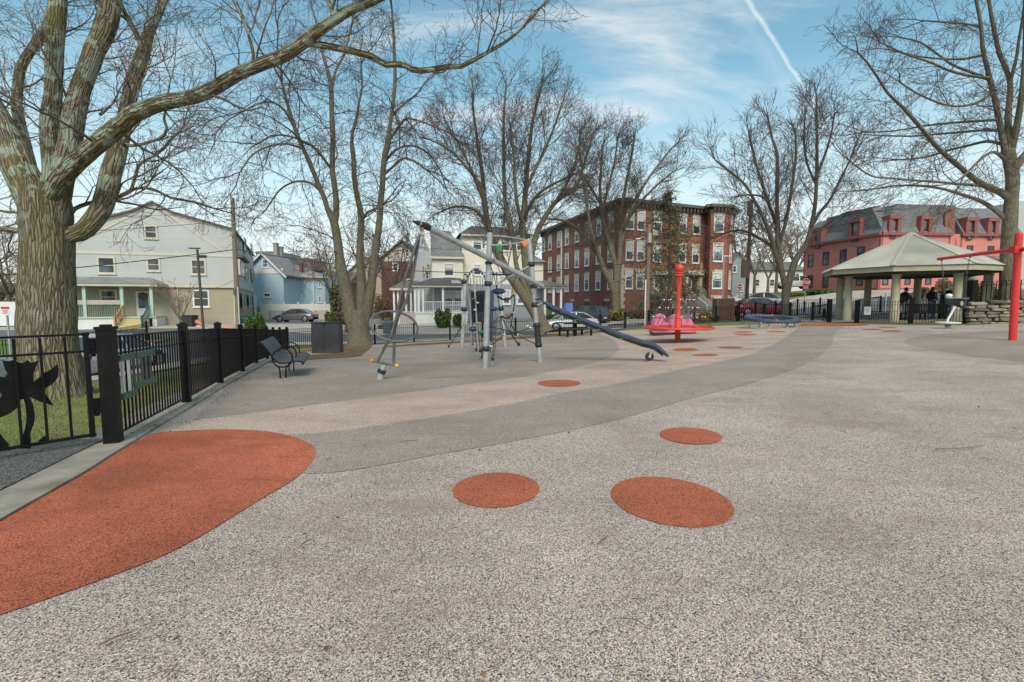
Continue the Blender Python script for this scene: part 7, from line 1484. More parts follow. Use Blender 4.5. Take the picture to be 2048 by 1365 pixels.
# ---- distant houses
def simplehouse(nm, label, x0, x1, yb, ye, yp, Y, dep, wall, roof, wins=(), gable=True):
    F_ = face_us(Fac(gpt(x0, Y), gpt(x1, Y))); t = thing(nm, label, 'house', tuple(F_.p(F_.len/2, F_.px(x0, yb)[1])), 'distant houses'); ze = F_.px((x0+x1)/2, ye)[1]; zp_ = F_.px((x0+x1)/2, yp)[1]; zb_ = F_.px(x0, yb)[1]-1.5; L_ = F_.len
    if gable:
        m_ = MB(); m_.prism([F_.p(0,zb_), F_.p(L_,zb_), F_.p(L_,ze), F_.p(L_/2,zp_), F_.p(0,ze)], -F_.n*dep); m_.build('wall', wall, t); m_ = MB()
        for s_ in (-1, 1): a, b = (L_/2+s_*(L_/2+.5)), L_/2; m_.prism([F_.p(a,ze-.3,.4), F_.p(b,zp_+.05,.4), F_.p(b,zp_+.3,.4), F_.p(a,ze,.4)], -F_.n*(dep+.8))
        m_.build('roof', roof, t)
    else:
        m_ = MB(); F_.box(m_, 0, L_, zb_, ze, -dep, 0); m_.build('wall', wall, t)
        m_ = MB(); m_.prism([F_.p(-.4,ze,.5), F_.p(-.4,zp_,-dep/2), F_.p(-.4,ze,-dep-.5)], F_.u*(L_+.8)); m_.build('roof', roof, t)
    for w_ in wins: winpx(F_, t, *w_, ft=.12)
    return t
simplehouse('grey_gable_house', 'slate blue gabled house with white trim right of the brick apartment house', 1452, 1492, 605, 535, 507, 78, 10, S_SLATE, SH_G, [(1466,533,1472,544),(1480,573,1485,582)])
simplehouse('pale_long_house', 'long pale house behind the bare street trees, left of the red building', 1490, 1604, 598, 541, 520, 88, 9, S_WHITE, SH_G, [(1510,560,1518,572),(1540,560,1548,572),(1585,548,1590,566),(1592,548,1597,566)], gable=False)
simplehouse('brown_shed_house', 'low brown roofed house right of the blue house', 648, 700, 612, 566, 540, 92, 9, mat('brown_shingle_wall', (0.20,0.15,0.11), .9), SH_B, [(662,585,668,595)], gable=False)
simplehouse('tan_far_house', 'tan house glimpsed between the stems of the four-stemmed tree', 702, 764, 612, 545, 515, 96, 9, S_TAN, SH_G, [(715,560,722,572),(740,560,747,572)])
simplehouse('white_far_house', 'small white house at the far left beyond the trailer', -40, 46, 606, 588, 565, 90, 9, S_WHITE, SH_B, [(30,590,36,600)], gable=False)
# ================================================================== vehicles, poles, wires, people, planting
def leafmat(name, cols, rough=0.7):
    m, t, b = _nodes(name); n, l = t.nodes, t.links; g = n.new('ShaderNodeNewGeometry'); k = len(cols); r = ramp(n, [(i/max(k-1,1), c) for i, c in enumerate(cols)])
    l.new(g.outputs['Random Per Island'], r.inputs[0]); l.new(r.outputs[0], b.inputs['Base Color']); b.inputs['Roughness'].default_value = rough; b.inputs['Specular IOR Level'].default_value = 0.3
    MATS[name] = m; return m
LF_CON = leafmat('yew_leaves', [(0.03,0.06,0.012),(0.07,0.12,0.02),(0.13,0.18,0.03),(0.05,0.09,0.02)])
LF_RHO = leafmat('rhododendron_leaves', [(0.015,0.04,0.01),(0.05,0.10,0.02),(0.11,0.17,0.04),(0.03,0.07,0.015)])
LF_YEL = leafmat('yellow_green_leaves', [(0.20,0.20,0.05),(0.33,0.30,0.09),(0.12,0.15,0.04),(0.22,0.12,0.05)])
LF_BRN = leafmat('brown_dry_leaves', [(0.14,0.085,0.05),(0.22,0.14,0.08),(0.09,0.06,0.04),(0.13,0.12,0.05)])
LF_HEM = leafmat('hemlock_needles', [(0.07,0.085,0.035),(0.11,0.12,0.05),(0.14,0.12,0.065),(0.08,0.11,0.04)])
LF_TAN = leafmat('tan_weeping_twigs', [(0.26,0.20,0.11),(0.34,0.27,0.16),(0.20,0.15,0.09)])
LF_GRS = leafmat('grass_blades', [(0.10,0.17,0.03),(0.18,0.26,0.06),(0.28,0.25,0.12),(0.13,0.20,0.04)])
LF_DEB = leafmat('dry_leaf_bits', [(0.20,0.12,0.06),(0.10,0.06,0.035),(0.30,0.19,0.10),(0.07,0.045,0.03)])
def leaves(name, pts, size, m, parent, seed=1, flat=0.0, aspect=1.8, origin=None):
    r_ = np.random.RandomState(seed); P = np.array(pts, float); n = len(P); a = r_.normal(size=(n,3)); a[:,2] *= (1-flat); a /= np.linalg.norm(a,axis=1,keepdims=True); b = np.cross(a, r_.normal(size=(n,3))); b /= np.linalg.norm(b,axis=1,keepdims=True)
    s = (size*r_.uniform(.6,1.4,n))[:,None]; V = np.stack([P-a*s*aspect*.5, P+b*s*.5, P+a*s*aspect*.5, P-b*s*.5], 1).reshape(-1,3)
    if origin is not None: V = V - np.array(origin)
    me = bpy.data.meshes.new(name); me.vertices.add(4*n); me.vertices.foreach_set('co', V.ravel()); me.loops.add(4*n); me.loops.foreach_set('vertex_index', np.arange(4*n, dtype=np.int32)); me.polygons.add(n); me.polygons.foreach_set('loop_start', np.arange(0,4*n,4,dtype=np.int32)); me.materials.append(m); me.update(calc_edges=True)
    o = bpy.data.objects.new(name, me); C.objects.link(o)
    if parent: o.parent = parent
    return o
def shrub(label, px0, px1, ytop, Y, m, n=1800, size=.09, name='shrub', seed=1, group='garden shrubs', cone=False, depth=None, lumps=7, ybase=None, stem=True):
    cx = (px0+px1)/2; q = gat(cx, Y); w_ = (px1-px0)/2*Y/FPX; h = Zp(ytop, Y) - q.z; d_ = depth or w_; r_ = np.random.RandomState(seed); t = thing(name, label, 'shrub', tuple(q), group); P = []
    if cone:
        u = r_.rand(n); z = 1-np.sqrt(u); rad = (1-z)**.75*r_.uniform(.7,1.05,n)**.5*(1+.10*np.sin(z*31)); a = r_.rand(n)*6.283; P = np.stack([q.x+w_*rad*np.cos(a), q.y+d_*rad*np.sin(a), q.z+.03+h*z], 1)
    else:
        for k in range(lumps):
            a = r_.rand()*6.283; rr = r_.rand()**.5*.62; c = np.array([q.x+w_*rr*math.cos(a), q.y+d_*rr*math.sin(a), q.z+h*r_.uniform(.35,.62)]); R_ = np.array([w_*.42, d_*.42, h*.40]); m_ = n//lumps; v = r_.normal(size=(m_,3)); v /= np.linalg.norm(v,axis=1,keepdims=True); v *= r_.uniform(.55,1.0,m_)[:,None]; P.append(c+v*R_)
        P = np.concatenate(P); P[:,2] = np.clip(P[:,2], q.z+.02, q.z+h)
    leaves('foliage', P, size, m, t, seed, origin=q)
    if stem:
        wd = Wood(); rg_ = random.Random(seed)
        for k in range(5 if not cone else 1): a = rg_.random()*6.28; e = (q.x+w_*.5*math.cos(a)*(0 if cone else 1), q.y+d_*.5*math.sin(a)*(0 if cone else 1), q.z+h*.7); wd.add([(q.x,q.y,q.z-.05), ((q.x+e[0])/2,(q.y+e[1])/2,q.z+h*.3), e], [.03,.02,.01], 5)
        s_ = wd.mesh('stem', B_FAR, q); s_.parent = t
    return t
shrub('small cone-shaped yew by the side deck, the shorter of two', 488, 513, 633, 37, LF_CON, 2600, .10, 'conical_yew', 1, 'clipped cone shrubs', True)
shrub('taller cone-shaped yew by the side deck, in front of the steps', 506, 533, 625, 38, LF_CON, 3000, .10, 'conical_yew', 2, 'clipped cone shrubs', True)
shrub('bright green cone-shaped yew right of the driveway behind the cabinet', 650, 681, 626, 37, LF_CON, 2800, .11, 'conical_yew', 3, 'clipped cone shrubs', True)
shrub('green rhododendron in front of the white porch', 868, 906, 617, 42.5, LF_RHO, 2200, .13, 'rhododendron', 4)
shrub('low brownish shrub right of the rhododendron at the porch', 902, 932, 627, 42.5, LF_RHO, 1500, .11, 'shrub', 5)
shrub('dark ground shrub left of the porch steps', 745, 786, 650, 42, LF_BRN, 1200, .09, 'shrub', 6)
shrub('green bush at the corner of the white house behind the slide', 1092, 1112, 622, 41.5, LF_RHO, 1200, .11, 'shrub', 7)
shrub('yellow-green flowering shrub at the foot of the yard tree', 1203, 1252, 618, 45, LF_YEL, 2600, .14, 'shrub', 8)
shrub('dry brown shrub before the brick apartment stoop', 1250, 1296, 622, 46, LF_BRN, 1500, .10, 'shrub', 9)
shrub('straggly yellow-green shrub right of the red carousel', 1384, 1430, 624, 37.8, LF_YEL, 1500, .10, 'shrub', 10)
shrub('brown leafless shrub between carousel shrub and brown enclosure', 1408, 1440, 628, 37.6, LF_BRN, 1100, .08, 'shrub', 11)
shrub('dark green hedge along the bank below the red building', 1603, 1676, 581, 53, LF_RHO, 3200, .16, 'hedge', 12, lumps=12, depth=1.0)
shrub('rust brown hedge on the bank left of the green hedge', 1560, 1618, 587, 54, LF_BRN, 2200, .13, 'hedge', 13, lumps=10, depth=1.0)
shrub('brown bush on the bank behind the gazebo middle columns', 1828, 1858, 573, 43, LF_BRN, 1800, .09, 'shrub', 14)
shrub('tan weeping bush behind the gazebo, tall and domed', 1868, 1902, 553, 44, LF_TAN, 2600, .09, 'weeping_shrub', 15)
shrub('dry brown bush beyond the railing at the right edge of the gazebo', 1946, 1990, 560, 36, LF_BRN, 2400, .09, 'shrub', 16)
shrub('tall dry bush behind the railing by the right tree trunk', 1985, 2046, 566, 33, LF_BRN, 2400, .08, 'shrub', 17)
shrub('olive evergreen bush left of the four-stemmed tree', 655, 700, 566, 56, LF_HEM, 1800, .16, 'shrub', 18)
shrub('reddish bare hedge below the brick gable house', 735, 800, 585, 55, LF_BRN, 2400, .11, 'hedge', 19, lumps=10)
shrub('reddish brush at the far left above the trailer', -20, 40, 560, 54, LF_BRN, 2600, .12, 'hedge', 20, lumps=10)

# hemlock before the brick house
def hemlock():
    q = gat(1336, 47); t = thing('hemlock_tree', 'ragged dark evergreen standing in front of the brick apartment entrance', 'tree', tuple(q)); k = 47/FPX; rg_ = random.Random(5); wd, tw = Wood(), Wood(); H_ = Zp(382, 47) - q.z; P = []
    wd.add([(q.x,q.y,q.z-.1),(q.x+.1,q.y,q.z+H_*.4),(q.x-.15,q.y,q.z+H_*.8),(q.x-.3,q.y,q.z+H_)], [.22,.17,.08,.02], 8)
    wd.add([(q.x+.9,q.y-.4,q.z-.1),(q.x+.7,q.y-.3,q.z+H_*.35),(q.x+.8,q.y-.3,q.z+H_*.62)], [.14,.10,.03], 8)
    def wid(t_): return k*np.interp(t_, [0,.12,.25,.45,.6,.75,.85,.93,1], [35,52,56,54,46,34,20,12,2])
    z = .10
    while z < .99:
        for j in range(rg_.randint(2,4)):
            a = rg_.random()*6.283; L_ = wid(z)*rg_.uniform(.9,1.75); zz = q.z+H_*z; p = Vector((q.x-.3*z*z, q.y, zz)); d = Vector((math.cos(a), math.sin(a), .12)); pts = [tuple(p)]; n_ = 8
            for i in range(n_): d.z -= .035; p = p + d.normalized()*(L_/n_); pts.append(tuple(p))
            tw.add(pts, [.03*(1-i/(n_+2)) for i in range(n_+1)], 3)
            for i in range(2, n_+1):
                for s_ in range(int(8*(1-z*.3))):
                    o = Vector((rg_.gauss(0,.20), rg_.gauss(0,.20), rg_.gauss(-.10,.12)))*(.5+L_*.35); P.append(tuple(Vector(pts[i])+o))
        z += rg_.uniform(.012, .022)
    a = wd.mesh('trunk', B_FAR, q); a.parent = t; b = tw.mesh('branches', T_MID, q); b.parent = t; leaves('foliage', P, .11, LF_HEM, t, 3, origin=q, aspect=2.2)
hemlock()

# ---- vehicles
TYRE = mat('tyre_rubber', (0.018,0.018,0.019), .85); RIM = mat('alloy_rim', (0.36,0.37,0.38), .35, metal=.6); CGL = glass('car_glass', (0.022,0.027,0.03), .05); TAIL = mat('tail_lamp_red', (0.42,0.02,0.02), .25); HEADL = mat('headlamp_clear', (0.55,0.57,0.60), .15); DKP = mat('dark_trim_plastic', (0.02,0.02,0.021), .6)
def car(label, loc, rz, paint, kind='sedan', name='parked_car', group='parked cars', L=4.7, Wd=1.82, Hh=1.47):
    t = thing(name, label, 'car', loc, group, rz); k = L/4.7; hk = Hh/1.47
    if kind == 'sedan': st_ = [(-2.34,.52,.55,.80),(-2.28,.30,.80,.90),(-2.05,.24,.96,.96),(-1.5,.21,1.02,1),(-.7,.20,.99,1),(.2,.20,.95,1),(1.0,.20,.93,1),(1.5,.21,.86,.98),(2.0,.24,.74,.93),(2.26,.28,.62,.86),(2.34,.38,.50,.76)]; cab = [(-1.78,1.00),(-1.05,1.41),(-.35,1.47),(.25,1.43),(1.22,.93)]
    else: st_ = [(-2.3,.55,.7,.86),(-2.26,.32,1.05,.94),(-2.1,.26,1.12,.98),(-1.4,.24,1.12,1),(-.5,.24,1.1,1),(.4,.24,1.08,1),(1.1,.24,1.05,1),(1.6,.25,.98,.98),(2.05,.28,.90,.94),(2.26,.33,.72,.88),(2.32,.42,.58,.8)]; cab = [(-2.12,1.10),(-1.86,1.62),(-.6,1.70),(.3,1.64),(1.18,1.06)]
    m_ = MB(); n_ = 12
    for x, zb_, zt_, wf in st_:
        w_ = Wd/2*wf; zb_ *= hk; zt_ *= hk; zm = (zb_+zt_)/2; prof_ = [(-w_*.80,zb_),(-w_*.96,zb_+.08),(-w_,zm),(-w_*.97,zt_-.12),(-w_*.88,zt_-.02),(-w_*.4,zt_+.015),(w_*.4,zt_+.015),(w_*.88,zt_-.02),(w_*.97,zt_-.12),(w_,zm),(w_*.96,zb_+.08),(w_*.80,zb_)]
        m_.v.extend([(x*k, y, z) for y, z in prof_])
    for i in range(len(st_)-1):
        for j in range(n_): j2 = (j+1)%n_; m_.face((i*n_+j, i*n_+j2, (i+1)*n_+j2, (i+1)*n_+j))
    m_.face(tuple(range(n_))); m_.face(tuple((len(st_)-1)*n_+j for j in reversed(range(n_)))); body = m_.build('body', paint, t, smooth=True, local=True)
    m_ = MB(); bw_, tw_ = Wd/2*.87, Wd/2*.66; zmx = max(z for _, z in cab)
    def cw(z): f = (z-cab[0][1])/(zmx-cab[0][1]); return bw_+(tw_-bw_)*max(0,min(1,f))
    cp = [(x*k, z*hk) for x, z in cab]; zs = [z for _, z in cab]
    for (x, z), z0 in zip(cp, zs): m_.v.extend([(x, -cw(z0), z), (x, cw(z0), z)])
    lo = [(cp[0][0], cp[0][1]-.04), (cp[-1][0], cp[-1][1]-.04)]
    nn = len(cp)
    for i in range(nn-1): m_.face((2*i, 2*i+1, 2*i+3, 2*i+2))
    m_.face(tuple(2*i for i in range(nn))); m_.face(tuple(2*i+1 for i in reversed(range(nn)))); m_.face((0, 2*nn-2, 2*nn-1, 1)); m_.build('glasshouse', CGL, t, local=True)
    m_ = MB(); idx = (1,2,3)
    for i in range(1, nn-2):
        a, b = cp[i], cp[i+1]; wa, wb = cw(zs[i])+.012, cw(zs[i+1])+.012; m_.add([(a[0],-wa,a[1]-.015),(b[0],-wb,b[1]-.015),(b[0],wb,b[1]-.015),(a[0],wa,a[1]-.015),(a[0],-wa*.93,a[1]+.03),(b[0],-wb*.93,b[1]+.03),(b[0],wb*.93,b[1]+.03),(a[0],wa*.93,a[1]+.03)], [(0,1,5,4),(1,2,6,5),(2,3,7,6),(3,0,4,7),(4,5,6,7),(0,3,2,1)])
    for s_ in (-1, 1):
        for i, j in ((0,1),(nn-2,nn-1)): m_.bar((cp[i][0], s_*(cw(zs[i])+.004), cp[i][1]), (cp[j][0], s_*(cw(zs[j])+.004), cp[j][1]), .09, .06)
        xb = -.30*k; m_.bar((xb, s_*(bw_+.006), .97*hk), (xb-.03, s_*(tw_+.012), (zmx-.06)*hk), .05, .09)
    m_.build('roof_panel', paint, t, smooth=False, local=True)
    for sx in (-1, 1):
        for sy in (-1, 1):
            cx, cy_, r_ = sx*1.40*k, sy*(Wd/2-.13), .33; m_ = MB(); m_.tube([(cx, cy_-.11*sy, r_), (cx, cy_+.13*sy, r_)], [r_, r_], 22); wh_ = m_.build('wheel', TYRE, t, smooth=True, local=True)
            m_ = MB(); m_.tube([(cx, cy_+.131*sy, r_), (cx, cy_+.140*sy, r_)], [.215, .20], 18); 
            m_.build('rim', RIM, wh_, smooth=True, local=True)
            m_ = MB(); m_.torus((cx, sy*(Wd/2-.035), r_+.015), .365, .03, 24, 6, ax=(Vector((1,0,0)), Vector((0,0,1)))); m_.build('wheel_arch', DKP, t, smooth=True, local=True)
    for s_ in (-1, 1):
        zt2 = (.80 if kind == 'sedan' else .95)*hk; m_ = MB(); m_.box((-2.20*k, s_*Wd/2*.74, zt2), (.26, .34, .15)); m_.build('tail_light', TAIL, t, bevel=.03, local=True)
        m_ = MB(); m_.box((2.14*k, s_*Wd/2*.68, .62*hk if kind == 'sedan' else .75*hk), (.26, .34, .13)); m_.build('headlight', HEADL, t, bevel=.03, local=True)
        m_ = MB(); m_.box((.92*k, s_*(Wd/2+.05), .98*hk), (.12, .2, .12)); m_.build('wing_mirror', paint, t, bevel=.03, local=True)
    m_ = MB(); m_.box((-2.335*k, 0, .62*hk), (.02, .45, .13)); m_.build('number_plate', WHT, t, local=True)
    m_ = MB(); m_.box((-2.30*k, 0, .36*hk), (.10, Wd*.8, .16)); m_.build('rear_bumper', DKP, t, bevel=.02, local=True)
    m_ = MB(); m_.box((2.31*k, 0, .42*hk), (.06, Wd*.62, .16)); m_.build('front_grille', DKP, t, bevel=.02, local=True)
    return t
def paint(n, c, r=.28): return mat(n, c, r, .04, 1, coat=.6, metal=.15)
def cpos(px, Y, dz=0): q = gat(px, Y); return (q.x, q.y, q.z+dz)
car('grey sedan parked side-on in the driveway before the blue house', cpos(591, 54, .02), R(181), paint('paint_grey', (0.15,0.15,0.16)))
car('white sedan parked on the street behind the picnic table, seen through the fence', cpos(1139, 38.8, .02), R(192), paint('paint_white', (0.62,0.63,0.63)))
car('dark grey station car with red tail lights behind the white sedan', cpos(1172, 44.5, .0), R(128), paint('paint_dark', (0.045,0.047,0.05)), 'suv')
car('red car with long hood beside the brown enclosure', cpos(1518, 40.0, .02), R(4), paint('paint_red', (0.30,0.06,0.06)), L=5.0)
car('silver grey car behind the red car, by the twin-crowned tree', cpos(1534, 48, .15), R(-28), paint('paint_silver', (0.30,0.32,0.33)))
car('pale car behind the brown utility pole, beyond the red car', cpos(1497, 50, .15), R(-20), paint('paint_pale', (0.45,0.47,0.48)))
car('pale van far up the street, left end of the red building', cpos(1588, 66, .35), R(175), paint('paint_van', (0.50,0.55,0.53)), 'suv', name='parked_van')
car('silver car at the far left edge seen through the gate bars', (-15.1, 12.2, H(-15.1,12.2)), R(98), paint('paint_silver2', (0.34,0.35,0.37)))
car('pale silver car behind the lawn, between the lichen-covered trunk and the hinge post', (-15.0, 17.6, H(-15.0,17.6)), R(97), paint('paint_white2', (0.36,0.37,0.38)))
q = gat(5, 42); tr_ = thing('box_trailer', 'long white box trailer with a dark green underside at the far left', 'trailer', tuple(q), rz=R(4)); zz0, zz1 = Zp(651,42)-q.z, Zp(604,42)-q.z
m_ = MB(); m_.box((-2.5,0,(zz0+zz1)/2), (9.6,2.4,zz1-zz0)); m_.build('box_body', mat('trailer_white', (0.66,0.67,0.69), .5, .05, 1), tr_, bevel=.03, local=True); m_ = MB(); m_.box((-2.5,0,zz0-.18), (9.4,2.2,.36)); m_.build('chassis', GRND, tr_, local=True)
for x in (-5.5,-4.4,1.2): m_ = MB(); m_.tube([(x,-1.1,.42-.3),(x,-.8,.42-.3)], .42, 18); m_.build('wheel', TYRE, tr_, local=True)

# ---- poles, lamps, signs
PWD = mat('weathered_pole_wood', (0.20,0.165,0.125), .9, .25, 4, .4, 30, stretch=(1,1,.12), tint=(0.26,0.24,0.19), tfac=.6); PWR = mat('dark_pole_wood', (0.085,0.05,0.035), .85, .25, 4, stretch=(1,1,.12))
p1 = gat(477, 38); t1 = thing('utility_pole', 'weathered wooden utility pole at the corner of the tan clapboard house', 'utility pole', tuple(p1)); zt1 = Zp(396, 38)
m_ = MB(); m_.tube([p1-Vector((0,0,.1)), Vector((p1.x,p1.y,zt1))], [.19,.145], 12); m_.build('pole', PWD, t1, smooth=True)
m_ = MB(); m_.cyl((p1.x-.12,p1.y,zt1-.05), .05, .28, 8); m_.ball((p1.x-.12,p1.y,zt1+.26), .07, 8, 6); m_.build('insulator', GALD, t1)
m_ = MB(); m_.box((p1.x-.05,p1.y-.2,p1.z+3.0), (.16,.14,.5)); m_.build('junction_box', GALD, t1); m_ = MB(); m_.tube([(p1.x+.16,p1.y-.1,p1.z),(p1.x+.15,p1.y-.1,p1.z+3.4)], .035, 6); m_.build('conduit', TRIMW, t1)
p2 = gat(1294, 39); t2 = thing('utility_pole', 'wooden utility pole with transformer arm and street light in front of the brick apartment house', 'utility pole', tuple(p2)); zt2 = Zp(450, 39)
m_ = MB(); m_.tube([p2-Vector((0,0,.1)), Vector((p2.x,p2.y,zt2))], [.17,.12], 12); m_.build('pole', PWD, t2, smooth=True)
m_ = MB(); m_.tube([(p2.x-.2,p2.y-.05,p2.z),(p2.x-.2,p2.y-.05,Zp(560,39))], .06, 8); m_.build('conduit', TRIMW, t2); m_ = MB(); m_.cyl((p2.x-.02,p2.y-.28,Zp(487,39)), .17, .75, 14); m_.build('transformer', GALV, t2)
m_ = MB(); m_.tube([(p2.x,p2.y,Zp(480,39)),(p2.x-.5,p2.y-.1,Zp(475,39)),(p2.x-.85,p2.y-.2,Zp(478,39))], .035, 8); a_ = m_.build('lamp_arm', GALV, t2); m_ = MB(); m_.ball((p2.x-.95,p2.y-.2,Zp(479,39)), .13, 10, 6, (1.6,.8,.5)); m_.build('lamp_head', WHT, t2)
m_ = MB(); m_.box((p2.x+.45,p2.y-.1,Zp(468,39)), (.42,.3,.34)); m_.bar((p2.x,p2.y,Zp(470,39)), (p2.x+.4,p2.y-.05,Zp(468,39)), .05,.05); m_.build('floodlight', mat('tan_housing',(0.30,0.27,0.19),.6), t2)
p3 = gat(1492, 44); t3 = thing('utility_pole', 'dark brown utility pole with a brown box sign, left of the twin-crowned tree', 'utility pole', tuple(p3)); zt3 = Zp(418, 44)
m_ = MB(); m_.tube([p3-Vector((0,0,.1)), Vector((p3.x+.05,p3.y,zt3))], [.17,.14], 12); m_.build('pole', PWR, t3, smooth=True); m_ = MB(); m_.box((p3.x-.05,p3.y-.05,zt3+.55-.5), (.36,.3,1.3)); m_.build('pole_top_box', PWR, t3)
m_ = MB(); a, b = X(1478.5,43.6), X(1493,43.6); m_.box(((a+b)/2,43.6,(Zp(521,43.6)+Zp(556,43.6))/2), (b-a,.12,Zp(521,43.6)-Zp(556,43.6))); m_.build('board', WOODB, t3)
m_ = MB(); m_.tube([(p3.x,p3.y,Zp(483,44)),(p3.x-.35,p3.y-.2,Zp(479,44)),(p3.x-.6,p3.y-.3,Zp(482,44))], .03, 8); m_.ball((p3.x-.68,p3.y-.3,Zp(482.5,44)), .16, 10, 6, (1.5,.8,.45)); m_.build('lamp', GALD, t3)
p4 = gat(1444, 52); t4 = thing('light_pole', 'thin grey pole with a short crossarm at the brick bay corner', 'pole', tuple(p4)); m_ = MB(); m_.tube([p4, Vector((p4.x,p4.y,Zp(513,52)))], .07, 8); m_.build('pole', GALV, t4); m_ = MB(); m_.bar((p4.x-.1,p4.y,Zp(512.5,52)), (p4.x+.85,p4.y,Zp(512.5,52)), .1,.08); m_.build('crossarm', WHT, t4)
p5 = gat(409, 30); t5 = thing('lamp_post', 'dark bronze lamp post with flat head and camera box before the tan house', 'lamp post', tuple(p5)); BRZ = mat('dark_bronze_metal', (0.075,0.06,0.052), .5, .2, 3)
tp = W(394.5, 499, 30); m_ = MB(); m_.tube([p5-Vector((0,0,.1)), tp], [.085,.07], 10); m_.build('pole', BRZ, t5, smooth=True); m_ = MB(); m_.box(tp+Vector((-.18,0,.06)), (.62,.26,.06)); m_.build('lamp_head', BRZ, t5); m_ = MB(); m_.box(W(404,513.5,29.8), (.46,.2,.16)); m_.build('camera_box', BLK2, t5)
OCT = [(math.cos(R(22.5+45*i)), math.sin(R(22.5+45*i))) for i in range(8)]
SRED = mat('sign_red', (0.50,0.025,0.035), .45, .06, 2); SWHT = mat('sign_white', (0.70,0.70,0.69), .45, .05, 2)
def text(s, size, m, parent, p, name='lettering', ext=.004, n=Vector((0,-1,0)), bold=.0):
    c = bpy.data.curves.new(name, 'FONT'); c.body = s; c.size = size; c.extrude = ext; c.align_x = 'CENTER'; c.align_y = 'CENTER'; c.offset = bold; tmp = bpy.data.objects.new('tmp_text', c); C.objects.link(tmp)
    dg = bpy.context.evaluated_depsgraph_get(); me = bpy.data.meshes.new_from_object(tmp.evaluated_get(dg)); bpy.data.objects.remove(tmp); ux = Vector((-n.y, n.x, 0)); M = Matrix(((ux.x,0,n.x,0),(ux.y,0,n.y,0),(0,1,0,0),(0,0,0,1)))
    me.transform(M); me.materials.clear(); me.materials.append(m); o = bpy.data.objects.new(name, me); C.objects.link(o); o.parent = parent; o.location = Vector(p) - ORG.get(parent.name, Vector((0,0,0))); return o
q = gat(1608, 40); st_ = thing('stop_sign', 'red octagonal STOP sign with an ALL WAY plate on a steel post', 'road sign', tuple(q)); z_ = Zp(565.5, 40); r_ = .70/2/.924*.95
m_ = MB(); m_.tube([q, (q.x,q.y,z_+.2)], .035, 8); m_.build('post', GALV, st_); m_ = MB(); m_.prism([(q.x+r_*a, q.y-.05, z_+r_*b) for a, b in OCT], (0,.008,0)); m_.build('border_plate', SWHT, st_)
m_ = MB(); m_.prism([(q.x+r_*.93*a, q.y-.056, z_+r_*.93*b) for a, b in OCT], (0,.004,0)); m_.build('sign_face', SRED, st_); text('STOP', .30, SWHT, st_, (q.x, q.y-.062, z_), bold=.006)
m_ = MB(); m_.box((q.x,q.y-.05,z_-.47), (.48,.01,.16)); m_.build('lower_plate', SWHT, st_); m_ = MB(); m_.box((q.x,q.y-.058,z_-.47), (.46,.006,.14)); lp_ = m_.build('lower_plate_face', SRED, st_); text('ALL WAY', .10, SWHT, st_, (q.x, q.y-.064, z_-.47))
m_ = MB(); m_.cyl((q.x,q.y,q.z), .085, .95, 10); m_.build('base_sleeve', BLK, st_)
q = gat(1477, 46); s2_ = thing('do_not_enter_sign', 'white square sign with red disc and white bar, left of the brown pole', 'road sign', tuple(q)); z_ = Zp(573.5, 46)
m_ = MB(); m_.tube([q, (q.x,q.y,z_+.2)], .04, 8); m_.build('post', GALV, s2_); m_ = MB(); m_.box((q.x,q.y-.05,z_), (.54,.01,.54)); m_.build('sign_plate', SWHT, s2_); m_ = MB(); m_.prism([(q.x+.24*math.cos(a), q.y-.062, z_+.24*math.sin(a)) for a in [2*math.pi*i/24 for i in range(24)]], (0,.005,0)); m_.build('red_disc', SRED, s2_)
m_ = MB(); m_.box((q.x,q.y-.066,z_), (.36,.006,.08)); m_.build('white_bar', SWHT, s2_)
q = gat(1915, 43); s3_ = thing('stop_sign', 'red and white road sign glimpsed between the gazebo columns', 'road sign', tuple(q)); z_ = Zp(552, 43); m_ = MB(); m_.tube([q, (q.x,q.y,z_+.2)], .035, 8); m_.build('post', GALV, s3_); m_ = MB(); m_.prism([(q.x+.36*a, q.y-.05, z_+.36*b) for a, b in OCT], (0,.008,0)); m_.build('border_plate', SWHT, s3_); m_ = MB(); m_.prism([(q.x+.33*a, q.y-.056, z_+.33*b) for a, b in OCT], (0,.004,0)); m_.build('sign_face', SRED, s3_); m_ = MB(); m_.box((q.x,q.y-.05,z_-.48), (.4,.01,.16)); m_.build('lower_plate', SWHT, s3_)
q = Vector((-19.4, 18.2, H(-19.4,18.2))); s4_ = thing('parking_sign', 'small white sign with red top band on a grey post at far left', 'road sign', tuple(q)); z0_, z1_ = Zp(631,18.2), Zp(613.5,18.2); cx = X(15.5,18.2); m_ = MB(); m_.tube([(cx,18.2,q.z),(cx,18.2,z1_)], .035, 8); m_.build('post', GALV, s4_)
m_ = MB(); m_.box((cx,18.15,(z0_+z1_)/2), (.33,.01,z1_-z0_)); m_.build('sign_plate', SWHT, s4_); m_ = MB(); m_.box((cx,18.14,z1_-.05), (.31,.006,.08)); m_.build('red_band', SRED, s4_); m_ = MB()
for k in range(3): m_.box((cx,18.14,z1_-.14-k*.055), (.22-.05*(k%2),.006,.022))
m_.build('red_lines', SRED, s4_)
q = gat(1663, 40); 
def wire(label, a, b, sag, r=.02, y=None):
    a, b = Vector(a), Vector(b); m_ = MB(); n_ = 28; m_.tube([a.lerp(b, i/n_) - Vector((0,0,sag*4*(i/n_)*(1-i/n_))) for i in range(n_+1)], r, 5, caps=False); o = m_.build('overhead_wire', mat('wire_black', (0.02,0.02,0.02), .6), None); tag(o, label, 'wire', 'overhead wires')
wa = lambda px, py, Y: W(px, py, Y)
wire('thick dark cable rising from the left edge to the weathered utility pole', wa(-60, 556, 33), wa(475, 499, 38), .10, .035)
wire('thick cable sagging from the weathered pole to the pole with the street light', wa(475, 499, 38), wa(1294, 522, 39), 1.35, .032)
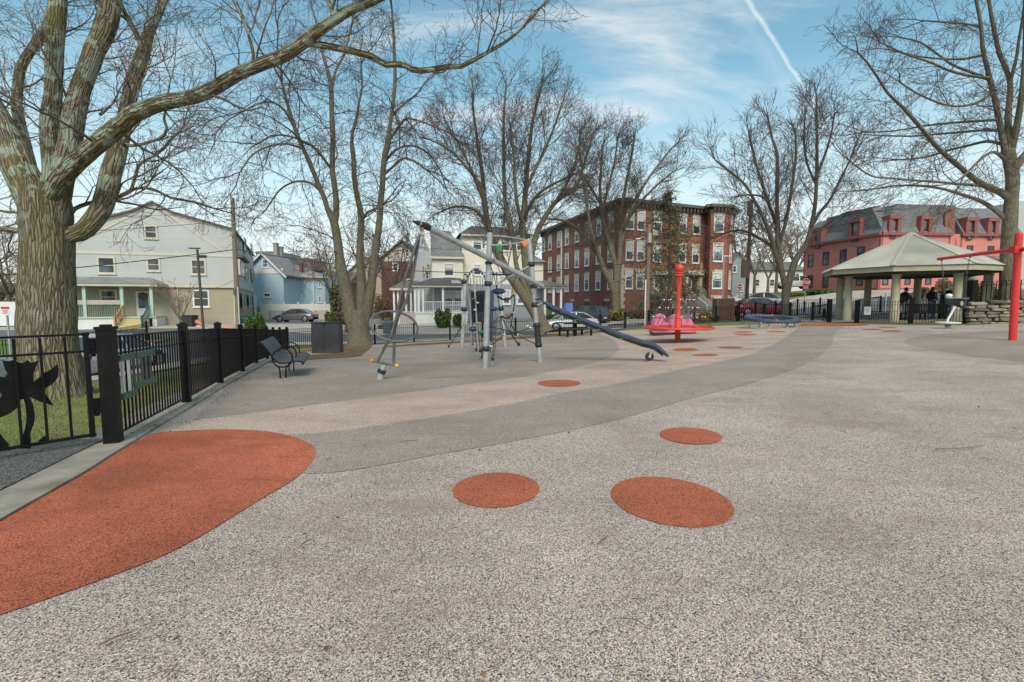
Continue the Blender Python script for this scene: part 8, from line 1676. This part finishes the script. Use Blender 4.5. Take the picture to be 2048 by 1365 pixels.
wire('upper thin wire from the left edge to the weathered pole', wa(-60, 468, 33), wa(474, 440, 38), .25, .018)
wire('upper thin wire sagging between the two wooden poles', wa(474, 440, 38), wa(1294, 476, 39), 1.6, .016)
wire('top wire leaving the weathered pole tip towards the left', wa(-60, 436, 36), wa(472, 426, 38), .1, .012)
wire('wire from the street light pole towards the brown pole', wa(1294, 478, 39), wa(1494, 440, 44), .5, .015)
wire('wire from the brown pole across the red building', wa(1496, 452, 44), wa(2200, 506, 38), 1.2, .016)
wire('service wire from the weathered pole to the porch roof', wa(476, 556, 38), wa(330, 574, 40), .7, .014)
wire('thin wire sagging before the brick wall to the street light pole', wa(1100, 560, 50), wa(1294, 540, 39), 1.0, .016)

# ---- bins, boxes and smaller yard things
def bin_(label, px, Y, w_, h_, m, name='wheelie_bin', rz=0.0):
    q = gat(px, Y); t = thing(name, label, 'bin', tuple(q), 'rubbish bins', rz); m_ = MB(); a, b = w_/2, w_/2*.82; z1 = h_*.9
    m_.add([(-b,-b,.04),(b,-b,.04),(b,b,.04),(-b,b,.04),(-a,-a,z1),(a,-a,z1),(a,a,z1),(-a,a,z1)], [(3,2,1,0),(4,5,6,7),(0,1,5,4),(1,2,6,5),(2,3,7,6),(3,0,4,7)]); m_.build('body', m, t, bevel=.02, local=True)
    m_ = MB(); m_.prism([(-a-.03,-a-.04,z1),(-a-.03,a+.03,z1),(-a-.03,a+.03,z1+.04),(-a-.03,0,h_),(-a-.03,-a-.04,z1+.05)], (2*a+.06,0,0)); m_.build('lid', m, t, bevel=.01, local=True)
    for s_ in (-1,1): m_ = MB(); m_.tube([(s_*b-.03,b,.09),(s_*b+.03,b,.09)], .09, 12); m_.build('wheel', TYRE, t, local=True)
BINB = mat('bin_charcoal', (0.03,0.036,0.036), .6); BINU = mat('bin_slate_blue', (0.10,0.125,0.16), .6); BINT = mat('bin_teal', (0.03,0.10,0.12), .6)
bin_('charcoal wheelie bin beside the ornamental tree at the tan house', 381, 38.6, .85, 1.05, BINB); bin_('slate blue wheelie bin seen through the swing hoop', 776, 38.6, .72, 1.0, BINU)
bin_('black wheelie bin by the brick wall, left one of the pair', 1204, 50, .62, 1.15, BINB); bin_('black wheelie bin by the brick wall, nearer the yard tree', 1216, 49.6, .62, 1.1, BINB); bin_('teal bin behind the fence left of the red carousel', 1306, 38.5, .6, .9, BINT)
q = gat(396, 38.2); bk_ = thing('orange_bucket', 'tipped orange bucket next to the charcoal wheelie bin', 'bucket', (q.x,q.y,q.z)); m_ = MB(); m_.tube([q+Vector((-.1,0,.55)), q+Vector((.42,-.05,.28))], [.17,.13], 16); m_.build('shell', mat('orange_bucket_plastic',(0.62,0.17,0.06),.5), bk_, smooth=True); m_ = MB(); m_.box(q+Vector((.15,.1,.1)), (.5,.35,.3)); m_.build('crate', mat('pale_crate',(0.5,0.45,0.4),.7), bk_)
q = gat(448, 37.4); kk = thing('overturned_rowboat', 'salmon pink overturned hull lying behind the fence by the tan house', 'boat', tuple(q)); m_ = MB(); m_.ball(q+Vector((0,0,.12)), .42, 24, 10, (2.1,.6,.5)); m_.build('hull', mat('salmon_hull',(0.50,0.22,0.15),.5), kk, smooth=True); m_ = MB(); m_.box(q+Vector((0,0,.10)), (1.5,.06,.04)); m_.build('gunwale', TRIM, kk)
q = gat(1137, 46); tp_ = thing('tarp_covered_pile', 'bright blue tarpaulin draped over a pile behind the white sedan', 'tarpaulin', tuple(q)); mb = MB(); rg_ = random.Random(2); nx = 9; w_ = (X(1150,46)-X(1122,46)); h_ = Zp(606,46)-q.z
for j in range(6):
    for i in range(nx): u_, v_ = i/(nx-1), j/5; mb.v.append((q.x+(u_-.5)*w_, q.y+(v_-.5)*1.6, q.z+max(0,h_*min(1, 4*u_*(1-u_)*1.3)*min(1,4*v_*(1-v_)+.35))+rg_.uniform(-.05,.05)))
for j in range(5):
    for i in range(nx-1): mb.face((j*nx+i, j*nx+i+1, (j+1)*nx+i+1, (j+1)*nx+i))
mb.build('tarp', mat('blue_tarp', (0.02,0.11,0.42), .45, .15, 3), tp_, smooth=False, fix=False); m_ = MB(); m_.box(q+Vector((0,0,.25)), (w_*.8,1.2,.5)); m_.build('pile', WOODB, tp_)
# brown board enclosure
en = thing('board_enclosure', 'brown vertical-board enclosure behind the fence right of the carousel', 'enclosure', cpos(1450, 38.3)); F_ = face_us(Fac(gpt(1433.5, 38), gpt(1466, 38.4))); m_ = MB(); zt_ = F_.px(1450, 597)[1]; zb_ = H(F_.p(1,0).x, 38)-.05; n_ = 11
for i in range(n_): F_.box(m_, F_.len*i/n_+.012, F_.len*(i+1)/n_-.012, zb_+.08, zt_-.1, -.02, .02+(i%2)*.012)
m_.build('front_boards', WOODB, en); m_ = MB(); F_.box(m_, -.05, F_.len+.05, zt_-.1, zt_, -.06, .06); F_.box(m_, -.06, .06, zb_, zt_-.1, -.06, .06); F_.box(m_, F_.len-.06, F_.len+.06, zb_, zt_-.1, -.06, .06); m_.build('frame', mat('lighter_brown_trim', (0.17,0.11,0.075), .8), en)
G_ = face_us(Fac(gpt(1423.5, 41.5), gpt(1433.3, 38))); m_ = MB(); G_.box(m_, 0, G_.len-.07, zb_, zt_-.02, -.05, .0); m_.build('side_boards', mat('lighter_brown_trim', (0,0,0)), en)
# white vinyl fence behind the sedan
vf = thing('white_vinyl_fence', 'white solid vinyl fence between the driveway and the blue house', 'fence', cpos(620, 61)); prev = None
for i, (x, Y) in enumerate([(522,60),(543,60),(570,60.4),(598,60.8),(626,61.2),(652,61.6),(676,62),(700,62.4)]):
    p = gat(x, Y); zt_ = Zp(605, Y); m_ = MB(); m_.box((p.x,p.y,(p.z+zt_)/2-.1), (.16,.16,zt_-p.z+.2)); m_.box((p.x,p.y,zt_+.03), (.2,.2,.06)); m_.build('post', WHT, vf)
    if prev: a, b = prev, p; m_ = MB(); m_.bar((a.x,a.y,(a.z+Zp(607,60.5))/2-.1), (b.x,b.y,(b.z+Zp(607,60.5))/2-.1), .04, Zp(608.5,60.5)-p.z+.1); m_.build('panel', mat('vinyl_cream', (0.66,0.64,0.58), .5, .04, 1), vf)
    prev = p
cf = thing('chain_link_fence', 'low grey chain-link fence in front of the white vinyl fence', 'fence', cpos(620, 58)); pts_ = [gat(x, Y) for x, Y in ((540,57),(566,57.3),(600,57.6),(632,58),(655,58.3))]
for p in pts_: m_ = MB(); m_.tube([p, p+Vector((0,0,1.25))], .04, 8); m_.build('post', GALD, cf)
m_ = MB()
for a, b in zip(pts_[:-1], pts_[1:]):
    m_.tube([a+Vector((0,0,1.2)), b+Vector((0,0,1.2))], .025, 6, caps=False); n_ = 26
    for i in range(n_): u_ = a.lerp(b, i/n_); v_ = a.lerp(b, (i+1)/n_); m_.tube([u_, v_+Vector((0,0,1.2))], .006, 3, caps=False); m_.tube([v_, u_+Vector((0,0,1.2))], .006, 3, caps=False)
m_.build('mesh_and_rail', GALD, cf)
# trellis arbour beyond the cabinet
tq = gat(672, 38.5); tl_ = thing('brown_trellis', 'rusty brown lattice trellis wound with vines, left of the four-stemmed tree', 'trellis', tuple(tq)); m_ = MB(); w_ = (X(694,38.5)-X(654,38.5))/2
for s_ in (-1, 1): m_.box(tq+Vector((s_*w_,0,.75)), (.09,.09,1.6))
m_.box(tq+Vector((0,0,1.5)), (2*w_+.2,.1,.09)); m_.box(tq+Vector((0,0,.95)), (2*w_,.06,.06)); m_.build('frame', mat('rusty_brown_wood', (0.13,0.055,0.04), .8), tl_)
vp = [(tq.x+rs.uniform(-w_,w_), tq.y+rs.normal()*.12, tq.z+rs.uniform(.7,1.75)) for _ in range(500)]; leaves('vines', vp, .10, LF_BRN, tl_, 4, origin=tq, aspect=3)

# ---- people under the gazebo
def remeshed(mb, name, m, parent, vox=.012, sm=2):
    o = mb.build('tmp', m, None); md = o.modifiers.new('r', 'REMESH'); md.mode = 'VOXEL'; md.voxel_size = vox; ms = o.modifiers.new('s', 'SMOOTH'); ms.iterations = sm; ms.factor = .5
    dg = bpy.context.evaluated_depsgraph_get(); me = bpy.data.meshes.new_from_object(o.evaluated_get(dg)); bpy.data.objects.remove(o); me.materials.clear(); me.materials.append(m)
    me.polygons.foreach_set('use_smooth', [True]*len(me.polygons)); q = bpy.data.objects.new(name, me); C.objects.link(q); q.parent = parent; return q
SKIN = mat('skin', (0.46,0.27,0.19), .55, .06, 6)
def person(label, loc, rz, sc, J, top, legs, hair, hat=False, extra=None):
    """J: joint positions in metres for a 1.75 m figure facing +x; y is the figure's left"""
    t = thing('person', label, 'person', loc, rz=rz); t.scale = (sc,)*3; V = Vector
    hd = V(J['head']); f = V(J['face']).normalized(); sd_ = V((0,0,1)).cross(f).normalized(); up = f.cross(sd_)
    b = MB(); b.ball(hd, .1, 20, 14, (.92,.76,1.16)); b.ball(hd+f*.02-up*.05, .078, 16, 10, (.95,.85,1.0)); b.tube([hd-up*.06-f*.01, V(J['neck'])-V((0,0,.03))], [.055,.062], 12)
    b.tube([hd+f*.088+up*.015, hd+f*.112-up*.02, hd+f*.093-up*.035], [.010,.017,.012], 8); b.ball(hd+f*.086-up*.058, .026, 10, 6, (.5,1,.36))
    for s_ in (-1, 1): b.ball(hd+sd_*s_*.082-f*.005, .024, 8, 6, (.6,.4,1.2)); b.ball(hd+f*.088+sd_*s_*.032+up*.022, .012, 8, 6)
    b.tube([V(J['neck']), V(J['chest']), V(J['waist']), V(J['hip'])], [.07,.135,.125,.135], 16); b.tube([V(J['shl']), V(J['neck'])-V((0,0,.05)), V(J['shr'])], [.055,.07,.055], 12)
    for s_ in 'lr':
        b.tube([V(J['sh'+s_]), V(J['el'+s_]), V(J['wr'+s_])], [.052,.041,.028], 12); b.tube([V(J['hip'])+V((0,(.08 if s_=='l' else -.08),0)), V(J['kn'+s_]), V(J['an'+s_])], [.085,.058,.038], 12)
        w_ = V(J['wr'+s_]); hdv = V(J['hd'+s_]).normalized(); hs = V(J['hs'+s_]).normalized(); hn = hdv.cross(hs); b.tube([w_, w_+hdv*.045, w_+hdv*.09], [.028,.036,.034], 10)
        for fi, (o_, ln_) in enumerate(((-.030,.062),(-.010,.072),(.010,.068),(.029,.052))): p0 = w_+hdv*.085+hs*o_; p1 = p0+hdv*ln_*.5+hn*.006; p2 = p1+hdv*ln_*.42+hn*.024; b.tube([p0,p1,p2], [.0100,.0092,.0078], 8)
        tb = w_+hdv*.03-hs*.032; b.tube([tb, tb+hdv*.03-hs*.022+hn*.01, tb+hdv*.058-hs*.028+hn*.02], [.013,.011,.009], 8)
    remeshed(b, 'body', SKIN, t, .0075, 1)
    for s_ in (-1,1): m_ = MB(); m_.ball(hd+f*.093+sd_*s_*.032+up*.024, .0085, 8, 6); m_.build('eye', mat('eye_dark',(0.02,0.015,0.012),.3), t, local=True, smooth=True)
    m_ = MB(); m_.ball(hd+f*.098-up*.058, .02, 8, 5, (.3,1,.28)); m_.build('lips', mat('lips',(0.36,0.14,0.12),.5), t, local=True, smooth=True)
    b = MB(); b.tube([V(J['neck'])-V((0,0,.01)), V(J['chest']), V(J['waist']), V(J['hip'])-V((0,0,.04))], [.095,.185,.175,.175], 18); b.tube([V(J['shl']), V(J['neck'])-V((0,0,.05)), V(J['shr'])], [.078,.10,.078], 12)
    for s_ in 'lr': b.tube([V(J['sh'+s_]), V(J['el'+s_]), V(J['wr'+s_])-V(J['hd'+s_]).normalized()*.0], [.080,.066,.046], 14)
    remeshed(b, 'jacket', top, t, .014, 2)
    b = MB()
    for s_ in 'lr': b.tube([V(J['hip'])+V((0,(.075 if s_=='l' else -.075),.02)), V(J['kn'+s_]), V(J['an'+s_])-V((0,0,.02))], [.118,.082,.070], 14)
    b.tube([V(J['hip'])+V((0,0,.05)), V(J['hip'])-V((0,0,.05))], [.14,.13], 14); remeshed(b, 'trousers', legs, t, .014, 2)
    for s_ in 'lr':
        a_ = V(J['an'+s_]); fx = V((1,0,0)); m_ = MB(); m_.ball(a_+V((.06,0,-.035)), .06, 12, 8, (2.0,.8,.75)); m_.box(a_+V((.06,0,-.075)), (.25,.095,.025)); m_.build('shoe', BLK2, t, local=True, smooth=True)
    h_ = MB(); h_.ball(hd-f*.012+up*.022, .1, 18, 12, (1.0,.88,1.12))
    if hat: pass
    else: h_.ball(hd-f*.05-up*.06, .085, 14, 10, (.8,1.0,1.25)); h_.ball(hd-f*.03-up*.12, .07, 12, 8, (.8,1.2,1.1))
    cut = [p for p in h_.v]; hh = remeshed(h_, 'cap' if hat else 'hair', hair, t, .012, 1)
    me = hh.data; bm = bmesh.new(); bm.from_mesh(me); dl = [v for v in bm.verts if (v.co-hd).dot(f) > .045 and (v.co-hd).dot(up) < .055]; bmesh.ops.delete(bm, geom=dl, context='VERTS'); bm.to_mesh(me); bm.free()
    if extra: extra(t, J)
    return t
J1 = dict(head=(.07,0,1.62), face=(1,.05,-.12), neck=(.02,0,1.47), chest=(.0,0,1.28), waist=(-.02,0,1.08), hip=(-.03,0,.93), shl=(.0,.19,1.41), shr=(.0,-.19,1.41), ell=(.10,.24,1.16), elr=(.12,-.24,1.15), wrl=(.36,.17,1.15), wrr=(.40,-.16,1.13), hdl=(1,-.2,.1), hdr=(1,.2,.05), hsl=(.2,1,0), hsr=(.2,-1,0), knl=(.10,.10,.50), knr=(-.06,-.11,.50), anl=(.10,.11,.09), anr=(-.16,-.11,.09))
BJ = mat('black_padded_jacket', (0.016,0.017,0.020), .6, .2, 8, .4, 20); LG = mat('light_grey_trousers', (0.34,0.33,0.31), .85, .1, 4); HR = mat('dark_cap', (0.018,0.014,0.014), .8); BH = mat('black_hoodie', (0.014,0.015,0.020), .8, .2, 8); JN = mat('washed_blue_jeans', (0.17,0.22,0.31), .85, .15, 6, tint=(0.30,0.34,0.40), tfac=.6); HRB = mat('brown_hair', (0.085,0.045,0.025), .6, .2, 20)
def pack(t, J):
    m_ = MB(); m_.box((-.26,0,1.18), (.20,.32,.46)); m_.build('backpack', BLK2, t, bevel=.05, local=True)
    for s_ in (-1,1): m_ = MB(); m_.tube([(-.18,s_*.12,1.38),(.02,s_*.13,1.49),(.17,s_*.13,1.34),(.10,s_*.13,1.10),(-.15,s_*.13,1.02)], .018, 6); m_.build('strap', BLK, t, local=True)
    m_ = MB(); m_.box((-.30,-.02,.86), (.16,.2,.2)); m_.build('white_bag', mat('white_bag_cloth',(0.55,0.52,0.50),.8), t, bevel=.03, local=True)
def logo(t, J): m_ = MB(); m_.torus((.185,.0,1.27), .045, .008, 14, 5, ax=(Vector((.1,1,0)), Vector((-.1,0,1)))); m_.build('chest_emblem', mat('emblem_tan',(0.42,0.33,0.24),.8), t, local=True)
pq = cpos(1806, 29.6, .02)
person('person in black padded jacket and cap with backpack, reaching forward under the gazebo', pq, R(-8), 1.14, J1, BJ, LG, HR, True, pack)
J2 = dict(head=(.03,0,1.62), face=(.8,-.6,0), neck=(.0,0,1.47), chest=(.0,0,1.28), waist=(-.0,0,1.08), hip=(-.0,0,.93), shl=(.0,.20,1.41), shr=(.0,-.20,1.41), ell=(-.03,.30,1.14), elr=(-.03,-.30,1.14), wrl=(.17,.17,1.04), wrr=(.17,-.15,1.04), hdl=(.3,-1,-.1), hdr=(.3,1,-.1), hsl=(.6,0,1), hsr=(.6,0,1), knl=(.02,.11,.50), knr=(.03,-.11,.50), anl=(-.02,.13,.09), anr=(.0,-.13,.09))
J2['face'] = (.75,.66,0)
person('person in black hoodie with chest emblem and washed jeans under the gazebo', cpos(1861, 29.6, .02), R(-78), 1.13, J2, BH, JN, HRB, False, logo)

# ---- ground litter and grass (uncountable)
def scatter_debris():
    r_ = np.random.RandomState(3); P = []
    for _ in range(150):
        y = 1.6 + 26*r_.rand()**1.6; x = r_.uniform(-.9,1.1)*y; P.append((x, y))
    for _ in range(700): t_ = r_.rand(); i = min(7, int(t_*8)); a, b = fl2[i], fl2[i+1]; f = r_.rand(); P.append((a[0]+(b[0]-a[0])*f+abs(r_.normal())*.35-.1, a[1]+(b[1]-a[1])*f))
    for _ in range(900): i = r_.randint(1, len(far_line)-1); a, b = far_line[i-1], far_line[i]; f = r_.rand(); P.append((a[0]+(b[0]-a[0])*f, a[1]+(b[1]-a[1])*f-abs(r_.normal())*.8))
    P = np.array(P); z = HN(P)+.034; o = leaves('leaf_litter', np.column_stack([P, z]), .018, LF_DEB, None, 5, flat=.85, aspect=1.7); o['kind'] = 'stuff'; tag(o, 'small dry leaf bits scattered over the rubber surface and along the fence line', 'leaf litter')
    wd = Wood(); rg_ = random.Random(9)
    for k in range(60):
        y = 1.7+20*rg_.random()**1.4; x = rg_.uniform(-.9,1.1)*y; z = H(x,y)+.03; a = rg_.random()*6.28; L_ = rg_.uniform(.03,.16); wd.add([(x,y,z),(x+math.cos(a)*L_*.5,y+math.sin(a)*L_*.5,z+.012),(x+math.cos(a+.3)*L_,y+math.sin(a+.3)*L_,z+.004)], [.0025,.003,.0015], 4)
    for (px, py, L_, a) in ((600,1105,.05,1.2),(1195,1100,.06,.8),(800,890,.09,.1),(200,1305,.05,.7),(825,760,.5,.05),(1870,905,.3,0.0),(230,700,.2,.4)): p = G(px, py); z = p.z+.035; wd.add([(p.x,p.y,z),(p.x+math.cos(a)*L_,p.y+math.sin(a)*L_,z+.01),(p.x+math.cos(a)*2*L_,p.y+math.sin(a+.2)*2*L_,z)], [.004,.005,.003], 5)
    o = wd.mesh('twig_litter', mat('twig_litter_wood', (0.16,0.11,0.07), .9), (0,0,0)); o['kind'] = 'stuff'; tag(o, 'thin broken twigs lying about on the playground surface', 'twigs')
scatter_debris()
def grass(name, region, n, h, seed, label):
    r_ = np.random.RandomState(seed); xs = [p[0] for p in region]; ys = [p[1] for p in region]; P = np.column_stack([r_.uniform(min(xs),max(xs),n), r_.uniform(min(ys),max(ys),n)]); ins = np.zeros(n, bool); k = len(region)
    for i in range(k):
        (x1,y1),(x2,y2) = region[i], region[(i+1)%k]; c = ((y1 > P[:,1]) != (y2 > P[:,1])) & (P[:,0] < (x2-x1)*(P[:,1]-y1)/(y2-y1+1e-12)+x1); ins ^= c
    P = P[ins]; cl = (np.sin(P[:,0]*2.3+1)+np.sin(P[:,1]*1.9+P[:,0]*.7)+np.sin(P[:,0]*5.1-P[:,1]*4.3)*.7); P = P[cl+r_.normal(size=len(P))*.7 > -.5]; m = len(P); z = HN(P); a = r_.rand(m)*6.283; hh = h*r_.uniform(.4,1.3,m); w_ = .0045; lean = r_.normal(size=(m,2))*.5*hh[:,None]
    B = np.column_stack([P, z]); d = np.column_stack([np.cos(a)*w_, np.sin(a)*w_, np.zeros(m)]); T_ = B + np.column_stack([lean, hh]); V = np.stack([B-d, B+d, T_], 1).reshape(-1,3)
    me = bpy.data.meshes.new(name); me.vertices.add(3*m); me.vertices.foreach_set('co', V.ravel()); me.loops.add(3*m); me.loops.foreach_set('vertex_index', np.arange(3*m,dtype=np.int32)); me.polygons.add(m); me.polygons.foreach_set('loop_start', np.arange(0,3*m,3,dtype=np.int32)); me.materials.append(LF_GRS); me.update(calc_edges=True)
    o = bpy.data.objects.new(name, me); C.objects.link(o); tag(o, label, 'grass', kind='stuff')
grass('lawn_grass', [(fl2[0][0]-.4, fl2[0][1]+.1), (fl2[1][0]-.25, fl2[1][1]), (fl2[2][0]-.25, fl2[2][1]), (fl2[4][0]-.25, fl2[4][1]), (-12.5, 16), (-11.6, 5), (-9, 4.2), (-6, 4.4)], 90000, .045, 6, 'short patchy lawn grass around the big tree behind the left fence')
